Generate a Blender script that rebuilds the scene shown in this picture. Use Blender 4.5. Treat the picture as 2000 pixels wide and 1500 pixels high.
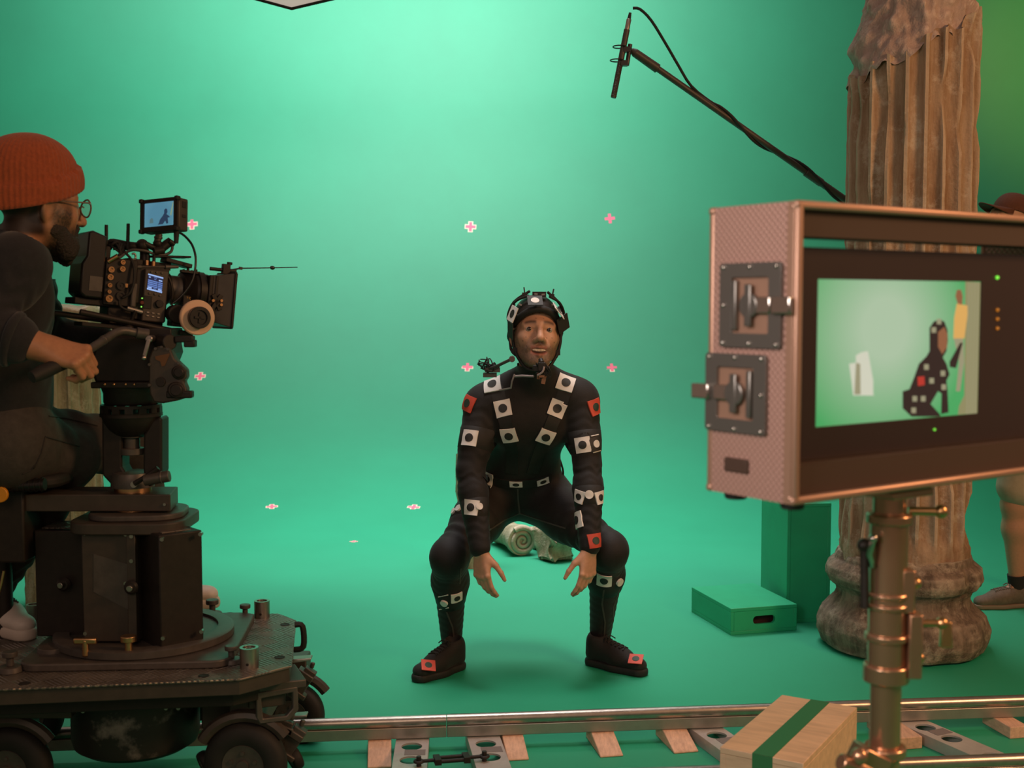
import bpy, bmesh, math, random
import numpy as np
from mathutils import Vector, Matrix, Euler, noise
from mathutils.bvhtree import BVHTree
for o in list(bpy.data.objects): bpy.data.objects.remove(o)
SC = bpy.context.scene
COL = SC.collection
V = Vector
PI = math.pi
R = math.radians
random.seed(7)

# ------------------------------------------------------------ camera
F = 2393.0
PITCH = R(3.8)
EYE = V((0, 0, 1.43))
cd = bpy.data.cameras.new('camera')
cd.sensor_width = 36; cd.lens = 36 * F / 2000
cd.clip_start = .05; cd.clip_end = 100
cd.dof.use_dof = True; cd.dof.focus_distance = 4.55; cd.dof.aperture_fstop = 4.6
co = bpy.data.objects.new('camera', cd); COL.objects.link(co)
co.location = EYE; co.rotation_euler = (PI/2 - PITCH, 0, 0)
SC.camera = co
# ------------------------------------------------------------ view, world
SC.view_settings.view_transform = 'Standard'
SC.view_settings.look = 'None'
SC.view_settings.gamma = 1
SC.view_settings.use_curve_mapping = False
SC.view_settings.exposure = 0.0
w = bpy.data.worlds.new('studio_ambient'); SC.world = w; w.use_nodes = True
bg = w.node_tree.nodes['Background']
bg.inputs[0].default_value = (1.0, .64, .48, 1); bg.inputs[1].default_value = .20
# ------------------------------------------------------------ studio lights
def area(name, loc, target, size, power, color, size_y=None, spread=180):
    l = bpy.data.lights.new(name, 'AREA'); l.energy = power; l.color = color
    l.size = size; l.spread = R(spread)
    if size_y: l.shape = 'RECTANGLE'; l.size_y = size_y
    o = bpy.data.objects.new(name, l); COL.objects.link(o); o.location = loc
    o.rotation_euler = (V(target) - V(loc)).to_track_quat('-Z', 'Y').to_euler()
    return o
def spot(name, loc, target, power, color, angle, blend=1, r=.3):
    l = bpy.data.lights.new(name, 'SPOT'); l.energy = power; l.color = color
    l.spot_size = R(angle); l.spot_blend = blend; l.shadow_soft_size = r
    o = bpy.data.objects.new(name, l); COL.objects.link(o); o.location = loc
    o.rotation_euler = (V(target) - V(loc)).to_track_quat('-Z', 'Y').to_euler()
    return o
area('overhead_soft_light', (-.3, 7.1, 5.2), (-.3, 7.0, 0), 4.2, 84, (1, .96, .96), 1.8, spread=66)
area('actor_top_light', (.2, 4.3, 4.4), (.05, 4.6, 1.0), 1.0, 5, (1, .93, .88), spread=40)
area('wall_wash_light', (-1.2, 7.7, 5.2), (-1.2, 10.3, 2.8), 5.8, 108, (1, .95, .95), .8, spread=130)
area('wall_beam_light', (-.7, 6.3, 4.1), (-.8, 10.3, 3.6), 2.4, 62, (1, .92, .96), .8, spread=90)
area('warm_side_light', (3.6, 1.6, 3.0), (1.2, 3.2, 1.0), .8, 95, (1, .52, .24))
area('warm_front_light', (-.4, -1.8, 3.2), (-.6, 4.0, .8), 1.6, 32, (1, .68, .48))
area('near_fill_light', (-1.3, .3, 2.1), (.45, 1.75, 1.35), .9, 10, (1, .86, .80), spread=80)
spot('orange_flare_spot', (3.6, 7.8, 3.6), (5.0, 10.6, 3.6), 330, (1, .36, .08), 70, 1, .3)  # added lamp; its orange tint on the wall imitates lens flare
# ------------------------------------------------------------ pixel helpers (photo frame 2000x1500)
CF = V((0, math.cos(PITCH), -math.sin(PITCH))); CU = V((0, math.sin(PITCH), math.cos(PITCH)))
def ray(px, py): return (V((1, 0, 0)) * ((px - 1000) / F) + CU * ((750 - py) / F) + CF)
def at(px, py, Y):
    d = ray(px, py); return EYE + d * (Y / d.y)
def atz(px, py, z):
    d = ray(px, py); return EYE + d * ((z - EYE.z) / d.z)
def onplane(px, py, p, n):
    d = ray(px, py); return EYE + d * ((p - EYE).dot(n) / d.dot(n))

# ------------------------------------------------------------ objects
def tag(o, label=None, cat=None, group=None, kind=None):
    if label: o['label'] = label
    if cat: o['category'] = cat
    if group: o['group'] = group
    if kind: o['kind'] = kind
    return o
def thing(name, label, cat, loc=(0, 0, 0), rot=(0, 0, 0), group=None):
    o = bpy.data.objects.new(name, None); COL.objects.link(o)
    o.empty_display_size = .05
    o.location = loc; o.rotation_euler = rot
    return tag(o, label, cat, group)
def wm(o):
    m = o.matrix_basis.copy()
    while o.parent: o = o.parent; m = o.matrix_basis @ m
    return m
def frame(x, y, z, o=(0, 0, 0)):
    m = Matrix((x, y, z)).transposed().to_4x4(); m.translation = V(o); return m
def link_mesh(me, name, mats, parent=None, local=False):
    ms = mats if isinstance(mats, (list, tuple)) else [mats]
    for m in ms: me.materials.append(m)
    if parent is not None and not local: me.transform(wm(parent).inverted())
    o = bpy.data.objects.new(name, me); COL.objects.link(o)
    if parent is not None: o.parent = parent
    return o
def smooth_mesh(me, ang=40):
    me.shade_smooth()
    if ang < 180: me.set_sharp_from_angle(angle=R(ang))
def axes_from(d, hint=(0, 0, 1)):
    z = V(d).normalized(); h = V(hint)
    if abs(z.dot(h.normalized())) > .98: h = V((1, 0, 0)) if abs(z.x) < .9 else V((0, 1, 0))
    x = h.cross(z).normalized(); y = z.cross(x)
    return x, y, z

class MB:
    def __init__(s): s.bm = bmesh.new(); s.mi = 0; s.M = Matrix()
    def mesh(s, vs, fs, M=None):
        T = s.M if M is None else s.M @ M
        bv = [s.bm.verts.new(T @ V(v)) for v in vs]; out = []
        for f in fs:
            try:
                q = s.bm.faces.new([bv[i] for i in f]); q.material_index = s.mi; out.append(q)
            except ValueError: pass
        return bv
    def box(s, c, size, rot=None, taper=1.0):
        c = V(c); a, b, h = [q / 2 for q in size]
        vs = [V((x * a * (taper if z > 0 else 1), y * b * (taper if z > 0 else 1), z * h)) for z in (-1, 1) for y in (-1, 1) for x in (-1, 1)]
        M = Matrix.Translation(c)
        if rot is not None: M = M @ (rot.to_4x4() if isinstance(rot, Matrix) else Euler(rot).to_matrix().to_4x4())
        s.mesh(vs, [(0, 2, 3, 1), (4, 5, 7, 6), (0, 1, 5, 4), (2, 6, 7, 3), (0, 4, 6, 2), (1, 3, 7, 5)], M); return s
    def cyl(s, a, b, r1, r2=None, n=24, cap=True):
        a, b = V(a), V(b); r2 = r1 if r2 is None else r2
        x, y, z = axes_from(b - a)
        vs = []
        for p, r in ((a, r1), (b, r2)):
            for i in range(n):
                t = 2 * PI * i / n; vs.append(p + (x * math.cos(t) + y * math.sin(t)) * r)
        fs = [(i, (i + 1) % n, n + (i + 1) % n, n + i) for i in range(n)]
        if cap: fs += [tuple(range(n - 1, -1, -1)), tuple(range(n, 2 * n))]
        s.mesh(vs, fs); return s
    def pipe(s, a, b, ro, ri, n=28):
        a, b = V(a), V(b); L = (b - a).length
        return s.lathe([(ri, 0), (ro, 0), (ro, L), (ri, L), (ri, 0)], a, b - a, n)
    def lathe(s, prof, o=(0, 0, 0), d=(0, 0, 1), n=32, fn=None, hint=(0, 0, 1)):
        x, y, z = axes_from(d, hint); o = V(o); vs = []; m = len(prof)
        for (r, h) in prof:
            for i in range(n):
                t = 2 * PI * i / n
                p = o + (x * math.cos(t) + y * math.sin(t)) * max(r, 1e-5) + z * h
                if fn: p = fn(p, t, r, h)
                vs.append(p)
        fs = []
        for j in range(m - 1):
            for i in range(n):
                k = (i + 1) % n; fs.append((j * n + i, j * n + k, (j + 1) * n + k, (j + 1) * n + i))
        if prof[0][0] > 1e-4 and prof[0] != prof[-1]: fs.append(tuple(range(n - 1, -1, -1)))
        if prof[-1][0] > 1e-4 and prof[0] != prof[-1]: fs.append(tuple(range((m - 1) * n, m * n)))
        s.mesh(vs, fs); return s
    def tube(s, pts, r, n=10, smooth=0, cap=True):
        pts = [V(p) for p in pts]
        rs = list(r) if isinstance(r, (list, tuple)) else [r] * len(pts)
        if smooth:
            q = []; qr = []
            for i in range(len(pts) - 1):
                p0 = pts[max(i - 1, 0)]; p1 = pts[i]; p2 = pts[i + 1]; p3 = pts[min(i + 2, len(pts) - 1)]
                for j in range(smooth):
                    t = j / smooth
                    q.append(.5 * ((2 * p1) + (p2 - p0) * t + (2 * p0 - 5 * p1 + 4 * p2 - p3) * t * t + (3 * p1 - p0 - 3 * p2 + p3) * t ** 3))
                    qr.append(rs[i] * (1 - t) + rs[i + 1] * t)
            q.append(pts[-1]); qr.append(rs[-1]); pts, rs = q, qr
        vs = []; m = len(pts); px = None
        for i, p in enumerate(pts):
            d = (pts[min(i + 1, m - 1)] - pts[max(i - 1, 0)]).normalized()
            if px is None: x, y, _ = axes_from(d)
            else:
                x = px - d * px.dot(d)
                x = x.normalized() if x.length > 1e-6 else axes_from(d)[0]
                y = d.cross(x)
            px = x
            for k in range(n):
                t = 2 * PI * k / n; vs.append(p + (x * math.cos(t) + y * math.sin(t)) * rs[i])
        fs = [(j * n + i, j * n + (i + 1) % n, (j + 1) * n + (i + 1) % n, (j + 1) * n + i) for j in range(m - 1) for i in range(n)]
        if cap: fs += [tuple(range(n - 1, -1, -1)), tuple(range((m - 1) * n, m * n))]
        s.mesh(vs, fs); return s
    def ball(s, c, r, rot=None, nu=20, nv=12, fn=None):
        r = (r, r, r) if not isinstance(r, (tuple, list, Vector)) else r
        vs = []; c = V(c)
        for j in range(nv + 1):
            ph = PI * j / nv
            for i in range(nu):
                t = 2 * PI * i / nu
                p = V((r[0] * math.sin(ph) * math.cos(t), r[1] * math.sin(ph) * math.sin(t), r[2] * math.cos(ph)))
                if rot is not None: p = rot @ p
                p = c + p
                vs.append(fn(p) if fn else p)
        fs = [(j * nu + i, (j + 1) * nu + i, (j + 1) * nu + (i + 1) % nu, j * nu + (i + 1) % nu) for j in range(nv) for i in range(nu)]
        s.mesh(vs, fs); return s
    def prism(s, poly, z0, z1, M=None):
        n = len(poly)
        vs = [V((p[0], p[1], z0)) for p in poly] + [V((p[0], p[1], z1)) for p in poly]
        fs = [tuple(range(n - 1, -1, -1)), tuple(range(n, 2 * n))] + [(i, (i + 1) % n, n + (i + 1) % n, n + i) for i in range(n)]
        s.mesh(vs, fs, M); return s
    def plate(s, outlines, z0, z1, M=None):
        """flat plate with real holes: first outline outer, rest holes (2D points)"""
        cu = bpy.data.curves.new('tmp', 'CURVE'); cu.dimensions = '2D'; cu.fill_mode = 'BOTH'
        cu.extrude = abs(z1 - z0) / 2
        for ol in outlines:
            sp = cu.splines.new('POLY'); sp.points.add(len(ol) - 1); sp.use_cyclic_u = True
            for p, q in zip(sp.points, ol): p.co = (q[0], q[1], 0, 1)
        s._curve(cu, Matrix.Translation((0, 0, (z0 + z1) / 2)) if M is None else M @ Matrix.Translation((0, 0, (z0 + z1) / 2)))
        return s
    def _curve(s, cu, M):
        ob = bpy.data.objects.new('tmp', cu); COL.objects.link(ob)
        dg = bpy.context.evaluated_depsgraph_get()
        me = bpy.data.meshes.new_from_object(ob.evaluated_get(dg))
        s.mesh([v.co.copy() for v in me.vertices], [tuple(p.vertices) for p in me.polygons], M)
        bpy.data.objects.remove(ob); bpy.data.curves.remove(cu); bpy.data.meshes.remove(me)
    def text(s, txt, size, M, depth=.0004):
        cu = bpy.data.curves.new('tmp', 'FONT'); cu.body = txt; cu.size = size; cu.extrude = depth
        cu.align_x = 'CENTER'; cu.align_y = 'CENTER'; s._curve(cu, M); return s
    def build(s, name, mats, parent=None, local=False, smooth=40, bevel=0, label=None, weld=True):
        if weld: bmesh.ops.remove_doubles(s.bm, verts=s.bm.verts, dist=1e-5)
        bmesh.ops.recalc_face_normals(s.bm, faces=s.bm.faces)
        me = bpy.data.meshes.new(name); s.bm.to_mesh(me); s.bm.free()
        if smooth: smooth_mesh(me, smooth)
        o = link_mesh(me, name, mats, parent, local)
        if bevel:
            b = o.modifiers.new('bevel', 'BEVEL'); b.width = bevel; b.segments = 2; b.limit_method = 'ANGLE'; b.angle_limit = R(40)
            b.harden_normals = False
        if label: o['label'] = label
        return o
def circle(cx, cy, r, n=28, ry=None):
    ry = r if ry is None else ry
    return [(cx + r * math.cos(2 * PI * i / n), cy + ry * math.sin(2 * PI * i / n)) for i in range(n)]
def rrect(w, h, r, n=5, cx=0, cy=0):
    out = []
    for (sx, sy, a0) in ((1, 1, 0), (-1, 1, 90), (-1, -1, 180), (1, -1, 270)):
        for i in range(n + 1):
            a = R(a0 + 90 * i / n)
            out.append((cx + sx * (w / 2 - r) + r * math.cos(a), cy + sy * (h / 2 - r) + r * math.sin(a)))
    return out

# ------------------------------------------------------------ materials
def mat(name, col, rough=.5, metal=0, spec=.5, var=None, bump=None, emit=None, estr=1, attr=None, coord='Object', stretch=None, two=None, alpha=None, sheen=0):
    m = bpy.data.materials.new(name); m.use_nodes = True
    nt = m.node_tree; N = nt.nodes; L = nt.links; b = N['Principled BSDF']
    b.inputs['Base Color'].default_value = (*col, 1); b.inputs['Roughness'].default_value = rough
    b.inputs['Metallic'].default_value = metal; b.inputs['Specular IOR Level'].default_value = spec
    if sheen: b.inputs['Sheen Weight'].default_value = sheen
    tc = N.new('ShaderNodeTexCoord'); mp = N.new('ShaderNodeMapping')
    L.new(tc.outputs[coord], mp.inputs[0])
    if stretch: mp.inputs['Scale'].default_value = stretch
    src = None
    if attr:
        a = N.new('ShaderNodeVertexColor'); a.layer_name = attr; src = a.outputs[0]
        L.new(src, b.inputs['Base Color'])
    if var:
        sc, amt = var
        n = N.new('ShaderNodeTexNoise'); n.inputs['Scale'].default_value = sc; n.inputs['Detail'].default_value = 6
        n.inputs['Roughness'].default_value = .65
        L.new(mp.outputs[0], n.inputs[0])
        if src:
            mx = N.new('ShaderNodeMix'); mx.data_type = 'RGBA'; mx.blend_type = 'MULTIPLY'; mx.inputs[0].default_value = 1
            cr = N.new('ShaderNodeValToRGB'); cr.color_ramp.elements[0].position = .3; cr.color_ramp.elements[1].position = .7
            cr.color_ramp.elements[0].color = (1 - amt,) * 3 + (1,); cr.color_ramp.elements[1].color = (1 + amt,) * 3 + (1,)
            L.new(n.outputs[0], cr.inputs[0]); L.new(src, mx.inputs[6]); L.new(cr.outputs[0], mx.inputs[7]); L.new(mx.outputs[2], b.inputs['Base Color'])
        else:
            cr = N.new('ShaderNodeValToRGB'); e = cr.color_ramp.elements
            c2 = two if two else tuple(min(1, c * (1 + amt)) for c in col)
            c1 = col if two else tuple(c * (1 - amt) for c in col)
            lo, hi = (amt if two else .3), (amt + .12 if two else .7)
            e[0].position = lo; e[1].position = hi; e[0].color = (*c1, 1); e[1].color = (*c2, 1)
            L.new(n.outputs[0], cr.inputs[0]); L.new(cr.outputs[0], b.inputs['Base Color'])
    if bump:
        sc, st = bump[:2]
        n = N.new('ShaderNodeTexNoise'); n.inputs['Scale'].default_value = sc; n.inputs['Detail'].default_value = 5
        L.new(mp.outputs[0], n.inputs[0])
        bp = N.new('ShaderNodeBump'); bp.inputs['Strength'].default_value = st
        bp.inputs['Distance'].default_value = bump[2] if len(bump) > 2 else .01
        L.new(n.outputs[0], bp.inputs['Height']); L.new(bp.outputs[0], b.inputs['Normal'])
    if emit:
        b.inputs['Emission Color'].default_value = (*emit, 1); b.inputs['Emission Strength'].default_value = estr
    return m
def s2l(r, g, b):
    f = lambda c: (c / 255 / 12.92) if c <= 10.3 else ((c / 255 + .055) / 1.055) ** 2.4
    return (f(r), f(g), f(b))
def glassy(name, col, alpha):
    m = mat(name, col, .05); b = m.node_tree.nodes['Principled BSDF']
    b.inputs['Alpha'].default_value = alpha; return m

M = {}
M['cyc'] = mat('green_cyclorama_paint', (.012, .315, .168), .56, spec=.60, var=(1.3, .05))
M['floor'] = mat('green_floor_paint', (.012, .315, .168), .56, spec=.60, var=(1.3, .05))
M['green_box'] = mat('green_painted_wood', (.012, .36, .17), .55, var=(6, .08))
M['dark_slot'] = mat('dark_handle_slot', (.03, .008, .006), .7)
M['pink'] = mat('pink_tape', s2l(240, 110, 140), .6)
M['tape_white'] = mat('white_tape_border', s2l(235, 225, 200), .6)
M['black'] = mat('black_anodised', (.016, .012, .010), .50, spec=.35, var=(40, .25))
M['black_plastic'] = mat('black_plastic', (.012, .010, .009), .35)
M['rubber'] = mat('black_rubber', (.010, .009, .008), .7, var=(30, .3))
M['brown_black'] = mat('dark_bronze_paint', (.045, .035, .027), .48, var=(25, .2))
M['dark_grey'] = mat('dark_grey_metal', (.085, .074, .066), .45, metal=.3, var=(30, .2))
M['steel'] = mat('brushed_steel', (.42, .38, .34), .33, metal=1, var=(30, .15))
M['chrome'] = mat('chrome', (.6, .56, .52), .14, metal=1)
M['alu'] = mat('aluminium', (.40, .37, .34), .42, metal=.85, var=(12, .12))
M['sleeper'] = mat('scuffed_sleeper_metal', (.46, .43, .41), .45, metal=.35, var=(12, .15))
M['brass'] = mat('brass_fitting', (.62, .36, .17), .3, metal=1)
M['suit'] = mat('black_stretch_fabric', (.0105, .0085, .0078), .72, spec=.35, var=(60, .2), bump=(350, .08), sheen=.06)
M['suit_seam'] = mat('grey_seam_thread', (.055, .046, .040), .7)
M['mwhite'] = mat('white_marker_card', (.70, .66, .63), .6)
M['mblack'] = mat('black_marker_dot', (.018, .017, .016), .6)
M['mred'] = mat('red_marker_card', (.55, .065, .035), .6)
M['mgreendot'] = mat('dark_green_dot', (.02, .045, .03), .6)
M['skin'] = mat('skin', (.5, .25, .15), .5, attr='tone', var=(90, .08), bump=(500, .06))
M['eye_white'] = mat('eye_white', (.34, .28, .23), .3)
M['iris'] = mat('brown_iris', (.02, .010, .006), .15)
M['teeth'] = mat('teeth', (.62, .52, .40), .3)
M['hair'] = mat('dark_brown_hair', (.022, .013, .008), .6, bump=(300, .6))
M['navy'] = mat('navy_knit', (.0105, .0105, .0135), .9, var=(90, .25), bump=(420, .15), sheen=.15)
M['denim'] = mat('grey_denim', (.042, .036, .032), .85, var=(45, .25), bump=(500, .15))
M['denim_blue'] = mat('blue_denim', (.035, .055, .095), .85, var=(45, .25), bump=(500, .15))
M['beanie'] = mat('rust_wool', (.29, .058, .015), .9, var=(120, .2), bump=(420, .25), sheen=.2)
M['white_leather'] = mat('white_leather', (.55, .50, .46), .45, var=(25, .06))
M['white_sole'] = mat('white_rubber_sole', (.50, .44, .39), .55)
M['wood'] = mat('pale_plywood', s2l(214, 182, 152), .55, var=(7, .16), stretch=(1, 6, 6))
M['ply_edge'] = mat('plywood_edge', s2l(150, 108, 74), .6, var=(30, .2), stretch=(1, 1, 8))
M['old_wood'] = mat('worn_pine', s2l(202, 164, 138), .65, var=(14, .22), stretch=(6, 1, 6))
M['green_tape'] = mat('green_tape', s2l(52, 118, 74), .45)
M['grey_tape'] = mat('grey_gaffer_tape', s2l(118, 110, 108), .5)
# ------------------------------------------------------------ setting: floor and curved green wall
WY = 10.3; CR = 3.0; HW = 8.5
f = MB()
f.mesh([(-HW, -3, 0), (HW, -3, 0), (HW, WY - CR, 0), (-HW, WY - CR, 0)], [(0, 1, 2, 3)])
floor = f.build('floor', M['floor'], smooth=0); tag(floor, kind='structure')
wl = MB(); prof = []
for i in range(25):
    a = PI / 2 * i / 24; prof.append((WY - CR + CR * math.sin(a), CR - CR * math.cos(a)))
prof += [(WY, CR + (6.6 - CR) * i / 6) for i in range(1, 7)]
vs = []; fs = []
for j, (y, z) in enumerate(prof): vs += [(-HW, y, z), (HW, y, z)]
for j in range(len(prof) - 1): fs.append((2 * j, 2 * j + 1, 2 * j + 3, 2 * j + 2))
wl.mesh(vs, fs)
wall = wl.build('wall_back', M['cyc'], smooth=180); tag(wall, kind='structure')

# tape crosses on the wall and floor
def cyc_at(px, py):
    p = atz(px, py, 0)
    if 0 < p.y < WY - CR: return p, V((0, 0, 1)), V((0, 1, 0))
    d = ray(px, py)
    for k in range(4000):
        t = 8 + k * .001
        q = EYE + d * t
        if q.z < CR:
            if (V((0, q.y - (WY - CR), q.z - CR))).length >= CR and q.y > WY - CR:
                n = -V((0, q.y - (WY - CR), q.z - CR)).normalized(); return q, n, V((0, n.z, -n.y))
        elif q.y >= WY: return q, V((0, -1, 0)), V((0, 0, 1))
def cross(px, py, label, s, rot=0, floorc=False, short=1.0):
    p, n, u = cyc_at(px, py)
    x = u.cross(n)
    if rot:
        Q = Matrix.Rotation(R(rot), 3, n); u = Q @ u; x = Q @ x
    t = tag(thing('tape_cross', None, None, p), label, 'tape mark', 'pink tracking crosses on the green screen')
    for nm, L, wd, h0, h1, m in (('border', s, s * .42, .0005, .002, 'tape_white'), ('tape', s * .86, s * .25, .002, .003, 'pink')):
        b = MB(); a = L / 2; c = wd / 2; k = short
        ol = [(-c, -a * k), (c, -a * k), (c, -c), (a, -c), (a, c), (c, c), (c, a * k), (-c, a * k), (-c, c), (-a, c), (-a, -c), (-c, -c)]
        b.prism(ol, h0, h1, frame(x, u, n, p)); b.build(nm, M[m], t, smooth=0)
cross(375, 438, 'pink tape cross on wall just right of the small on-camera monitor', .095, 4)
cross(919, 443, 'pink tape cross high on wall above the crouching performer, left of his head', .095, -3)
cross(1191, 427, 'pink tape cross high on wall under the hanging microphone', .098, 5)
cross(913, 717, 'pink tape cross on wall beside the performer\'s right shoulder cables', .09, -2)
cross(1195, 718, 'pink tape cross on wall beside the performer\'s red left shoulder marker', .09, 3)
cross(391, 735, 'pink tape cross on wall right of the camera\'s fluid head knobs', .085, 2)
cross(531, 990, 'pink tape cross on floor nearest the camera dolly column', .08, 10)
cross(808, 991, 'pink tape cross on floor just left of the performer\'s thigh', .085, -8)
cross(691, 1058, 'small pale tape cross on bare floor between dolly and performer', .05, 0)
cross(1445, 1036, 'pink tape cross on floor left of the tall green box', .10, 28)
# ------------------------------------------------------------ stone props
def plaster(name, c1, c2, c3, scale=5):
    m = bpy.data.materials.new(name); m.use_nodes = True
    nt = m.node_tree; N = nt.nodes; L = nt.links; b = N['Principled BSDF']; b.inputs['Roughness'].default_value = .8
    b.inputs['Specular IOR Level'].default_value = .25
    tc = N.new('ShaderNodeTexCoord'); mp = N.new('ShaderNodeMapping'); mp.inputs['Scale'].default_value = (1, 1, .16)
    L.new(tc.outputs['Object'], mp.inputs[0])
    n1 = N.new('ShaderNodeTexNoise'); n1.inputs['Scale'].default_value = scale * 3; n1.inputs['Detail'].default_value = 8; n1.inputs['Roughness'].default_value = .7
    L.new(mp.outputs[0], n1.inputs[0])
    n2 = N.new('ShaderNodeTexNoise'); n2.inputs['Scale'].default_value = scale * 1.7; n2.inputs['Detail'].default_value = 9; n2.inputs['Roughness'].default_value = .75
    L.new(tc.outputs['Object'], n2.inputs[0])
    r1 = N.new('ShaderNodeValToRGB'); e = r1.color_ramp.elements
    e[0].position = .38; e[1].position = .62; e[0].color = (*c1, 1); e[1].color = (*c2, 1)
    L.new(n1.outputs[0], r1.inputs[0])
    r2 = N.new('ShaderNodeValToRGB'); r2.color_ramp.elements[0].position = .52; r2.color_ramp.elements[1].position = .68
    L.new(n2.outputs[0], r2.inputs[0])
    mx = N.new('ShaderNodeMix'); mx.data_type = 'RGBA'
    L.new(r2.outputs[0], mx.inputs[0]); L.new(r1.outputs[0], mx.inputs[6]); mx.inputs[7].default_value = (*c3, 1)
    ge = N.new('ShaderNodeNewGeometry'); pr = N.new('ShaderNodeValToRGB'); pr.color_ramp.elements[0].position = .515; pr.color_ramp.elements[1].position = .60
    L.new(ge.outputs['Pointiness'], pr.inputs[0])
    mw_ = N.new('ShaderNodeMix'); mw_.data_type = 'RGBA'; L.new(pr.outputs[0], mw_.inputs[0]); L.new(mx.outputs[2], mw_.inputs[6]); mw_.inputs[7].default_value = (*[min(1, q * 1.25) for q in c3], 1)
    L.new(mw_.outputs[2], b.inputs['Base Color'])
    n3 = N.new('ShaderNodeTexNoise'); n3.inputs['Scale'].default_value = scale * 14; n3.inputs['Detail'].default_value = 6
    L.new(tc.outputs['Object'], n3.inputs[0])
    bp = N.new('ShaderNodeBump'); bp.inputs['Strength'].default_value = .5; bp.inputs['Distance'].default_value = .008
    L.new(n3.outputs[0], bp.inputs['Height']); L.new(bp.outputs[0], b.inputs['Normal'])
    return m
M['column'] = plaster('weathered_column_plaster', (.23, .135, .078), (.38, .27, .18), (.48, .39, .30))
M['column_core'] = plaster('broken_plaster_core', (.34, .25, .21), (.44, .33, .28), (.52, .42, .36), 9)
M['column_base'] = plaster('grimy_column_base', (.085, .062, .045), (.24, .18, .13), (.40, .33, .25), 6)
M['stone'] = plaster('pale_stone', (.20, .17, .10), (.34, .30, .20), (.44, .39, .29), 7)

def nz(p, s, a): return noise.noise(V(p) * s) * a
def flute(t, n, R0, dep):
    u = (t * n / (2 * PI)) % 1.0
    if u < .17: return R0
    q = (u - .585) / .415
    return R0 - dep * math.sqrt(max(0, 1 - q * q))
def shaft(mb, R0, R1, z0, z1, n, dep, ztop=None, core=None, seg=12, nv=70, seed=0, foot=.14):
    """fluted shaft; ztop(t) is the height at which the flutes break off"""
    ns = n * seg; vs = []; fs = []
    for j in range(nv + 1):
        v = j / nv
        for i in range(ns):
            t = 2 * PI * i / ns
            zt = ztop(t) if ztop else z1
            z = z0 + (zt - z0) * v
            Rr = R0 + (R1 - R0) * (z - z0) / (z1 - z0)
            d = dep
            if z - z0 < foot: d = dep * max(0, (z - z0 - foot * .55) / (foot * .45)) ** .5 if z - z0 > foot * .55 else 0
            r = flute(t, n, Rr, d)
            ridge = 1 - (Rr - r) / max(dep, 1e-6)
            p = V((math.cos(t) * r, math.sin(t) * r, z))
            k = noise.noise(V((p.x * 9 + seed, p.y * 9, p.z * 4.5)))
            k2 = noise.noise(V((p.x * 40 + seed, p.y * 40, p.z * 22)))
            r += k2 * .0035 - max(0, k - .05) * .045 * ridge
            if abs(z - (z0 + (z1 - z0) * .60)) < .008: r -= .006
            vs.append((math.cos(t) * r, math.sin(t) * r, z))
    for j in range(nv):
        for i in range(ns):
            k = (i + 1) % ns; fs.append((j * ns + i, j * ns + k, (j + 1) * ns + k, (j + 1) * ns + i))
    mb.mesh(vs, fs)
    return ns
# --- tall broken column on the right
cx, cy = 1.632, 5.05
colm = thing('broken_column', 'tall weathered fluted column with broken top standing behind the big monitor case', 'column', (cx, cy, 0))
mb = MB()
prof = [(.30, 0), (.325, .012), (.345, .06), (.345, .10), (.325, .15), (.298, .175), (.285, .19), (.272, .215), (.272, .24), (.286, .26), (.305, .275), (.316, .305), (.308, .34), (.285, .36), (.275, .365), (.27, .385), (.262, .40)]
pp = []
for i in range(len(prof) - 1):
    for k in range(3):
        t = k / 3; pp.append((prof[i][0] * (1 - t) + prof[i + 1][0] * t, prof[i][1] * (1 - t) + prof[i + 1][1] * t))
pp.append(prof[-1])
def rough(p, t, r, h):
    d = V((p.x, p.y, 0)).normalized() if r > .01 else V((0, 0, 0))
    return p + d * (nz(p, 7, .012) + nz(p, 28, .006) - max(0, nz(p, 11, 1) - .25) * .05)
mb.lathe(pp, (0, 0, 0), (0, 0, 1), 96, rough)
mb.build('column_base', M['column_base'], colm, local=True, smooth=60)
ztop = lambda t: 2.47 + .13 * math.cos(t) + .012 * math.sin(7 * t) + .045 * noise.noise(V((math.cos(t) * 5, math.sin(t) * 5, 2)))
mb = MB(); shaft(mb, .263, .258, .37, 2.5, 22, .030, ztop, seed=3)
mb.build('shaft', M['column'], colm, local=True, smooth=50)
mb = MB(); ns = 150; nv = 70; vs = []; fs = []
for j in range(nv + 1):
    for i in range(ns):
        t = 2 * PI * i / ns; zt = ztop(t) - .03
        z = zt + (3.35 - zt) * j / nv
        dz = z - zt
        face = max(0, -math.sin(t) * .75 - math.cos(t) * .45)
        r = .248 - dz * (.10 + .26 * face)
        p = V((math.cos(t) * r, math.sin(t) * r, z))
        r += nz(p, 5, .034) + nz(p, 14, .026) + nz(p, 34, .014) + nz(p, 80, .006)
        vs.append((math.cos(t) * max(r, .02), math.sin(t) * max(r, .02), z))
for j in range(nv):
    for i in range(ns):
        k = (i + 1) % ns; fs.append((j * ns + i, j * ns + k, (j + 1) * ns + k, (j + 1) * ns + i))
fs.append(tuple(nv * ns + i for i in range(ns)))
mb.mesh(vs, fs)
mb.build('broken_core', M['column_core'], colm, local=True, smooth=60)
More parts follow.
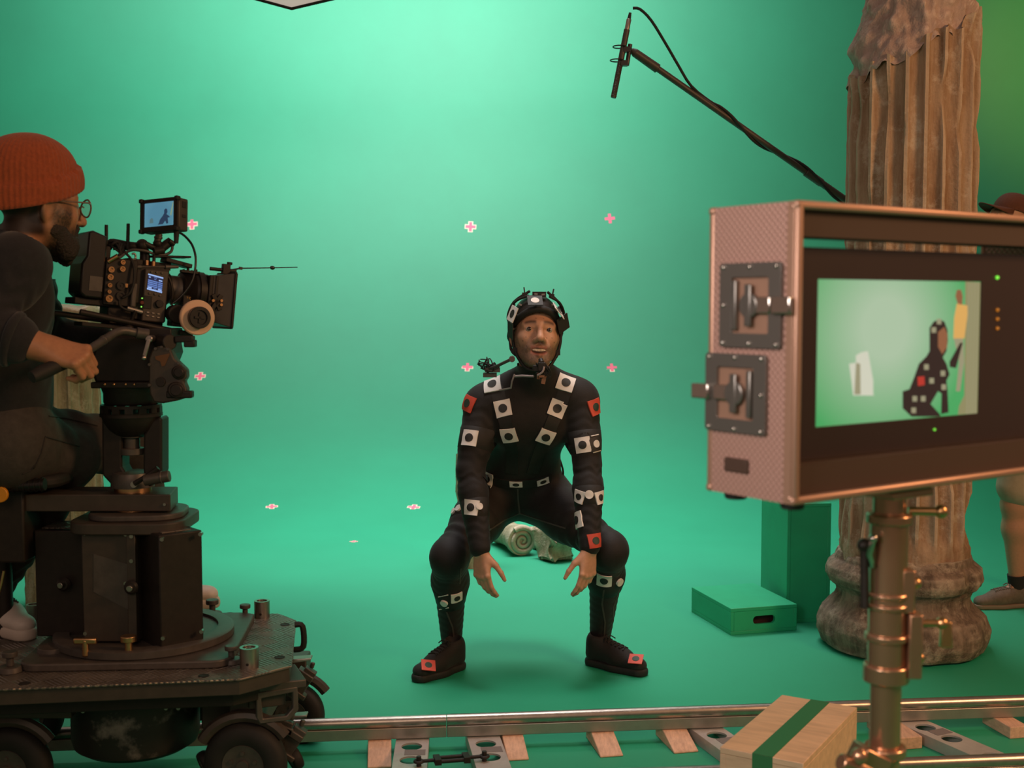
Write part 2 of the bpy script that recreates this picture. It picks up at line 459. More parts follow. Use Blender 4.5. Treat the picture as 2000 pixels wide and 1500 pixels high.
# --- short column on the left behind the dolly
lc = at(118, 700, 5.75)
lcol = thing('fluted_pedestal', 'pale fluted stone pedestal behind the seated camera operator', 'column', (lc.x, lc.y, 0))
zt = at(118, 664, 5.75).z
mb = MB(); shaft(mb, .185, .175, 0.0, zt - .07, 18, .016, seed=11, nv=40, foot=.2)
mb.build('shaft', M['stone'], lcol, local=True, smooth=50)
def blockify(mb, c, size, amp=.012, n=9, rz=0):
    """rough stone block"""
    vs = []; idx = {}; fs = []; c = V(c)
    Q = Matrix.Rotation(rz, 3, 'Z')
    def vid(i, j, k):
        if (i, j, k) not in idx:
            p = V(((i / n - .5) * size[0], (j / n - .5) * size[1], (k / n - .5) * size[2]))
            q = c + Q @ p
            e = sum(1 for t in (i, j, k) if t in (0, n))
            q += V((nz(q, 9, amp), nz(q + V((5, 1, 2)), 9, amp), nz(q + V((1, 7, 2)), 9, amp))) * (1.0 + .6 * e)
            if e >= 2: q -= Q @ V(tuple(math.copysign(amp * .8, a) for a in p))
            idx[(i, j, k)] = len(vs); vs.append(q)
        return idx[(i, j, k)]
    for a in range(n):
        for b in range(n):
            for w in (0, n):
                q1 = [(w, a, b), (w, a + 1, b), (w, a + 1, b + 1), (w, a, b + 1)]
                for perm in (lambda t: t, lambda t: (t[1], t[0], t[2]), lambda t: (t[1], t[2], t[0])):
                    fs.append([vid(*perm(t)) for t in q1])
    mb.mesh(vs, fs)
mb = MB(); blockify(mb, (0, 0, zt + .045), (.44, .44, .23), .010)
mb.build('capital', M['stone'], lcol, local=True, smooth=60)
# --- fragment seen beside the performer's right forearm
fp = at(922, 1000, 6.6)
frag = thing('column_fragment', 'white fluted column stump, mostly hidden behind the performer\'s right arm', 'column', (fp.x, fp.y, 0))
ft = at(922, 888, 6.6).z
mb = MB(); n = shaft(mb, .092, .088, 0, ft, 14, .009, lambda t: ft - .05 + .06 * math.sin(2 * t + 1), seed=5, nv=24, foot=.05)
mb.build('shaft', M['stone'], frag, local=True, smooth=50)
mb = MB(); blockify(mb, (0, 0, ft - .09), (.10, .10, .10), .015, 6, .6)
mb.build('broken_core', M['stone'], frag, local=True, smooth=60)
# --- ionic capital lying on the floor
ip = at(1020, 1056, 6.85)
cap = thing('ionic_capital', 'fallen scroll capital lying on floor seen between the performer\'s legs', 'capital', (ip.x, ip.y, 0))
rr = ip.z
mb = MB()
ax = V((-.35, 1, 0)).normalized()
o = V((0, 0, rr))
def capr(p, t, r, h): return p + V((nz(p, 20, .004), nz(p + V((3, 3, 3)), 20, .004), 0))
mb.lathe([(rr * .96, 0), (rr, .02), (rr * .97, .05), (rr * .86, .09), (rr * .80, .2), (rr * .84, .3), (rr * .97, .36), (rr, .4), (rr * .9, .42)], o, ax, 40, capr)
mb.build('bolster', M['stone'], cap, local=True, smooth=60)
mb = MB(); x, y, z = axes_from(-ax)
pts = []; rad = []
for i in range(110):
    a = -i / 109 * 2 * PI * 2.6 + 2.2; r = rr * .88 * (1 - i / 118)
    pts.append(o - ax * .004 + (x * math.cos(a) + y * math.sin(a)) * r); rad.append(.017 * (1 - .55 * i / 110))
mb.tube(pts, rad, 8)
mb.build('volute', M['stone'], cap, local=True, smooth=60)
mb = MB(); blockify(mb, V((.16, .18, rr * .75)), (.19, .24, rr * 1.45), .012, 8, .3)
mb.build('abacus', M['stone'], cap, local=True, smooth=60)
gp = at(1085, 1060, 6.75)
bl = MB(); blockify(bl, (0, 0, .085), (.15, .19, .17), .022, 9, .55)
gb = bl.build('stone_fragment', M['stone'], None, smooth=60); gb.location = (gp.x, gp.y, 0)
tag(gb, 'rough broken stone chunk on floor right of the fallen scroll capital', 'stone')
# ------------------------------------------------------------ green boxes
def wood_box(name, c, size, rz, mats, label, cat, slot=None, parent_parts=()):
    t = thing(name, label, cat, (c[0], c[1], c[2]), (0, 0, rz))
    w_, d_, h_ = size; th = .016
    b = MB()
    b.box((0, 0, h_ - th / 2), (w_, d_, th)); b.build('top_panel', mats[0], t, local=True, bevel=.002)
    b = MB(); b.box((0, 0, th / 2), (w_, d_, th)); b.build('bottom_panel', mats[0], t, local=True, bevel=.002)
    for s in (-1, 1):
        b = MB(); b.box((s * (w_ / 2 - th / 2), 0, h_ / 2), (th, d_, h_ - 2 * th)); b.build('side_panel', mats[0], t, local=True, bevel=.002)
    for s in (-1, 1):
        b = MB(); Mx = frame(V((1, 0, 0)), V((0, 0, 1)), V((0, -1, 0)), (0, s * (d_ / 2 - th / 2), h_ / 2))
        ol = [[(-w_ / 2 + th, -h_ / 2 + th), (w_ / 2 - th, -h_ / 2 + th), (w_ / 2 - th, h_ / 2 - th), (-w_ / 2 + th, h_ / 2 - th)]]
        if slot: ol.append(rrect(slot[0], slot[1], slot[1] / 2 - .001))
        b.plate(ol, -th / 2, th / 2, Mx); b.build('end_panel', mats[0], t, local=True)
    if slot:
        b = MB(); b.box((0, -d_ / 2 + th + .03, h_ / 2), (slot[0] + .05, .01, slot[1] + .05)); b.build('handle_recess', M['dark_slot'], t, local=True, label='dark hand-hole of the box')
    return t
A = atz(1427, 1241, 0); B = atz(1556, 1231, 0); C0 = atz(1327, 1197, 0)
ex = (B - A); w_ = ex.length; ex.normalize(); L_ = (C0 - A).length; ey = V((-ex.y, ex.x, 0))
ztop_ = at(1427, 1189, A.y).z
cc = A + ex * w_ / 2 + ey * L_ / 2
rz_ = math.atan2(ex.y, ex.x)
wood_box('apple_box', (cc.x, cc.y, 0), (w_, L_, ztop_), rz_, [M['green_box']], 'low green wooden box with dark hand slot lying flat on the floor', 'box', (.105, .037))
A = atz(1541, 1226, 0); B = atz(1627, 1224, 0); hh = at(1541, 990, A.y).z
Lf = atz(1478, 1190, 0); ex = (B - A); w_ = ex.length; ex.normalize(); ey = V((-ex.y, ex.x, 0)); L_ = .40
cc = A + ex * w_ / 2 + ey * (L_ / 2 + .08) + ex * .012
hd = hh
t = wood_box('tall_box', (cc.x, cc.y, 0), (w_, L_, hd), math.atan2(ex.y, ex.x) , [M['green_box']], 'tall green upright box standing beside the fluted column', 'box')
# ------------------------------------------------------------ softbox overhead
sb = thing('softbox', 'pale softbox at the top edge, only its lower corner showing', 'studio light')
k1 = at(570, 17, 6.0); k0 = at(500, -2, 6.1); k2 = at(690, -2, 5.9)
d1 = (k0 - k1).normalized(); d2 = (k2 - k1).normalized()
d1 = V((-.75, .1, .22)).normalized(); d2 = V((.9, -.25, .14)).normalized()
nrm = d2.cross(d1).normalized()
if nrm.y > 0: nrm = -nrm
S = .9
b = MB(); c = [k1, k1 + d1 * S, k1 + d1 * S + d2 * S, k1 + d2 * S]
b.mesh(c + [p - nrm * .02 for p in c], [(0, 1, 2, 3), (7, 6, 5, 4), (0, 4, 5, 1), (1, 5, 6, 2), (2, 6, 7, 3), (3, 7, 4, 0)])
M['diffuser'] = mat('white_diffusion_cloth', (.7, .68, .64), .7, emit=(1, .97, .9), estr=.28)
b.build('diffuser', M['diffuser'], sb)
b = MB(); bc = [k1 + (d1 + d2) * S / 2 - nrm * .35 + (q - (k1 + (d1 + d2) * S / 2)) * .25 for q in c]
ci = [p - nrm * .021 for p in c]
b.mesh(ci + bc, [(0, 1, 5, 4), (1, 2, 6, 5), (2, 3, 7, 6), (3, 0, 4, 7), (4, 5, 6, 7)])
b.build('hood', M['black'], sb)
b = MB()
for i in range(4): b.cyl(c[i] + nrm * .003, c[(i + 1) % 4] + nrm * .003, .007, n=10)
b.build('rim', M['black'], sb)
# ------------------------------------------------------------ boom pole and microphone
by = lambda px: 5.25 + (px - 1240) / (1960 - 1240) * .42
P0 = at(1240, 103, by(1240)); P1 = at(1648, 388, by(1648)); dirb = (P1 - P0).normalized()
Pend = P0 + dirb * 2.75
boom = thing('boom_pole', 'long black boom pole slanting down behind the broken column', 'boom pole', P0)
b = MB(); b.cyl(P0, P0 + dirb * .12, .018, .020); b.cyl(P0 - dirb * .02, P0, .010, .018); b.build('tip', M['brown_black'], boom, bevel=.002)
b = MB(); b.cyl(P0 + dirb * .12, P0 + dirb * .95, .0135); b.build('pole_section', M['brown_black'], boom)
b = MB(); b.cyl(P0 + dirb * .93, P0 + dirb * 1.02, .0185); b.build('locking_collar', M['brown_black'], boom, bevel=.002)
b = MB(); b.cyl(P0 + dirb * 1.0, Pend, .0155); b.build('pole_section', M['brown_black'], boom)
# coiled cable round the pole
b = MB(); x, y, z = axes_from(dirb); pts = []
for i in range(90):
    s = .35 + i / 89 * 1.9; a = i / 89 * 2 * PI * 4.2 + .5
    pts.append(P0 + dirb * s + (x * math.cos(a) + y * math.sin(a)) * .019)
top = at(1236, 16, 5.22)
lead = [top, at(1250, 18, 5.22), at(1272, 40, 5.23), at(1300, 85, 5.26), at(1325, 128, 5.28), at(1350, 168, 5.3)]
b.tube(lead + pts[2:3] + pts[4:], .0062, 8, smooth=3); b.build('cable', M['rubber'], boom)
mic = thing('shotgun_microphone', 'black shotgun microphone hanging from the tip of the boom pole', 'microphone', at(1216, 105, 5.22))
m0 = at(1198, 191, 5.2); m1 = at(1231, 25, 5.22); md = (m1 - m0); L = md.length; md.normalize()
b = MB(); b.lathe([(.011, 0)] + sum([[(.0125, .01 + i * .006), (.0112, .013 + i * .006)] for i in range(24)], []) + [(.0125, .16)], m0, md, 20); b.cyl(m0 + md * .16, m0 + md * (L * .80), .0125)
b.build('interference_tube', M['brown_black'], mic, smooth=30)
b = MB(); b.lathe([(.011, L * .78), (.0105, L * .80), (.0105, L * .92), (.008, L * .93)], m0, md, 18); b.build('connector', M['steel'], mic, bevel=.001)
b = MB(); b.cyl(m0 + md * L * .92, m0 + md * L * 1.0, .0085, .0055); b.build('cable_boot', M['rubber'], mic)
mount = MB(); fx = V((1, 0, 0)); ctr = m0 + md * (L * .52)
for k in (.44, .60):
    cc = m0 + md * L * k
    x, y, z = axes_from(md)
    mount.tube([cc + V((-.018, 0, 0)) + (V((1, 0, 0)) * math.cos(a) * .026 + V((0, 1, 0)) * math.sin(a) * .032) for a in [2 * PI * i / 20 for i in range(21)]], .0028, 8)
    mount.box(cc + V((.014, 0, -.012)), (.03, .03, .022))
    mount.tube([cc + V((.0, .03, 0)), cc + V((0, 0, .006)), cc + V((0, -.03, 0))], .0025, 6)
mount.cyl(m0 + md * L * .38 + V((.030, 0, 0)), m0 + md * L * .63 + V((.026, 0, 0)), .009)
mount.build('shock_mount', M['black_plastic'], mic)
# ------------------------------------------------------------ dolly track
RZ = .112
ra = atz(600, 1404, RZ); rb = atz(2000, 1357, RZ); rd = (rb - ra); rd.z = 0; rd.normalize(); rn = V((-rd.y, rd.x, 0))
na = atz(1320, 1497, RZ)
gauge = abs((na - ra).dot(rn))
def rail(p, s0, s1, label):
    t = thing('dolly_rail', label, 'rail', (p + rd * s0) * 1.0, group='aluminium dolly rails')
    t.location.z = 0
    a = p + rd * s0; c = p + rd * s1
    b = MB(); r = .019
    b.cyl(V((a.x, a.y, RZ - r)), V((c.x, c.y, RZ - r)), r, n=24); b.build('tube', M['steel'], t)
    b = MB(); mid = (a + c) / 2
    b.box((mid.x, mid.y, RZ - r - .034), ((c - a).length, .03, .036), (0, 0, math.atan2(rd.y, rd.x)))
    b.box((mid.x, mid.y, RZ - r - .013), ((c - a).length, .014, .020), (0, 0, math.atan2(rd.y, rd.x)))
    b.build('base_bar', M['alu'], t, bevel=.002)
    return t
j = atz(872, 1395, RZ); sj = (j - ra).dot(rd)
rail(ra, -2.2, sj - .0012, 'left length of the far dolly rail, running under the dolly wheels')
rail(ra, sj + .0012, 3.4, 'right length of the far dolly rail, crossing in front of the performer')
rail(na, -3.0, 3.0, 'near dolly rail along the bottom edge of the picture')
RB = RZ - .019 - .052   # underside of rail
SLP = []
def sleeper(px, label, w=.105, skew=0.0):
    """metal tie with round holes running from the far rail towards the viewer"""
    o = atz(px, 1444, RB - .012); s = (o - ra).dot(rd)
    o = ra + rd * s; d = (-rn + rd * skew).normalized(); xx = V((-d.y, d.x, 0)); xx = xx if xx.dot(rd) > 0 else -xx
    L = gauge + .03
    t = thing('track_sleeper', label, 'sleeper', (o.x, o.y, 0), group='perforated metal sleepers under the dolly track')
    b = MB(); Mx = frame(xx, d, xx.cross(d), (o.x, o.y, RB - .006)); 
    ol = [[(-w / 2, -.05), (w / 2, -.05), (w / 2, L), (-w / 2, L)]]
    for yy in (.075, .19, .36, .475): ol.append(circle(0, yy, w * .31))
    b.plate(ol, -.003, .003, Mx)
    b.build('top_plate', M['sleeper'], t)
    for sx in (-1, 1):
        b = MB(); c = V((o.x, o.y, 0)) + d * (L / 2 - .025) + xx * sx * (w / 2 - .003)
        b.box((c.x, c.y, (RB - .006) / 2), (.005, L + .05, RB - .008), (0, 0, math.atan2(xx.y, xx.x))); b.build('side_flange', M['sleeper'], t)
    b = MB(); b.box(Mx @ V((.012, .128, (.0035 if (xx.cross(d)).z > 0 else -.0035))), (w * .62, .045, .0012), (0, 0, math.atan2(xx.y, xx.x))); b.build('tape_patch', M['grey_tape'], t, label='grey tape strip')
    SLP.append((o, d, xx))
    return t
sleeper(806, 'perforated metal sleeper left of the small turnbuckle', .105, -.06)
sleeper(944, 'perforated metal sleeper right of the small turnbuckle', .105, .04)
sleeper(1392, 'perforated metal sleeper left of the pale taped box', .105, .22)
sleeper(1815, 'perforated metal sleeper right of the monitor stand', .105, .35)
sleeper(70, 'perforated metal sleeper under the dolly drum', .105, 0)
def wedge(px, wpx, label, L=.155, skew=0, block=False):
    o = atz(px, 1441, .02); s = (o - ra).dot(rd); o = ra + rd * s
    ww = wpx / F * o.y
    d = (-rn + rd * skew).normalized(); xx = V((-d.y, d.x, 0)); xx = xx if xx.dot(rd) > 0 else -xx
    b = MB(); hb = RB - .001
    p = lambda u, v, z: V((o.x, o.y, 0)) + xx * u + d * v + V((0, 0, z))
    hf = hb if block else .006
    b.mesh([p(-ww / 2, -.06, 0), p(ww / 2, -.06, 0), p(ww / 2, L, 0), p(-ww / 2, L, 0), p(-ww / 2, -.06, hb), p(ww / 2, -.06, hb), p(ww / 2, L * .12, hb), p(-ww / 2, L * .12, hb), p(ww / 2, L, hf), p(-ww / 2, L, hf)],
           [(0, 3, 2, 1), (4, 5, 6, 7), (7, 6, 8, 9), (9, 8, 2, 3), (0, 1, 5, 4), (0, 4, 7, 9, 3), (1, 2, 8, 6, 5)])
    ob = b.build('wooden_block' if block else 'wooden_wedge', M['old_wood'], None, smooth=0, bevel=.003)
    tag(ob, label, 'block' if block else 'wedge', 'wooden packing under the far rail')
wedge(742, 46, 'pale wooden wedge left of all the sleepers near the dolly', .15)
wedge(999, 42, 'pale wooden wedge touching the right side of a sleeper by the turnbuckle', .13, .05)
wedge(1176, 46, 'lone pale wooden wedge midway along the far rail', .13, .08)
wedge(1320, 50, 'pale wooden wedge beside the sleeper left of the taped box', .12, .12)
wedge(1757, 48, 'square wooden block under rail just right of the monitor stand', .16, .10, True)
wedge(2000, 40, 'wooden block under rail at the right picture edge', .10, .10, True)
# turnbuckle between the two middle sleepers
ta = atz(818, 1487, RB + .012); tb = atz(946, 1477, RB + .012)
td = (tb - ta).normalized(); TL = (tb - ta).length
tk = thing('turnbuckle', 'black turnbuckle joining two metal sleepers at the bottom edge', 'turnbuckle', ta)
for e, sg in ((ta, 1), (tb, -1)):
    b = MB(); b.cyl(e - V((0, 0, .018)), e + V((0, 0, .016)), .0075, n=12); b.build('pin', M['black'], tk, bevel=.001)
    b = MB(); b.cyl(e + td * .004 * sg, e + td * TL * .30 * sg, .0055, n=10); b.tube([e + V((math.cos(a) * .012, math.sin(a) * .012, 0)) for a in [2 * PI * i / 16 for i in range(17)]], .005, 8)
    b.build('eye_bolt', M['black'], tk)
b = MB(); sx = td.cross(V((0, 0, 1)))
for s in (-1, 1):
    b.cyl(ta + td * TL * .28 + sx * .016 * s, ta + td * TL * .72 + sx * .016 * s, .0062, n=12)
for k in (.28, .72): b.box(ta + td * TL * k, (.020, .048, .018), (0, 0, math.atan2(td.y, td.x)))
b.build('frame', M['black'], tk, bevel=.001)
# ------------------------------------------------------------ pale apple box with green tape
hx = .318
A = atz(1406, 1459, hx); B = atz(1569, 1491, hx); C0 = atz(1595, 1368, hx)
ex = (B - A); w_ = ex.length; ex.normalize(); ey = V((-ex.y, ex.x, 0)); L_ = (C0 - A).dot(ey)
cc = A + ex * w_ / 2 + ey * L_ / 2
wb = wood_box('apple_box', (cc.x, cc.y, 0), (w_, L_, hx), math.atan2(ex.y, ex.x), [M['wood']], 'pale plywood box with a green tape stripe beside the monitor stand', 'box')
b = MB(); tw = .052; y0, y1 = -L_ / 2, L_ / 2; xo = .004
b.box((xo, 0, hx + .0006), (tw, L_, .0008)); b.box((xo, y0 - .0006, hx - .045), (tw, .0008, .09))
b.build('tape_stripe', M['green_tape'], wb, local=True, smooth=0)
# ------------------------------------------------------------ foreground monitor case on a stand
e1 = V((.821, .571, 0)).normalized(); e2 = V((-e1.y, e1.x, 0)); e3 = V((0, 0, 1))
K = at(1545, 986, 1.70); KT = at(1548, 392, 1.70); CH = KT.z - K.z; CWD = .68; CD = .162
case = thing('monitor_case', 'metal-sided director monitor case on a stand in the right foreground', 'monitor', K, (0, 0, math.atan2(e1.y, e1.x)))
M['case_side'] = None
def dimple_mat():
    m = mat('dimpled_pink_metal', s2l(168, 132, 120), .45, metal=.35)
    nt = m.node_tree; N = nt.nodes; L = nt.links; b = N['Principled BSDF']
    tc = N.new('ShaderNodeTexCoord'); vo = N.new('ShaderNodeTexVoronoi'); vo.inputs['Scale'].default_value = 135; vo.inputs['Randomness'].default_value = 0.0
    mp = N.new('ShaderNodeMapping'); mp.inputs['Rotation'].default_value = (R(30), R(20), R(0))
    mp.inputs['Rotation'].default_value = (R(45), 0, 0); mp.inputs['Location'].default_value = (.0037, .001, .002)
    L.new(tc.outputs['Object'], mp.inputs[0]); L.new(mp.outputs[0], vo.inputs['Vector'])
    bp = N.new('ShaderNodeBump'); bp.inputs['Strength'].default_value = .8; bp.inputs['Distance'].default_value = .004; bp.invert = True
    L.new(vo.outputs['Distance'], bp.inputs['Height']); L.new(bp.outputs[0], b.inputs['Normal'])
    cr = N.new('ShaderNodeValToRGB'); e = cr.color_ramp.elements; e[0].position = .2; e[1].position = .75
    e[0].color = (*s2l(205, 168, 156), 1); e[1].color = (*s2l(160, 124, 112), 1)
    L.new(vo.outputs['Distance'], cr.inputs[0]); L.new(cr.outputs[0], b.inputs['Base Color'])
    return m
M['case_side'] = dimple_mat()
M['case_edge'] = mat('bare_case_edging', s2l(172, 136, 116), .42, metal=.55)
M['case_in'] = mat('dark_case_lining', (.050, .024, .014), .75)
M['latch'] = mat('grey_zinc_latch', (.20, .19, .175), .30, metal=.75)
M['bezel'] = mat('dark_brown_bezel', (.032, .018, .014), .3)
th = .010
b = MB()
b.box((th / 2, CD / 2, CH / 2), (th, CD, CH)); b.build('side_panel', M['case_side'], case, local=True, smooth=0)
b = MB(); b.box((CWD - th / 2, CD / 2, CH / 2), (th, CD, CH)); b.build('side_panel', M['case_side'], case, local=True, smooth=0)
b = MB(); b.box((CWD / 2, CD / 2, CH - th / 2), (CWD - 2 * th, CD, th)); b.build('top_panel', M['case_side'], case, local=True, smooth=0)
b = MB(); b.box((CWD / 2, CD / 2, th / 2), (CWD - 2 * th, CD, th)); b.build('bottom_panel', M['case_side'], case, local=True, smooth=0)
# aluminium edging round the front and back openings
for y in (-.001, CD + .001):
    b = MB(); q = .012
    for z in (q / 2 - .001, CH - q / 2 + .001): b.box((CWD / 2, y, z), (CWD + .006, q, q))
    for x in (q / 2 - .001, CWD - q / 2 + .001): b.box((x, y, CH / 2), (q, q, CH))
    b.build('edge_frame', M['case_edge'], case, local=True, bevel=.004)
b = MB()
for x in (.0,):
    b.box((-.0012, .006, CH / 2), (.003, .014, CH))
b.build('edge_trim', M['case_edge'], case, local=True, bevel=.001)
for (x, y) in ((.03, .025), (.03, CD - .025), (CWD - .03, .025), (CWD - .03, CD - .025)):
    b = MB(); b.cyl((x, y, -.012), (x, y, .001), .016, .019, 20); b.build('foot', M['rubber'], case, local=True, bevel=.002)
# ball corners
for z in (.008, CH - .008):
    b = MB(); b.ball((.003, .003, z), .007); b.build('corner', M['case_edge'], case, local=True)
# inside lining strips + monitor
mz0, mz1 = .058, CH - .062
def loc(px, py, dep):
    p = onplane(px, py, K + e2 * dep, e2); q = p - K; return V((q.dot(e1), dep, q.z))
DEP = .030
mon = thing('field_monitor', 'wide dark-framed monitor glowing with the green stage, inside the metal case', 'monitor', K + e1 * (CWD / 2) + e2 * .05 + V((0, 0, mz0)), (0, 0, math.atan2(e1.y, e1.x)))
MLOC = wm(mon).inverted() @ wm(case)   # case-local -> monitor-local
def mbuild(b, *a, **k):
    o = b.build(*a, local=True, **k); o.data.transform(MLOC); return o
mx0 = th + .001; mx1 = CWD - th - .001
p = [loc(1597, 543, DEP), loc(1918, 552, DEP), loc(1912, 813, DEP), loc(1594, 828, DEP)]
sx0 = (p[0].x + p[3].x) / 2; sx1 = (p[1].x + p[2].x) / 2; sz1 = (p[0].z + p[1].z) / 2; sz0 = (p[2].z + p[3].z) / 2
gt = loc(1700, 487, DEP).z; gb = loc(1640, 893, DEP).z
mz0, mz1 = gb, gt
b = MB(); Mf = frame(V((1, 0, 0)), V((0, 0, 1)), V((0, -1, 0)), (0, DEP, 0))
b.plate([[(mx0, mz0), (mx1, mz0), (mx1, mz1), (mx0, mz1)], [(sx0, sz0), (sx1, sz0), (sx1, sz1), (sx0, sz1)]], -.03, 0, Mf)
mbuild(b, 'bezel', M['bezel'], mon, smooth=0)
b = MB(); b.box(((mx0 + mx1) / 2, DEP + .036, (mz0 + mz1) / 2), (mx1 - mx0, .012, mz1 - mz0 - .004)); mbuild(b, 'back_shell', M['black'], mon, smooth=0)
# case baffles above and below leave a thin gap one can see through
gt2 = loc(1700, 468, .01).z; gb2 = loc(1640, 899, .01).z
b = MB(); b.box(((mx0 + mx1) / 2, .03, (gt2 + CH - th) / 2), (mx1 - mx0, .05, CH - th - gt2)); b.build('baffle', M['case_in'], case, local=True, smooth=0)
b = MB(); b.box(((mx0 + mx1) / 2, .03, (gb2 + th) / 2), (mx1 - mx0, .05, gb2 - th)); b.build('baffle', M['case_in'], case, local=True, smooth=0)
# the picture on the screen
def emis(name, c, st=1.0, c2=None, cen=None, rad=1, stretch=None):
    m = bpy.data.materials.new(name); m.use_nodes = True; nt = m.node_tree; N = nt.nodes; L = nt.links
    b = N['Principled BSDF']; b.inputs['Base Color'].default_value = (.01, .01, .01, 1); b.inputs['Roughness'].default_value = .25
    b.inputs['Emission Strength'].default_value = st; b.inputs['Emission Color'].default_value = (*c, 1)
    if c2:
        tc = N.new('ShaderNodeTexCoord'); mp = N.new('ShaderNodeMapping'); gr = N.new('ShaderNodeTexGradient'); gr.gradient_type = 'SPHERICAL'
        mp.vector_type = 'POINT'
        sc = stretch or (1 / rad,) * 3
        mp.inputs['Scale'].default_value = sc; mp.inputs['Location'].default_value = tuple(-cen[i] * sc[i] for i in range(3))
        L.new(tc.outputs['Object'], mp.inputs[0]); L.new(mp.outputs[0], gr.inputs[0])
        cr = N.new('ShaderNodeValToRGB'); e = cr.color_ramp.elements; e[0].color = (*c, 1); e[1].color = (*c2, 1); e[1].position = .75
        L.new(gr.outputs['Color'], cr.inputs[0]); L.new(cr.outputs[0], b.inputs['Emission Color'])
    return m
scen = MLOC @ V((sx0 + (sx1 - sx0) * .40, DEP, sz0 + (sz1 - sz0) * .66))
M['scr_bg'] = emis('screen_green', s2l(70, 165, 95), .95, s2l(172, 196, 165), scen, 1, (1 / ((sx1 - sx0) * .55), 20, 1 / ((sz1 - sz0) * .85)))
M['scr_white'] = emis('screen_white', s2l(205, 205, 185)); M['scr_dark'] = emis('screen_dark', s2l(42, 28, 26)); M['scr_red'] = emis('screen_red', s2l(180, 50, 40))
M['scr_skin'] = emis('screen_skin', s2l(140, 90, 60)); M['scr_yel'] = emis('screen_yellow', s2l(215, 165, 90)); M['scr_grey'] = emis('screen_grey', s2l(150, 145, 115))
M['scr_col'] = emis('screen_column', s2l(140, 135, 95)); M['scr_green2'] = emis('screen_shadow_green', s2l(60, 150, 85))
b = MB(); sw = sx1 - sx0; sh = sz1 - sz0
def zpix(px, py):   # photo pixel on the screen -> screen fractions
    q = loc(px, py, DEP); return V((q.x, q.z))
def poly(pts, mi, k):
    b.mi = mi; P = [zpix(*q) for q in pts]
    P = [V((min(max(q.x, sx0), sx1), min(max(q.y, sz0), sz1))) for q in P]
    cx_ = [V((q.x, DEP + .003 - k * .00015, q.y)) for q in P]
    b.mesh(cx_, [tuple(range(len(cx_)))])
b.mi = 0; b.mesh([(sx0, DEP + .003, sz0), (sx1, DEP + .003, sz0), (sx1, DEP + .003, sz1), (sx0, DEP + .003, sz1)], [(0, 1, 2, 3)])
Z6 = lambda x, y: (1320 + x * .4134, 380 + y * .4134)
poly([Z6(*q) for q in ((1375, 410), (1460, 415), (1440, 1040), (1340, 1040), (1345, 1000), (1370, 950))], 7, 1)
for k in range(4): poly([Z6(1390 + k * 14, 415), Z6(1395 + k * 14, 415), Z6(1385 + k * 13, 1040), Z6(1380 + k * 13, 1040)], 6, 2)
poly([Z6(*q) for q in ((845, 950), (945, 950), (940, 945), (940, 880), (915, 740), (885, 745), (858, 760), (858, 795), (826, 800), (838, 890))], 1, 1)
poly([Z6(*q) for q in ((858, 795), (878, 800), (880, 945), (850, 945))], 6, 2)
poly([Z6(*q) for q in ((1335, 450), (1355, 450), (1362, 480), (1360, 520), (1340, 520), (1328, 480))], 4, 2)
poly([Z6(*q) for q in ((1335, 515), (1385, 525), (1385, 570), (1370, 680), (1318, 680), (1322, 580))], 5, 2)
poly([Z6(*q) for q in ((1320, 680), (1365, 680), (1370, 790), (1350, 930), (1330, 930), (1345, 790))], 6, 2)
poly([Z6(*q) for q in ((1300, 790), (1350, 700), (1362, 700), (1330, 820), (1300, 815))], 2, 3)
body = [(1120, 1050), (1078, 1010), (1078, 930), (1110, 920), (1130, 870), (1155, 800), (1190, 765), (1205, 740), (1205, 630), (1225, 600), (1250, 590), (1275, 600), (1290, 640), (1292, 690), (1285, 740), (1268, 770), (1285, 800), (1300, 850), (1285, 880), (1290, 920), (1295, 1030), (1260, 1038), (1262, 940), (1245, 930), (1210, 990), (1255, 1040), (1255, 1050)]
poly([Z6(*q) for q in body], 2, 3)
poly([Z6(*q) for q in ((1245, 650), (1275, 625), (1290, 660), (1288, 720), (1265, 755), (1245, 720))], 4, 4)
poly([Z6(*q) for q in ((1148, 862), (1180, 858), (1182, 900), (1150, 905))], 3, 4)
for (x, y) in ((1190, 815), (1215, 880), (1268, 845), (1135, 965), (1175, 965), (1130, 1020), (1225, 640), (1250, 600), (1272, 910)):
    poly([Z6(x - 11, y - 13), Z6(x + 11, y - 13), Z6(x + 11, y + 13), Z6(x - 11, y + 13)], 6, 4)
mbuild(b, 'screen', [M['scr_bg'], M['scr_white'], M['scr_dark'], M['scr_red'], M['scr_skin'], M['scr_yel'], M['scr_grey'], M['scr_col'], M['scr_green2']], mon, smooth=0, weld=False)
led_g = emis('green_indicator', s2l(110, 210, 60), 1.5); led_a = emis('amber_indicator', s2l(190, 110, 20), .7)
for (x, y, m) in ((1516, 392, led_g), (1517, 545, led_a), (1517, 588, led_a), (1517, 632, led_a), (1220, 1110, led_g)):
    q = loc(*Z6(x, y), DEP); b = MB(); b.ball((q.x, DEP - .001, q.z), .0032 if m == led_a or x > 1300 else .002, nu=12, nv=8); mbuild(b, 'indicator_light', m, mon)
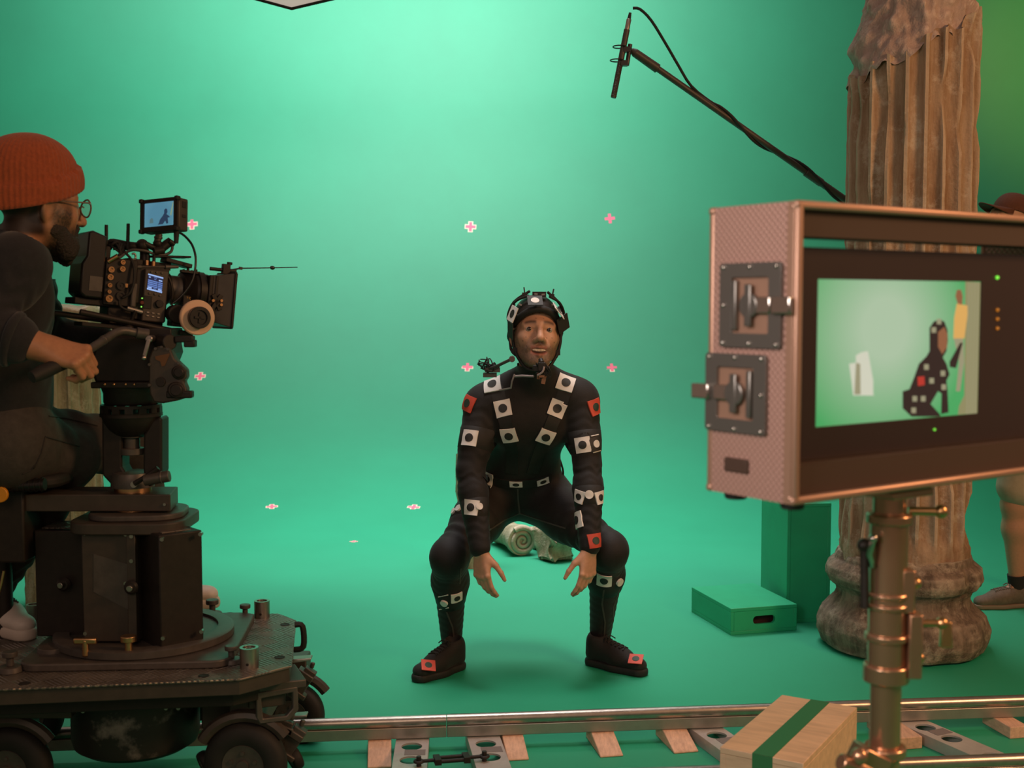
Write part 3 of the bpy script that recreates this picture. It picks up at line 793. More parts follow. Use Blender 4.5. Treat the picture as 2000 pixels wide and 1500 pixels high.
# side fittings: two recessed butterfly latches and a hand slot
def sloc(px, py):
    p_ = onplane(px, py, K, e1); q = p_ - K; return q.dot(e2), q.z
def latch(pts, open_dir):
    (y0, z0), (y1, z1) = sloc(*pts[0]), sloc(*pts[1])
    yc, zc = (y0 + y1) / 2, (z0 + z1) / 2; wy, hz = abs(y1 - y0), abs(z1 - z0)
    Mx = frame(V((0, 1, 0)), V((0, 0, 1)), V((1, 0, 0)), (-.0045, yc, zc))
    b = MB(); ow, oh = wy * .60, hz * .66
    b.plate([rrect(wy, hz, .006), rrect(ow, oh, .003)], -.002, .004, Mx); pl = b.build('latch_plate', M['latch'], case, local=True, bevel=.001)
    b = MB(); b.box((.0015 - .0015, yc, zc), (.0025, ow, oh)); 
    b.build('latch_dish', M['case_edge'], pl, local=True, smooth=0)
    b = MB(); b.cyl((-.003, yc, zc), (-.010, yc, zc), ow * .25); b.box((-.009, yc, zc), (.005, ow * .18, oh * .75)); b.box((-.0055, yc + open_dir * ow * .40, zc), (.008, ow * .13, oh * .9))
    b.build('butterfly_handle', M['latch'], pl, local=True, bevel=.002)
    b = MB(); yh = yc - open_dir * wy * .54
    b.box((-.010, yh, zc), (.008, wy * .30, hz * .20)); b.box((-.006, yc - open_dir * wy * .22, zc), (.006, wy * .25, hz * .2))
    b.build('hook', M['chrome'], pl, local=True, bevel=.002)
    for sy in (-1, 0, 1):
        for sz in (-1, 0, 1):
            if sy or sz:
                b = MB(); b.ball((-.0065, yc + sy * wy * .43, zc + sz * hz * .45), .0032, nu=10, nv=6); b.build('rivet', M['chrome'], pl, local=True)
latch(((1412, 515), (1530, 682)), 1)
latch(((1384, 688), (1500, 852)), -1)
y_, z_ = sloc(1440, 909); b = MB()
b.box((-.001, y_, z_), (.006, .048, .021)); b.build('hand_slot', M['case_in'], case, local=True, bevel=.002)
# ------------------------------------------------------------ the stand
sp = at(1735, 1100, 1.94)
X0, Y0 = sp.x, sp.y
st = thing('light_stand', 'chrome tube stand with clamps holding up the monitor case', 'stand', (X0, Y0, 0))
zc = lambda py: at(1735, py, Y0).z
M['stand'] = mat('warm_chrome_tube', (.50, .29, .18), .26, metal=.85, var=(6, .1))
b = MB(); b.cyl((0, 0, .30), (0, 0, zc(1300)), .0245, n=32); b.build('lower_tube', M['stand'], st, local=True)
b = MB(); b.cyl((0, 0, zc(1325)), (0, 0, zc(1000)), .030, n=32); b.build('middle_tube', M['stand'], st, local=True)
b = MB(); b.cyl((0, 0, zc(1010)), (0, 0, K.z - .024), .026, n=32); b.build('upper_tube', M['stand'], st, local=True)
for (ya, yb, r) in ((1002, 1022, .036), (1155, 1166, .034), (1176, 1188, .034), (1235, 1250, .035), (1296, 1330, .0365), (1455, 1475, .034)):
    b = MB(); b.cyl((0, 0, zc(yb)), (0, 0, zc(ya)), r, n=32); b.build('collar', M['stand'], st, local=True, bevel=.003)
b = MB(); b.box((0, .01, K.z - .018), (.10, .10, .012), (0, 0, math.atan2(e1.y, e1.x))); b.build('top_plate', M['stand'], st, local=True, bevel=.002)
b = MB(); b.box((.038, -.012, zc(1255)), (.022, .034, zc(1190) - zc(1315))); b.box((.026, -.01, zc(1150)), (.022, .03, .07)); b.build('clamp_block', M['stand'], st, local=True, bevel=.003)
def knob(px, py, L=.035, flag=True):
    z = zc(py); b = MB(); b.cyl((.035, -.012, z), (.035 + L, -.014, z), .006, n=14); b.ball((.035 + L, -.014, z), (.010, .010, .010))
    if flag: b.box((.042 + L, -.014, z - .018), (.020, .012, .042), None, .8)
    b.build('wing_screw', M['brass'], st, local=True, bevel=.002)
knob(0, 1213, .048); knob(0, 1280, .012, False); knob(0, 1135, .004, False)
b = MB(); z = zc(998); b.cyl((.03, 0, z), (.075, -.006, z), .007); b.ball((.08, -.006, z), .011); b.build('wing_screw', M['brass'], st, local=True)
b = MB(); b.tube([(-.032, -.02, zc(1100)), (-.04, -.03, zc(1075)), (-.034, -.03, zc(1045))], .005, 8); b.ball((-.034, -.03, zc(1045)), .007); b.build('lever', M['chrome'], st, local=True)
b = MB(); b.tube([(-.042, -.02, zc(1180)), (-.045, -.02, zc(1065))], .007, 8); b.ball((-.045, -.02, zc(1060)), .011); b.build('clamp_screw', M['black'], st, local=True)
b = MB(); zz = zc(1475)
b.box((-.034, -.02, zc(1480)), (.05, .05, .045), (0, .5, .2)); b.cyl((-.02, -.03, zc(1500)), (-.085, -.05, zc(1465)), .014); b.ball((-.055, -.05, zc(1455)), .014)
b.build('leg_collar', M['stand'], st, local=True, bevel=.003)
for k in range(3):
    a = R(80 + 120 * k); d = V((math.cos(a), math.sin(a), 0))
    b = MB(); b.cyl(d * .03 + V((0, 0, .66)), d * .40 + V((0, 0, .02)), .0125); b.cyl(d * .03 + V((0, 0, .35)), d * .22 + V((0, 0, .335)), .008); b.ball(d * .40 + V((0, 0, .018)), .018); b.build('leg', M['stand'], st, local=True)
# ------------------------------------------------------------ camera dolly
def tread_mat():
    m = mat('worn_tread_plate', (.17, .15, .13), .34, metal=.45, var=(9, .3))
    nt = m.node_tree; N = nt.nodes; L = nt.links; b = N['Principled BSDF']
    tc = N.new('ShaderNodeTexCoord'); mp = N.new('ShaderNodeMapping'); mp.inputs['Rotation'].default_value = (0, 0, R(45)); mp.inputs['Location'].default_value = (0, 0, .013)
    L.new(tc.outputs['Object'], mp.inputs[0])
    ck = N.new('ShaderNodeTexChecker'); ck.inputs['Scale'].default_value = 17; L.new(mp.outputs[0], ck.inputs[0])
    wx = N.new('ShaderNodeTexWave'); wx.bands_direction = 'X'; wx.inputs['Scale'].default_value = 28; L.new(mp.outputs[0], wx.inputs[0])
    wy = N.new('ShaderNodeTexWave'); wy.bands_direction = 'Y'; wy.inputs['Scale'].default_value = 28; L.new(mp.outputs[0], wy.inputs[0])
    mx = N.new('ShaderNodeMix'); L.new(ck.outputs['Fac'], mx.inputs[0]); L.new(wx.outputs['Fac'], mx.inputs[2]); L.new(wy.outputs['Fac'], mx.inputs[3])
    bp = N.new('ShaderNodeBump'); bp.inputs['Strength'].default_value = .9; bp.inputs['Distance'].default_value = .004
    L.new(mx.outputs[0], bp.inputs['Height']); L.new(bp.outputs[0], b.inputs['Normal'])
    return m
M['tread'] = tread_mat()
M['chipped'] = mat('chipped_black_paint', (.013, .011, .010), .5, var=(7.5, .555), two=(.16, .145, .13))
DH = .45
DL = thing('camera_dolly', 'black camera dolly with tread-plate deck and pneumatic wheels on the rails', 'dolly', (-1.05, 3.45, 0))
P = lambda px, py, z=DH: atz(px, py, z)
def deckpts():
    pts = [P(398, 1199), P(544, 1198), P(579, 1211), P(570, 1300), P(470, 1326)]
    n0 = P(0, 1346); dirn = (P(470, 1326) - n0).normalized()
    near_left = n0 - dirn * .55; far = P(398, 1199); dirf = (P(398, 1199) - P(544, 1198)).normalized()
    far_left = far + dirf * 1.15
    return [far_left, far, pts[1], pts[2], pts[3], pts[4], near_left]
dp = deckpts()
b = MB(); b.prism([(p.x, p.y) for p in dp], DH - .006, DH); b.build('deck', M['tread'], DL, smooth=0, bevel=.002)
cen = sum(dp, V((0, 0, 0))) / len(dp)
ins = [V((cen.x + (p.x - cen.x) * .985, cen.y + (p.y - cen.y) * .975, 0)) for p in dp]
b = MB(); b.prism([(p.x, p.y) for p in ins], DH - .046, DH - .006); b.build('deck_skirt', M['brown_black'], DL, smooth=0, bevel=.002)
ins2 = [V((cen.x + (p.x - cen.x) * .90, cen.y + (p.y - cen.y) * .78, 0)) for p in dp]
b = MB(); b.prism([(p.x, p.y) for p in ins2], DH - .10, DH - .046); b.build('chassis', M['black'], DL, smooth=0, bevel=.003)
for (px, py) in ((448, 1199), (557, 1220), (546, 1284), (398, 1320), (48, 1335), (100, 1222)):
    q = P(px, py); b = MB(); b.lathe([(.0, .0012), (.011, .0012), (.013, .002), (.015, .0008)], (q.x, q.y, DH), n=20); b.build('deck_hole', M['rubber'], DL)
for (px, py, r, h) in ((512, 1205, .024, .052), (487, 1303, .0255, .055), (66, 1210, .022, .048)):
    q = P(px, py); b = MB(); b.pipe((q.x, q.y, DH), (q.x, q.y, DH + h), r, r * .68); 
    b.cyl((q.x, q.y, DH), (q.x, q.y, DH + h * .82), r * .68, n=24); b.pipe((q.x, q.y, DH + h * .8), (q.x, q.y, DH + h * .93), r * .5, r * .36)
    so = b.build('deck_socket', M['steel'], DL, bevel=.0015)
    b = MB(); b.cyl((q.x, q.y - r * .97, DH + .014), (q.x, q.y - r - .001, DH + .014), .004, n=12); b.build('set_screw', M['black'], so)
for (px, py, s) in ((479, 1209, 1), (452, 1295, 1.05), (20, 1312, 1.2), (415, 1205, 1.2)):
    q = P(px, py); b = MB(); b.cyl((q.x, q.y, DH), (q.x, q.y, DH + .013 * s), .027 * s, .024 * s); b.cyl((q.x, q.y, DH + .013 * s), (q.x, q.y, DH + .034 * s), .008 * s); b.cyl((q.x, q.y, DH + .034 * s), (q.x, q.y, DH + .046 * s), .0165 * s)
    b.build('deck_knob', M['dark_grey'], DL, bevel=.002)
# base plate and turntable
TZ = DH
cP = V((-1.055, 3.47, TZ))
b = MB(); b.prism(rrect(.56, .52, .05, 6), TZ, TZ + .022, frame(V((math.cos(.07), math.sin(.07), 0)), V((-math.sin(.07), math.cos(.07), 0)), V((0, 0, 1)), (cP.x, cP.y, 0))); b.build('base_plate', M['dark_grey'], DL, bevel=.004)
b = MB(); b.lathe([(.246, TZ + .022), (.250, TZ + .026), (.250, TZ + .044), (.244, TZ + .048), (.205, TZ + .048), (.205, TZ + .040), (.0, TZ + .040)], (cP.x, cP.y, 0), n=72); b.build('turntable_ring', M['dark_grey'], DL)
for (px, py) in ((390, 1258), (102, 1272)):
    q = P(px, py, TZ + .02); b = MB(); b.cyl((q.x, q.y, TZ + .02), (q.x, q.y, TZ + .034), .040, .038, 32); b.build('cover_cap', M['dark_grey'], DL, bevel=.002)
q = at(167, 1256, 3.24); b = MB(); b.box((q.x, q.y, q.z + .006), (.062, .016, .017), None); b.cyl((q.x, q.y, q.z + .01), (q.x, q.y, TZ + .03), .009); b.build('lock_lever', M['brass'], DL, bevel=.004)
q = at(251, 1250, 3.24); b = MB(); b.cyl((q.x, q.y, TZ + .03), (q.x, q.y, q.z - .004), .010); b.cyl((q.x, q.y, q.z - .004), (q.x, q.y, q.z + .012), .021); b.build('lock_knob', M['brass'], DL, bevel=.002)
# pedestal column boxes
PB = TZ + .045
def zz(py, Y): return at(1000, py, Y).z
c0 = at(160, 1100, 3.33); c1 = at(268, 1100, 3.33); zt0 = zz(1030, 3.33)
b = MB(); b.box(((c0.x + c1.x) / 2, 3.33 + .13, (PB + zt0) / 2), (c1.x - c0.x, .26, zt0 - PB)); ctr = b.build('column_housing', M['brown_black'], DL, bevel=.003)
# lighter worn label panel on front
q = [at(183, 1082, 3.329), at(250, 1102, 3.329), at(250, 1190, 3.329), at(183, 1156, 3.329)]
b = MB(); b.mesh([V((p.x, 3.3285, p.z)) for p in q] + [V((p.x, 3.331, p.z)) for p in q], [(0, 1, 2, 3), (7, 6, 5, 4), (0, 4, 5, 1), (1, 5, 6, 2), (2, 6, 7, 3), (3, 7, 4, 0)]); b.build('scuffed_panel', M['dark_grey'], ctr, smooth=0)
b = MB(); s0 = at(250, 1100, 3.325); s1 = at(267, 1100, 3.325); b.box(((s0.x + s1.x) / 2, 3.322, (PB + zt0) / 2), (s1.x - s0.x, .014, zt0 - PB - .006)); b.build('screw_strip', M['brown_black'], ctr, bevel=.002)
for (px, py) in ((165, 1042), (245, 1044), (259, 1046), (259, 1094), (166, 1238), (245, 1140)):
    q = at(px, py, 3.326); b = MB(); b.cyl((q.x, 3.334 if px < 250 else 3.318, q.z), (q.x, 3.326 if px < 250 else 3.312, q.z), .0055, n=12); b.build('screw', M['steel'], ctr)
def wbox(name, corner, yaw, w_, d_, z0, z1, m):
    """box given by its nearest vertical edge"""
    x = V((math.cos(yaw), math.sin(yaw), 0)); y = V((-x.y, x.x, 0)); c = corner + x * w_ / 2 + y * d_ / 2
    bb = MB(); bb.box((c.x, c.y, (z0 + z1) / 2), (w_, d_, z1 - z0), (0, 0, yaw)); return bb.build(name, m, DL, bevel=.004)
cr = at(312, 1150, 3.27); yw = R(40)
rb_ = wbox('counterweight_box', V((cr.x, cr.y, 0)), yw, .126, .14, PB - .018, zz(1046, 3.27), M['black'])
for (px, py) in ((317, 1053), (392, 1043), (319, 1246), (394, 1233)):
    q = at(px, py, 3.27 + (px - 312) * .0006); b = MB(); b.cyl((q.x, q.y - .006, q.z), (q.x, q.y + .008, q.z), .0055, n=12); b.build('screw', M['steel'], rb_)
b = MB(); x_ = V((math.cos(yw), math.sin(yw), 0)); y_ = V((-x_.y, x_.x, 0)); c = V((cr.x, cr.y, 0)) + x_ * .063 + y_ * .07
b.box((c.x, c.y, zz(1046, 3.27) + .001), (.085, .09, .002), (0, 0, yw)); b.build('grip_pad', M['tread'], rb_, smooth=0)
sh0 = at(275, 1121, 3.34); sh1 = at(309, 1252, 3.29)
lw = at(68, 1100, 3.42); lx = at(160, 1100, 3.42)
lb_ = wbox('counterweight_box', V((lw.x, lw.y, 0)), 0, lx.x - lw.x + .004, .16, PB - .01, zz(1036, 3.42), M['black'])
b = MB(); b.box(((lw.x + lx.x) / 2 - .01, 3.50, zz(1036, 3.42) + .001), (.09, .10, .002)); b.build('grip_pad', M['tread'], lb_, smooth=0)
for (px, py, par) in ((126, 1140, lb_), (258, 1146, ctr)):
    q = at(px, py, 3.40 if par == lb_ else 3.31); b = MB()
    b.lathe([(.010, 0), (.018, .004), (.020, .012), (.014, .018)], q + V((0, .004, 0)), (0, -1, 0), 24); b.build('round_knob', M['black'], par)
    b = MB(); b.cyl(q + V((0, -.012, 0)), q + V((-.004 if par == lb_ else 0, -.026, 0)), .0085, n=16); b.build('push_pin', M['steel'], par, bevel=.001)
# top of the column: stepped round plates
zc0 = zz(1030, 3.40); zc1 = zz(1012, 3.40); zc2 = zz(1000, 3.40)
ctop = at(266, 1010, 3.45); cX, cY = ctop.x, 3.45
b = MB(); b.prism(rrect(.318, .28, .07, 6), zc0 - .006, zc1, frame(V((1, 0, 0)), V((0, 1, 0)), V((0, 0, 1)), (cX, cY, 0))); b.build('column_cap', M['brown_black'], DL, bevel=.004)
b = MB(); b.prism(rrect(.262, .23, .08, 6), zc1, zc2, frame(V((math.cos(.1), math.sin(.1), 0)), V((-math.sin(.1), math.cos(.1), 0)), V((0, 0, 1)), (cX + .01, cY, 0))); b.build('column_cap', M['dark_grey'], DL, bevel=.004)
b = MB(); b.cyl((cX - .005, cY, zc2 - .002), (cX - .005, cY, zz(986, 3.40)), .057, n=40); b.build('swivel_ring', M['brass'], DL)
# offset arm
az0 = zz(1002, 3.38) + .004; az1 = zz(966, 3.38)
xa = at(45, 980, 3.38).x; xb = at(333, 980, 3.38).x
b = MB(); b.prism([(xa, 3.38), (xb, 3.38), (xb - .02, 3.53), (xa, 3.53)], az0, az1); arm = b.build('offset_arm', M['brown_black'], DL, smooth=0, bevel=.003)
b = MB(); b.prism(rrect(.105, .026, .0125, 6), az1 - .001, az1 + .0008, Matrix.Translation((at(172, 970, 3.45).x, 3.46, 0))); b.build('slot', M['rubber'], arm)
q = at(322, 985, 3.379); b = MB(); b.cyl((q.x, 3.379, q.z), (q.x, 3.374, q.z), .004, n=12); b.build('screw', M['steel'], arm)
# hanging arm block with seat support at the far left
b = MB(); x0 = at(-60, 1000, 3.36).x; x1 = at(46, 1000, 3.36).x; b.box(((x0 + x1) / 2, 3.43, (zz(1100, 3.36) + zz(945, 3.36)) / 2), (x1 - x0, .14, zz(945, 3.36) - zz(1100, 3.36))); b.build('arm_block', M['black'], DL, bevel=.006)
q0 = at(-10, 950, 3.33); q1 = at(88, 946, 3.33); b = MB(); b.tube([q0, q1], .017, 16)
for k in range(9): a = q0 + (q1 - q0) * (k / 9 + .05); b.cyl(a - V((.0016, 0, 0)), a + V((.0016, 0, 0)), .0195, n=16)
b.build('ribbed_grip', M['black_plastic'], DL)
q = at(2, 965, 3.30); b = MB(); b.cyl(q, q + V((0, -.012, 0)), .022, n=20); b.build('yellow_knob', mat('yellow_plastic', s2l(210, 140, 30), .4), DL, bevel=.002)
b = MB(); b.tube([at(8, 1115, 3.3), at(3, 1140, 3.3), at(-4, 1165, 3.3)], .004, 8); b.build('clip', M['brass'], DL)
# seat
sx0_, sx1_ = at(-120, 940, 3.45).x, at(134, 940, 3.45).x
sz1_ = zz(931, 3.36); sz0_ = zz(956, 3.36)
b = MB(); b.prism(rrect(sx1_ - sx0_, .30, .07, 6), sz0_, sz1_, Matrix.Translation(((sx0_ + sx1_) / 2, 3.50, 0))); b.build('seat', M['rubber'], DL, bevel=.012)
b = MB(); xs_ = (sx0_ + sx1_) / 2; b.cyl((xs_ - .05, 3.55, DH), (xs_ - .05, 3.55, sz0_), .025); b.build('seat_post', M['black'], DL)
# drum below the deck
dx, dy = at(266, 1400, 3.45).x, 3.45
b = MB(); b.lathe([(.178, DH - .07), (.178, zz(1470, 3.28)), (.172, zz(1486, 3.28)), (.15, zz(1496, 3.28)), (0, zz(1497, 3.28))], (dx, dy, 0), n=64); drum = b.build('hydraulic_drum', M['chipped'], DL)
b = MB(); b.box((dx - .01, dy - .16, zz(1372, 3.26)), (.30, .05, .03)); fl = b.build('drum_flange', M['dark_grey'], drum, bevel=.002)
for px in (138, 163, 325, 349):
    q = at(px, 1382 if px > 200 else 1388, 3.262); b = MB(); b.cyl(q, q + V((0, -.006, 0)), .0055, n=12); b.build('screw', M['steel'], fl)
# wheels
def wheel(c, r, wdt, ax, nm='wheel'):
    c = V(c); ax = V(ax).normalized()
    b = MB()
    b.lathe([(r * .50, -wdt * .42), (r * .62, -wdt * .5), (r * .88, -wdt * .48), (r * .97, -wdt * .3), (r, -wdt * .12), (r, wdt * .12), (r * .97, wdt * .3), (r * .88, wdt * .48), (r * .62, wdt * .5), (r * .50, wdt * .42), (r * .5, -wdt * .42)], c, ax, 48)
    wo = b.build(nm, M['rubber'], DL, smooth=60)
    b = MB(); b.lathe([(.0, -wdt * .40), (r * .40, -wdt * .40), (r * .50, -wdt * .45), (r * .52, -wdt * .36), (r * .52, wdt * .4), (0, wdt * .4)], c, ax, 40)
    for k in range(5):
        x, y, z = axes_from(ax); a = k * 2 * PI / 5 + .3; p_ = c + (x * math.cos(a) + y * math.sin(a)) * r * .30
        b.cyl(p_ - ax * wdt * .38, p_ - ax * wdt * .46, .0055, n=10)
    b.cyl(c - ax * wdt * .38, c - ax * wdt * .52, r * .14, n=20)
    b.build('hub', M['dark_grey'], wo, smooth=35)
WA = (0.10, 1, 0)
nl = lambda x: na + rd * ((V((x, 0, 0)) - na).x / rd.x)
def rail_pt(px, base):
    # point on a rail centre line at the photo column px
    for k in range(400):
        p_ = base + rd * (-3 + k * .02)
        if (p_.x / p_.y) * F + 1000 > px: return p_
w1 = at(480, 1490, 3.30); wr = .116
wheel(w1, wr, .062, WA)
w2 = at(22, 1500, 3.27); wheel(w2, wr, .062, WA)
w3 = at(572, 1395, 3.92); wheel(w3, .105, .06, WA)
w4 = at(64, 1394, 3.70); wheel(w4, .098, .06, WA)
# guide rollers running on the rail (skate wheels at an angle)
def bogie(w, s=1, back=False):
    b = MB()
    b.tube([w + V((math.cos(a) * (wr + .016), .0, math.sin(a) * (wr + .016))) for a in [R(35 + k * 9) for k in range(14)]], .018, 8)
    b.build('fender', M['brown_black'], DL)
    b = MB(); b.box(w + V((0, .05, .135)), (.09, .09, .10)); b.build('kingpin_block', M['brown_black'], DL, bevel=.005)
bogie(w1); bogie(w2); bogie(w3)
b = MB(); b.box(w4 + V((0, .05, .10)), (.09, .06, .06)); b.build('kingpin_block', M['brown_black'], DL, bevel=.004)
for (px, py, Y, an) in ((568, 1452, 3.40, .6), (590, 1335, 3.80, .6), (548, 1440, 3.40, .4), (35, 1455, 3.35, -.5)):
    q = at(px, py, Y); b = MB(); b.box(q, (.040, .03, .11), (0, an, 0)); b.box(q + V((.012, -.002, .03)), (.055, .04, .02), (0, an, 0)); b.box(q + V((-.01, -.004, -.03)), (.05, .036, .016), (0, an, 0)); 
    b.cyl(q + V((.03, 0, .05)), q + V((.036, 0, .068)), .008, n=6); b.build('steering_link', M['dark_grey'], DL, bevel=.003)
for (px, py, Y) in ((575, 1480, 3.42), (402, 1490, 3.40)):
    q = at(px, py, Y); wheel(q, .036, .03, (.8, .5, .35), 'guide_roller')
# corner bracket with D-shaped handle
q = at(540, 1377, 3.30); ww, hh_ = 82 / F * 3.3, 64 / F * 3.3
b = MB(); Mx = frame(V((.93, .36, 0)).normalized(), V((0, 0, 1)), V((.36, -.93, 0)).normalized(), q)
b.plate([[(-ww * .5, hh_ * .5), (ww * .5, hh_ * .55), (ww * .52, -hh_ * .2), (ww * .30, -hh_ * .5), (-ww * .42, -hh_ * .5), (-ww * .5, -hh_ * .3)], [(-ww * .38, hh_ * .3), (ww * .38, hh_ * .38), (ww * .38, -hh_ * .12), (ww * .22, -hh_ * .34), (-ww * .34, -hh_ * .34)]], -.012, .012, Mx)
b.build('corner_handle', M['dark_grey'], DL, bevel=.003)
b = MB(); b.box(q + V((-.01, .07, hh_ * .62)), (.13, .16, .022), (0, 0, .37)); b.build('corner_bracket', M['dark_grey'], DL, bevel=.003)
b = MB(); b.box(at(515, 1345, 3.36), (.10, .12, .07), (0, 0, .37)); b.build('corner_bracket', M['brown_black'], DL, bevel=.003)
for (px, py, Y) in ((592, 1294, 3.35), (584, 1405, 3.45)):
    q = at(px, py, Y); b = MB(); b.mesh([q + V((-.035, 0, -.004)), q + V((.022, 0, .006)), q + V((.022, 0, .012)), q + V((-.035, 0, .008)), q + V((-.035, .03, -.002)), q + V((.022, .03, .008)), q + V((.022, .03, .014)), q + V((-.035, .03, .010))], [(0, 1, 2, 3), (7, 6, 5, 4), (0, 4, 5, 1), (1, 5, 6, 2), (2, 6, 7, 3), (3, 7, 4, 0)])
    b.build('pedal', M['alu'], DL, bevel=.002)
q = at(583, 1243, 3.55); b = MB(); b.tube([q + V((-.01, 0, .035)), q + V((.012, 0, .03)), q + V((.014, 0, -.03)), q + V((-.014, 0, -.04))], .009, 8, smooth=4); b.build('side_handle', M['black'], DL)
# far axle lump under deck right
b = MB(); b.box(at(360, 1368, 3.72), (.22, .12, .09)); b.build('axle', M['brown_black'], DL, bevel=.005)
b = MB(); b.box(at(80, 1375, 3.30), (.20, .10, .05)); b.build('axle', M['brown_black'], DL, bevel=.005)
b = MB(); b.box(at(470, 1375, 3.50), (.18, .2, .08)); b.build('axle', M['brown_black'], DL, bevel=.005)
# ------------------------------------------------------------ fluid head on the dolly arm
HB = at(258, 880, 3.45)
FH = thing('fluid_head', 'black fluid pan head on the dolly arm holding up the cinema camera', 'camera head', (HB.x, HB.y, az1 if False else at(258, 966, 3.40).z))
zh = lambda py: at(258, py, 3.42).z
hx_, hy_ = HB.x, HB.y
b = MB(); b.cyl((hx_, hy_, zh(968)), (hx_, hy_, zh(950)), .052, n=40); b.build('mounting_ring', M['brass'], FH)
# fork shaped riser with bowl
def prong(pts):
    b = MB(); b.prism([((at(p[0], p[1], 3.42).x), (at(p[0], p[1], 3.42).z)) for p in pts], -.075, 0, frame(V((1, 0, 0)), V((0, 0, 1)), V((0, -1, 0)), (0, 3.42, 0)))
    return b.build('fork_arm', M['black'], FH, smooth=0, bevel=.006)
prong([(198, 808), (237, 812), (238, 912), (252, 936), (250, 953), (222, 953), (199, 928)])
prong([(280, 850), (296, 822), (312, 814), (316, 820), (316, 925), (300, 942), (296, 950), (284, 950), (279, 915)])
b = MB(); b.lathe([(.060, zh(953)), (.060, zh(935)), (.055, zh(925)), (.040, zh(922)), (0, zh(922))], (hx_, hy_, 0), n=40); b.build('base_cup', M['dark_grey'], FH)
b = MB(); q = at(282, 938, 3.36); b.cyl(q, q + V((.07, .0, .012)), .016, n=24); b.cyl(q + V((.045, 0, .008)), q + V((.05, 0, .0085)), .0175, n=24); b.build('clamp_knob', M['dark_grey'], FH, bevel=.002)
b = MB(); b.tube([at(262, 945, 3.36), at(290, 928, 3.36), at(305, 918, 3.36), at(309, 914, 3.36)], .007, 8); b.build('clamp_lever', M['black'], FH)
q = at(262, 946, 3.37); b = MB(); b.cyl(q + V((0, .02, 0)), q + V((0, -.006, 0)), .009, n=14); b.build('screw', M['steel'], FH)
b = MB(); b.lathe([(.030, zh(855)), (.045, zh(850)), (.062, zh(840)), (.076, zh(825)), (.083, zh(812)), (.085, zh(806)), (.078, zh(806)), (0, zh(808))], (hx_, hy_, 0), n=48); b.build('bowl', M['black'], FH, smooth=60)
b = MB(); b.pipe((hx_, hy_, zh(814)), (hx_, hy_, zh(808)), .086, .074, 48); b.pipe((hx_, hy_, zh(797)), (hx_, hy_, zh(791)), .084, .074, 48)
for k in range(14):
    a = 2 * PI * k / 14; c = V((hx_ + .0795 * math.cos(a), hy_ + .0795 * math.sin(a), zh(803))); b.box(c, (.009, .022, .022), (0, 0, a))
b.build('slotted_bowl_ring', M['black'], FH, smooth=40)
b = MB(); b.cyl((hx_, hy_, zh(880)), (hx_, hy_, zh(852)), .022, n=24); b.cyl((hx_, hy_, zh(890)), (hx_, hy_, zh(877)), .036, .036, 24); b.cyl((hx_, hy_, zh(856)), (hx_, hy_, zh(849)), .034, n=24); b.build('bowl_handle', M['dark_grey'], FH, bevel=.002)
# pan drum
px0, px1 = at(197, 780, 3.42).x, at(300, 780, 3.42).x; pcx = (px0 + px1) / 2; pr = (px1 - px0) / 2
b = MB(); b.lathe([(pr * .94, zh(791)), (pr, zh(786)), (pr, zh(768)), (pr * 1.04, zh(764)), (pr * 1.08, zh(756))], (pcx, hy_, 0), n=48); b.build('pan_drum', M['black'], FH)
b = MB(); fx0, fx1 = at(185, 750, 3.40).x, at(300, 750, 3.40).x; b.box(((fx0 + fx1) / 2, hy_, (zh(756) + zh(744)) / 2), (fx1 - fx0, .17, zh(744) - zh(756))); fl_ = b.build('flange', M['black'], FH, bevel=.003)
for px in (204, 222, 245, 262):
    q = at(px, 751, 3.362); b = MB(); b.ball((q.x, hy_ - .086, q.z), .0042, nu=10, nv=6); b.build('screw', M['brass'], fl_)
# tilt body: drum with horizontal axis, block above
b = MB(); tx = at(238, 700, 3.42); 
b.prism([(at(p[0], p[1], 3.42).x, at(p[0], p[1], 3.42).z) for p in ((184, 715), (196, 668), (215, 652), (290, 655), (335, 660), (340, 690), (318, 748), (196, 748))], -.075, .075, frame(V((1, 0, 0)), V((0, 0, 1)), V((0, -1, 0)), (0, hy_, 0)))
b.build('tilt_housing', M['black'], FH, smooth=30, bevel=.010)
ol = [(290, 745), (290, 700), (296, 684), (308, 676), (322, 675), (332, 681), (340, 700), (352, 712), (363, 722), (364, 738), (358, 745), (364, 760), (362, 778), (345, 783), (318, 788), (300, 786), (292, 770)]
b = MB(); b.prism([(at(p[0], p[1], 3.33).x, at(p[0], p[1], 3.33).z) for p in ol], -.02, .02, frame(V((1, 0, 0)), V((0, 0, 1)), V((0, -1, 0)), (0, 3.35, 0))); sp_ = b.build('side_plate', M['brown_black'], FH, smooth=30, bevel=.005)
for (px, py) in ((304, 681), (316, 678), (328, 682), (292, 712), (292, 752), (349, 709)):
    q = at(px, py, 3.328); b = MB(); b.cyl(q + V((0, .004, 0)), q + V((0, -.003, 0)), .004, n=10); b.build('screw', M['dark_grey'], sp_)
q = at(314, 746, 3.328); b = MB(); b.cyl(q + V((0, .004, 0)), q + V((0, -.004, 0)), .013, n=24); b.build('drag_dial', M['black'], sp_, bevel=.001)
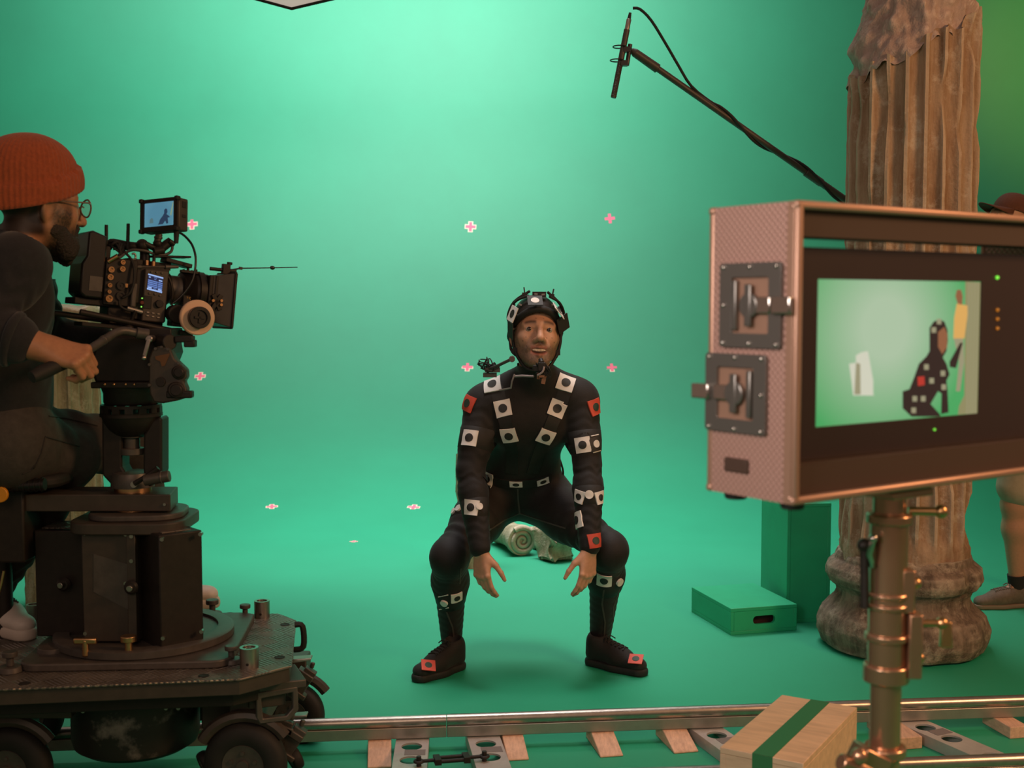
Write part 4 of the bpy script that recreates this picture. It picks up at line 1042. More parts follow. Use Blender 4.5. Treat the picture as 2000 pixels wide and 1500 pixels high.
# worn wedge mark on the plate
b = MB(); pts = [(303, 696), (332, 690), (330, 696), (322, 714), (316, 716), (313, 706), (304, 702)]; qs = [at(*p, 3.3285) for p in pts]
b.prism([(p.x, p.z) for p in qs], 0, .0015, frame(V((1, 0, 0)), V((0, 0, 1)), V((0, -1, 0)), (0, 3.3295, 0))); b.build('worn_mark', mat('worn_bronze', s2l(112, 78, 52), .45, metal=.6), sp_, smooth=0)
for (px, py, r) in ((357, 726, .020), (352, 760, .024)):
    q = at(px, py, 3.36); b = MB(); b.cyl(q + V((-.02, .02, 0)), q + V((0, -.04, 0)), r, r * .92, 28); b.cyl(q + V((0, -.04, 0)), q + V((0, -.046, 0)), r * .7, n=24); b.build('drag_knob', M['black'], FH, bevel=.003)
q = at(352, 770, 3.34); b = MB(); b.box(q, (.07, .03, .02)); b.build('drag_lever', M['black'], FH, bevel=.004)
q0 = at(292, 662, 3.325); q1 = at(281, 699, 3.318); b = MB(); b.cyl(q0 + V((0, .03, 0)), q0 + V((0, -.008, 0)), .010, n=18); b.box((q0 + q1) / 2, (.012, .010, (q0 - q1).length), (0, math.atan2(q0.x - q1.x, q0.z - q1.z), 0)); b.ball(q1, .0075); b.build('tilt_lock', M['steel'], FH, bevel=.002)
q = at(322, 668, 3.36); b = MB(); b.cyl(q + V((-.02, .02, 0)), q + V((.02, -.02, 0)), .022, n=20); b.box(q + V((.055, 0, .008)), (.05, .03, .018)); b.box(q + V((.07, 0, -.004)), (.03, .03, .02)); b.build('plate_lock', M['black'], FH, bevel=.003)
# top platform
t0, t1 = at(225, 652, 3.42).x, at(340, 652, 3.42).x; b = MB(); b.box(((t0 + t1) / 2, hy_, (zh(655) + zh(645)) / 2), (t1 - t0, .12, zh(645) - zh(655) + .01)); b.build('camera_plate', M['black'], FH, bevel=.003)
# pan handle
b = MB(); hp = [at(288, 653, 3.33), at(265, 650, 3.32), at(243, 646, 3.30), at(228, 649, 3.28), at(214, 657, 3.25), at(196, 669, 3.20), at(172, 684, 3.14), at(150, 697, 3.09)]
b.tube(hp, .0115, 14, smooth=4); ph_ = b.build('pan_handle', M['dark_grey'], FH, smooth=60)
b = MB(); b.cyl(at(266, 650, 3.32), at(290, 654, 3.335), .0155, n=20); b.cyl(at(204, 663, 3.225), at(200, 666, 3.21), .0125, n=20); b.build('handle_clamp', M['dark_grey'], ph_, bevel=.002)
b = MB(); g0 = at(156, 693, 3.10); g1 = at(62, 737, 2.99); b.tube([g0, g0 + (g1 - g0) * .3, g0 + (g1 - g0) * .8, g1], [.0165, .018, .0185, .015], 16); b.build('handle_grip', M['rubber'], ph_, smooth=60)
# ------------------------------------------------------------ cinema camera
CO = at(265, 565, 3.50); CYAW, CP = R(33), R(6)
CC = thing('cinema_camera', 'black cinema camera with battery, lens and square matte box on the fluid head', 'camera', CO, (0, CP, CYAW))
CM = wm(CC); CMI = CM.inverted()
cyv = (CM.to_3x3() @ V((0, 1, 0)))
def Lc(px, py, ly): return CMI @ onplane(px, py, CO + cyv * ly, cyv)
Zc = lambda zx, zy: (90 + zx / 4.4125, 360 + zy / 4.4125)
def cbox(z0, z1, ly0, ly1, name, m, bevel=.003, rot=None, par=None, build=True, mb=None):
    """box whose near face spans zoomed pixels z0..z1"""
    xm, ym = (z0[0] + z1[0]) / 2, (z0[1] + z1[1]) / 2
    xa = Lc(*Zc(z0[0], ym), ly0).x; xb = Lc(*Zc(z1[0], ym), ly0).x; za = Lc(*Zc(xm, z0[1]), ly0).z; zb = Lc(*Zc(xm, z1[1]), ly0).z
    b = mb or MB(); b.box(((xa + xb) / 2, (ly0 + ly1) / 2, (za + zb) / 2), (abs(xb - xa), abs(ly1 - ly0), abs(za - zb)), rot)
    return b.build(name, m, par or CC, local=True if par is None else True, bevel=bevel) if build else b
def lz(zx, zy, ly): return Lc(*Zc(zx, zy), ly)
NF = -.062
# battery brick
q0 = lz(345, 700, NF - .006); q1 = lz(512, 700, NF - .006); zt_ = lz(430, 400, NF - .006).z; zb_ = lz(430, 985, NF - .006).z
b = MB(); b.prism([(q0.x + .004, zb_), (q1.x, zb_), (q1.x, zb_ + (zt_ - zb_) * .40), (q1.x, zt_ - .012), (q0.x + .012, zt_), (q0.x, zt_ - .004), (q0.x, zb_ + (zt_ - zb_) * .62), (q0.x - .012, zb_ + (zt_ - zb_) * .5), (q0.x - .012, zb_ + .012)], NF - .006, .066, frame(V((1, 0, 0)), V((0, 0, 1)), V((0, -1, 0)), (0, 0, 0)) @ Matrix.Scale(-1, 4, V((0, 0, 1))))
b.build('battery', M['black_plastic'], CC, local=True, smooth=20, bevel=.006)
b = MB(); b.box(((q0.x + q1.x) / 2 + .004, NF - .0065, zb_ + (zt_ - zb_) * .22), (.035, .002, .04)); b.build('battery_label', M['dark_grey'], CC, local=True, smooth=0)
# rear connector block
cbox((505, 640), (780, 1050), NF, .062, 'rear_block', M['black'])
cbox((245, 985), (560, 1040), NF + .01, .06, 'battery_plate', M['black'], .002)
def ring(zx, zy, r, m='brass', ly=NF, depth=.010, name='video_socket'):
    q = lz(zx, zy, ly - .004); b = MB(); b.pipe((q.x, ly + .001, q.z), (q.x, ly - depth, q.z), r, r * .62, 20); b.cyl((q.x, ly, q.z), (q.x, ly - depth * .55, q.z), r * .62, n=16); b.cyl((q.x, ly, q.z), (q.x, ly - depth * .95, q.z), r * .2, n=8)
    return b.build(name, M[m], CC, local=True)
for (zx, zy, r) in ((560, 735, .0082), (552, 800, .0082), (547, 870, .006), (543, 925, .0052), (541, 985, .0098), (660, 672, .0066), (657, 730, .0075)): ring(zx, zy, r)
q = lz(545, 665, NF - .01); b = MB(); b.cyl((q.x, NF, q.z), (q.x + .022, NF - .012, q.z + .018), .007, n=14); b.build('video_plug', M['brass'], CC, local=True)
for (zx, zy) in ((648, 872), (645, 962)): ring(zx, zy, .0125, 'black_plastic', NF, .006, 'audio_socket')
cbox((683, 855), (708, 892), NF - .008, NF, 'socket_tab', M['brass'], .001)
cbox((735, 850), (785, 1060), NF - .012, NF, 'side_cover', M['dark_grey'], .004)
# main body and control panel
cbox((760, 700), (1050, 1180), NF + .012, .062, 'camera_body', M['black'], .004)
cbox((838, 735), (1042, 1190), NF - .004, NF + .03, 'control_panel', M['brown_black'], .004)
PNL = NF - .0045
def pq(zx, zy, d=0): q = lz(zx, zy, PNL); return V((q.x, PNL - d, q.z))
def quad(pts, mtl, name, d=.0006, par=CC):
    b = MB(); vs_ = [pq(*p, 0) for p in pts] + [pq(*p, d) for p in pts]; n = len(pts)
    b.mesh(vs_, [tuple(range(n)), tuple(range(2 * n - 1, n - 1, -1))] + [(i, (i + 1) % n, n + (i + 1) % n, n + i) for i in range(n)]); return b.build(name, mtl, par, local=True, smooth=0)
lcd_bg = emis('lcd_blue', s2l(28, 34, 66), 1.0); lcd_hi = emis('lcd_text', s2l(150, 180, 235), 1.0); lcd_mid = emis('lcd_row', s2l(95, 125, 190), 1.0)
b = MB(); P4 = [(880, 768), (1010, 803), (998, 938), (868, 905)]
def uv(u, v):
    a = V(P4[0]) * (1 - u) + V(P4[1]) * u; c = V(P4[3]) * (1 - u) + V(P4[2]) * u; return a * (1 - v) + c * v
def lq(u0, v0, u1, v1, mi, d):
    b.mi = mi; b.mesh([pq(*uv(*q), d) for q in ((u0, v0), (u1, v0), (u1, v1), (u0, v1))], [(0, 1, 2, 3)])
lq(0, 0, 1, 1, 0, .0008); lq(0, 0, 1, .09, 1, .0010); lq(0, .90, 1, 1, 1, .0010)
for k in range(4): lq(.02, .36 + k * .115, .66, .44 + k * .115, 2, .0010); lq(.70, .36 + k * .115, .98, .44 + k * .115, 2, .0010)
lq(.06, .16, .18, .23, 1, .0010); lq(.72, .22, .95, .30, 1, .0010); lq(.40, .14, .58, .18, 2, .001); lq(.42, .24, .55, .28, 2, .001)
lq(.03, .80, .30, .88, 1, .0010); lq(.72, .80, .97, .88, 1, .0010); lq(.42, .82, .6, .86, 2, .001)
b.build('status_screen', [lcd_bg, lcd_hi, lcd_mid], CC, local=True, smooth=0, weld=False)
for (zx, zy) in ((893, 938), (940, 945), (983, 958), (910, 755), (955, 758), (1000, 765)):
    q = pq(zx, zy); b = MB(); b.cyl((q.x, PNL + .001, q.z), (q.x, PNL - .003, q.z), .0035, n=14); b.build('button', M['dark_grey'], CC, local=True, bevel=.0006)
for (zx, zy) in ((876, 1103), (922, 1110), (967, 1118), (874, 1132), (920, 1140), (966, 1148)):
    q = pq(zx, zy); b = MB(); b.box((q.x, PNL - .0012, q.z), (.0075, .003, .003)); b.build('button', M['alu'], CC, local=True, bevel=.0006)
q = pq(972, 1030); b = MB(); b.cyl((q.x, PNL, q.z), (q.x, PNL - .010, q.z), .0115, .0105, 24); b.build('jog_dial', M['black_plastic'], CC, local=True, bevel=.001)
cbox((840, 960), (912, 1075), PNL - .001, NF + .01, 'button_recess', M['rubber'], .002)
q = pq(826, 1020); b = MB(); b.cyl((q.x, PNL + .006, q.z), (q.x, PNL - .003, q.z), .0055, n=16); b.build('record_button', mat('red_button', s2l(90, 22, 14), .4), CC, local=True, bevel=.001)
led2 = emis('lime_led', s2l(140, 225, 90), 1.3)
for (zx, zy) in ((826, 982), (820, 1055)):
    q = pq(zx, zy); b = MB(); b.ball((q.x, PNL - .002, q.z), .0022, nu=10, nv=6); b.build('indicator_light', led2, CC, local=True)
# lens
lz0 = lz(1040, 890, 0); lz0 = V((lz0.x, 0, 0)); cz = Lc(*Zc(1240, 925), 0).z
LX = Lc(*Zc(1060, 890), -.03).x
def lens(prof, name, m): 
    b = MB(); b.lathe(prof, (0, 0, cz), (1, 0, 0), 56); return b.build(name, m, CC, local=True, smooth=35)
xa = .078; 
lens([(.040, xa - .012), (.046, xa), (.046, xa + .012), (.041, xa + .013)], 'lens_mount', M['black'])
lens([(.041, xa + .012), (.041, xa + .040), (.044, xa + .045)], 'lens_barrel', M['dark_grey'])
pf = [(.044, xa + .044)]
for k in range(16): pf += [(.053, xa + .048 + k * .0024), (.0515, xa + .0492 + k * .0024)]
pf += [(.053, xa + .088), (.055, xa + .092), (.060, xa + .094), (.060, xa + .112), (.055, xa + .114)]
lens(pf, 'focus_ring', M['black'])
lens([(.054, xa + .112), (.056, xa + .118), (.056, xa + .124), (.051, xa + .126), (.051, xa + .130)], 'lens_front', M['black_plastic'])
b = MB(); q = V((xa + .066, 0, cz)); b.text('35', .015, frame(V((1, 0, 0)), V((0, -.42, .907)), V((0, -.907, -.42)), (xa + .060, -.0492, cz - .0228))); b.build('focal_mark', mat('gold_print', s2l(190, 150, 90), .5), CC, local=True, smooth=0)
b = MB()
for k in range(4): b.cyl((xa + .052 + .012 * k, -.012, cz + .052), (xa + .052 + .012 * k, -.012, cz + .062 + .004 * (k % 2)), .004, n=10)
b.box((xa + .07, -.012, cz + .056), (.055, .018, .008)); b.build('motor_bracket', M['black'], CC, local=True, bevel=.001)
# matte box
mxa = xa + .118; mb0 = Lc(*Zc(1490, 1000), -.075).x; mb1 = Lc(*Zc(1640, 1000), -.075).x
mzt = Lc(*Zc(1560, 758), -.075).z; mzb = Lc(*Zc(1550, 1232), -.075).z
mw = .078
b = MB(); zc_ = (mzt + mzb) / 2; hz_ = (mzt - mzb) / 2
o1 = [(-mw * .72, hz_ * .82), (mw * .72, hz_ * .82), (mw * .72, -hz_ * .82), (-mw * .72, -hz_ * .82)]
xs0, xs1 = mxa + .005, mxa + .068
vs_ = [V((xs0, y, zc_ + z)) for y, z in o1] + [V((xs1, y / .72, zc_ + z / .82)) for y, z in o1] + [V((xs1, y / .72 * .95, zc_ + z / .82 * .95)) for y, z in o1] + [V((xs0 + .006, y * .95, zc_ + z * .95)) for y, z in o1]
fs_ = [(0, 3, 2, 1)] + [(i, (i + 1) % 4, 4 + (i + 1) % 4, 4 + i) for i in range(4)] + [(4 + i, 4 + (i + 1) % 4, 8 + (i + 1) % 4, 8 + i) for i in range(4)] + [(8 + i, 8 + (i + 1) % 4, 12 + (i + 1) % 4, 12 + i) for i in range(4)] + [(12, 13, 14, 15)]
b.mesh(vs_, fs_); mbx = b.build('matte_box', M['brown_black'], CC, local=True, smooth=0, bevel=.0025)
b = MB(); q = .008
for z in (zc_ + hz_, zc_ - hz_): b.box((xs1, 0, z), (q, 2 * mw, q))
for y in (-mw, mw): b.box((xs1, y, zc_), (q, q, 2 * hz_))
b.build('matte_box_rim', M['black'], CC, local=True, bevel=.002)
b = MB()
for dx in (0, .018): b.box((mxa + .002 + dx, 0, zc_), (.012, 2 * mw * .80, 2 * hz_ * .84))
b.build('filter_stage', M['black'], CC, local=True, bevel=.003)
q = Lc(*Zc(1500, 1005), -.062); b = MB(); b.box((q.x - .012, -.064, q.z - .005), (.012, .012, .05), (.0, .5, 0)); b.box((q.x - .012, -.064, q.z - .005), (.012, .012, .05), (0, -.5, 0))
b.build('filter_clamp', M['black'], CC, local=True, bevel=.001)
for (zx, zy) in ((1440, 1002), (1512, 1003), (1510, 1038)):
    q = Lc(*Zc(zx, zy), -.074); b = MB(); b.cyl((q.x, -.066, q.z), (q.x, -.076, q.z), .0042, n=10); b.build('screw', M['brass'], CC, local=True)
# top rod with tape hook and antenna wire
qa = Lc(*Zc(1600, 735), -.02); b = MB(); b.box((xs1 - .012, -.02, mzt + .012), (.022, .018, .03)); b.cyl((xs1 - .06, -.02, mzt + .008), (xs1 + .02, -.02, mzt + .010), .0055, n=10); b.cyl((xs1 - .002, -.02, mzt + .026), (xs1 - .002, -.02, mzt + .034), .008, n=12); b.build('flag_clamp', M['black'], CC, local=True, bevel=.001)
wa = CMI @ at(470, 524, 3.66); wb_ = CMI @ at(532, 523, 3.72); wc_ = CMI @ at(581, 522, 3.78)
b = MB(); b.tube([V((xs1, -.02, mzt + .010)), wa, wb_, wc_], [.003, .0022, .0016, .0012], 8); b.ball(wb_, (.008, .005, .006)); b.box(wa, (.010, .006, .008)); b.build('thin_flag_arm', M['black_plastic'], CC, local=True)
# follow focus
q = Lc(*Zc(1300, 1148), -.125); b = MB(); b.lathe([(.028, 0), (.047, 0), (.050, .003), (.050, .012), (.047, .015), (.028, .015), (.028, 0)], (q.x, -.118, q.z), (0, -1, 0), 56); b.build('focus_disc', mat('white_focus_disc', s2l(214, 178, 150), .5), CC, local=True, smooth=35, label='white focus marking disc')
pf = [(.0, -.005), (.029, -.005)]
b = MB(); b.lathe([(.029, -.01), (.029, .016), (.031, .018), (.031, .034), (.029, .036), (.021, .036), (.020, .031), (0, .031)], (q.x, -.118, q.z), (0, -1, 0), 40, lambda p, t, r, h: p + V((math.cos(t * 1) * 0, 0, 0)) )
b.box((q.x, -.151, q.z), (.03, .004, .006)); b.box((q.x, -.151, q.z), (.006, .004, .03)); b.build('focus_knob', M['black_plastic'], CC, local=True, smooth=35)
b = MB(); b.cyl((q.x, -.11, q.z), (q.x, -.03, q.z), .016, n=20); b.box((q.x - .02, -.055, q.z - .005), (.07, .05, .05)); b.cyl((q.x - .045, -.09, q.z + .005), (q.x - .045, -.055, q.z + .005), .026, n=28); b.box((q.x - .01, -.04, q.z + .04), (.02, .02, .07))
b.build('focus_gearbox', M['black'], CC, local=True, bevel=.003)
# rods and base plate
ra0, ra1 = Lc(*Zc(40, 1108), -.085), Lc(*Zc(1268, 1300), -.085)
def rod(zx0, zy0, zx1, zy1, ly):
    a = Lc(*Zc(zx0, zy0), ly); c = Lc(*Zc(zx1, zy1), ly); b = MB(); b.cyl(a, c, .0085, n=20); b.build('rod', M['black'], CC, local=True, bevel=.001)
rod(292, 1100, 1260, 1300, -.08); rod(40, 1105, 900, 1225, .03)
cbox((530, 1040), (1010, 1185), NF + .02, .05, 'base_block', M['black'], .004)
cbox((540, 1150), (1010, 1225), NF + .02, .05, 'base_plate', M['black'], .004)
q = Lc(*Zc(560, 1225), -.06); b = MB(); b.box((q.x, -.02, q.z), (.16, .09, .012)); b.cyl((q.x + .045, -.075, q.z - .002), (q.x + .055, -.09, q.z + .05), .005, n=10); b.ball((q.x + .045, -.075, q.z - .002), .014); b.build('plate_clamp', M['black'], CC, local=True, bevel=.002)
q = Lc(*Zc(790, 1100), -.07); b = MB(); b.cyl((q.x - .03, -.07, q.z + .008), (q.x + .012, -.072, q.z), .006, n=14); b.build('power_plug', M['alu'], CC, local=True)
# top handle, cables, antennas
b = MB(); pts = [lz(535, 560, 0), lz(560, 505, 0), lz(700, 530, 0), lz(830, 550, 0), lz(850, 600, 0), lz(850, 690, 0)]
b.tube(pts, [.010, .012, .013, .013, .014, .016], 12, smooth=4); q = lz(850, 690, 0); b.box((q.x + .02, 0, q.z), (.10, .035, .02)); b.build('top_handle', M['black'], CC, local=True, smooth=50)
cbox((505, 530), (560, 645), -.03, .03, 'handle_foot', M['black'], .004)
cbox((700, 640), (840, 705), -.03, .03, 'handle_foot', M['black'], .004)
for (a, c) in (((519, 540), (519, 348)), ((703, 560), (708, 338))):
    b = MB(); b.cyl(lz(*a, -.01), lz(*c, -.01), .0052, .0048, 12); b.build('antenna', M['rubber'], CC, local=True, bevel=.0015)
for (a, c) in (((868, 700), (872, 605)), ((926, 710), (932, 612))):
    b = MB(); b.cyl(lz(a[0], a[1], -.03), lz(a[0] + 2, a[1] - 45, -.03), .0055, n=12); b.build('plug', M['brass'], CC, local=True); b = MB(); b.cyl(lz(a[0] + 2, a[1] - 40, -.03), lz(*c, -.03), .0048, n=12); b.build('plug_boot', M['rubber'], CC, local=True)
# top accessory flap
a = lz(890, 640, 0); c = lz(1220, 635, 0); b = MB(); b.box(((a.x + c.x) / 2, 0, (a.z + c.z) / 2 + .004), (abs(c.x - a.x), .07, .006), (0, -.10, 0)); b.box(((a.x + c.x) / 2 + .02, -.01, (a.z + c.z) / 2 - .012), (abs(c.x - a.x) * .7, .06, .012), (0, .14, 0)); b.build('receiver', M['black'], CC, local=True, bevel=.002)
a = lz(760, 712, -.05); c = lz(1140, 712, -.05); b = MB(); b.cyl(a, a + (c - a) * .15, .006, n=12); b.tube([a + (c - a) * .15, a + (c - a) * .4, a + (c - a) * .72], .003, 8); b.cyl(a + (c - a) * .70, c, .0065, .004, 12); b.build('jack_lead', M['dark_grey'], CC, local=True)
def cable(pts, r, m='rubber', nm='cable'):
    b = MB(); b.tube([lz(*p) for p in pts], r, 8, smooth=6); b.build(nm, M[m], CC, local=True, smooth=80)
cable([(1140, 410, -.03), (1200, 450, -.04), (1262, 530, -.06), (1290, 650, -.075), (1270, 800, -.08), (1220, 900, -.08), (1150, 980, -.075), (1095, 1025, -.07)], .0034, 'black_plastic')
cable([(1090, 520, -.03), (1080, 575, -.03), (1030, 605, -.03), (950, 605, -.03), (860, 575, -.03), (760, 565, -.03), (700, 580, -.04), (650, 620, -.06), (600, 640, -.07)], .0042, 'dark_grey')
cable([(620, 560, -.02), (680, 590, -.05), (735, 650, -.06), (760, 740, -.075), (755, 850, -.08), (720, 940, -.078), (660, 980, -.072)], .0036)
cable([(530, 550, 0), (545, 500, -.01), (590, 490, -.02), (640, 520, -.03), (660, 570, -.04), (640, 610, -.05)], .004)
cable([(520, 590, 0), (570, 520, -.03), (620, 500, -.03), (670, 570, -.02), (700, 600, -.02)], .004)
cable([(740, 600, -.03), (765, 600, -.03), (770, 640, -.03), (740, 650, -.04)], .003, 'alu')
cable([(630, 1000, -.075), (640, 1050, -.075), (700, 1085, -.075), (760, 1095, -.072)], .0035)
for k in range(7):
    cable([(540 + k * 22, 520 + (k % 3) * 20, -.02 + .01 * (k % 4)), (600 + k * 10, 560 - (k % 2) * 40, -.04), (660 - k * 6, 610 + (k % 3) * 12, -.05)], .003)
b = MB(); pts = [lz(1075, 800, -.066), lz(1040, 780, -.066), lz(1090, 900, -.066), lz(1090, 1010, -.066)]
b.tube([lz(1030, 770, -.05), lz(1070, 830, -.055), lz(1090, 930, -.055), lz(1080, 1040, -.05)], .004, 8, smooth=4); b.build('front_flange', M['black'], CC, local=True)
# articulating monitor arm
b = MB(); b.ball(lz(830, 525, -.01), .018); b.cyl(lz(830, 525, -.01), lz(870, 520, -.01), .012, n=16); b.tube([lz(850, 510, -.02), lz(920, 545, -.02), lz(975, 565, -.02)], .0085, 10); b.ball(lz(975, 570, -.02), .017); b.cyl(lz(930, 580, -.03), lz(1010, 565, -.03), .012, n=16)
b.tube([lz(985, 560, -.02), lz(1040, 515, -.02), lz(1075, 492, -.02)], .013, 12); b.cyl(lz(1060, 490, -.03), lz(1105, 520, -.03), .008, n=12)
b.ball(lz(960, 512, -.02), .013); b.build('articulating_arm', M['black'], CC, local=True, smooth=50)
b = MB(); b.cyl(lz(958, 500, -.02), lz(975, 425, -.02), .010, n=16); b.cyl(lz(966, 470, -.02), lz(968, 450, -.02), .012, n=16); b.build('monitor_post', M['dark_grey'], CC, local=True, bevel=.001)
# ------------------------------------------------------------ on-camera monitor
def Zp(zx, zy): return Zc(zx, zy)
mn = V((-.42, -.90, .10)).normalized()
TL = at(*Zp(838, 140), 3.43)
tl, tr, br, bl = [onplane(*Zp(*q), TL, mn) for q in ((836, 140), (1162, 97), (1098, 395), (782, 416))]
mxv = ((tr + br) - (tl + bl)).normalized(); mzv = mn.cross(mxv); mzv = -mzv if mzv.z < 0 else mzv; mxv = mzv.cross(-mn) * -1 if False else mxv
mzv = (((tl + tr) - (bl + br))); mzv = (mzv - mn * mzv.dot(mn) - mxv * mzv.dot(mxv)).normalized()
mc = (tl + tr + br + bl) / 4; MW = (((tr + br) - (tl + bl)) / 2).length; MH = abs(((tl + tr) - (bl + br)).dot(mzv)) / 2
OM = thing('field_monitor', 'small tilted monitor above the cinema camera, screen facing the operator', 'monitor', mc)
fm = frame(mxv, -mn, mzv, mc)   # x right, y away, z up
OM.rotation_euler = fm.to_euler()
b = MB(); D_ = .040; Fm = frame(V((1, 0, 0)), V((0, 0, 1)), V((0, -1, 0)), (0, 0, 0))
iw, ih = MW * .80, MH * .74
b.plate([rrect(MW, MH, .006), rrect(iw, ih, .002, 3, 0, MH * .02)], -.006, 0, Fm); b.build('bezel', M['black'], OM, local=True, bevel=.001)
b = MB(); b.box((0, .006 + D_ / 2, 0), (MW, D_, MH)); b.build('housing', M['brown_black'], OM, local=True, bevel=.004)
b = MB()
def oq(pts, mi, y):
    b.mi = mi; b.mesh([V(((u - .5) * iw, y, (v - .5) * ih + MH * .02)) for u, v in pts], [tuple(range(len(pts)))])
oq([(0, 0), (1, 0), (1, 1), (0, 1)], 0, .004)
oq([(.17, .16), (.30, .16), (.29, .34), (.24, .38), (.18, .32)], 1, .0038)
oq([(.45, .08), (.49, .14), (.52, .28), (.60, .40), (.66, .52), (.66, .66), (.71, .72), (.76, .68), (.77, .56), (.74, .48), (.82, .40), (.86, .34), (.78, .33), (.80, .10), (.74, .08), (.70, .22), (.62, .08)], 2, .0037)
oq([(.86, .45), (.90, .70), (.95, .95), (.97, .95), (.93, .62), (.90, .40)], 3, .0037)
b.build('screen', [emis('small_screen_teal', s2l(104, 158, 172), 1.0, s2l(78, 128, 150), (0, 0, 0), .12), emis('small_screen_grey', s2l(80, 110, 115)), emis('small_screen_dark', s2l(38, 56, 80)), emis('small_screen_tan', s2l(130, 150, 120))], OM, local=True, smooth=0, weld=False)
for (z, s) in ((.34, .010), (.26, .010), (-.05, .008)):
    b = MB(); b.box((MW / 2 + .0005, .028, MH * z), (.003, .016, s)); b.build('side_port', M['rubber'], OM, local=True, bevel=.001)
for sx in (-1, 1):
    for sz in (-1, 1):
        b = MB(); b.box((sx * (MW / 2 - .003), .004, sz * (MH / 2 - .003)), (.012, .016, .012)); b.build('corner_bumper', M['rubber'], OM, local=True, bevel=.003)
b = MB(); b.cyl((MW * .36, .02, -MH / 2 - .001), (MW * .35, .02, -MH / 2 - .034), .008, .006, 14); b.build('cable_boot', M['rubber'], OM, local=True)
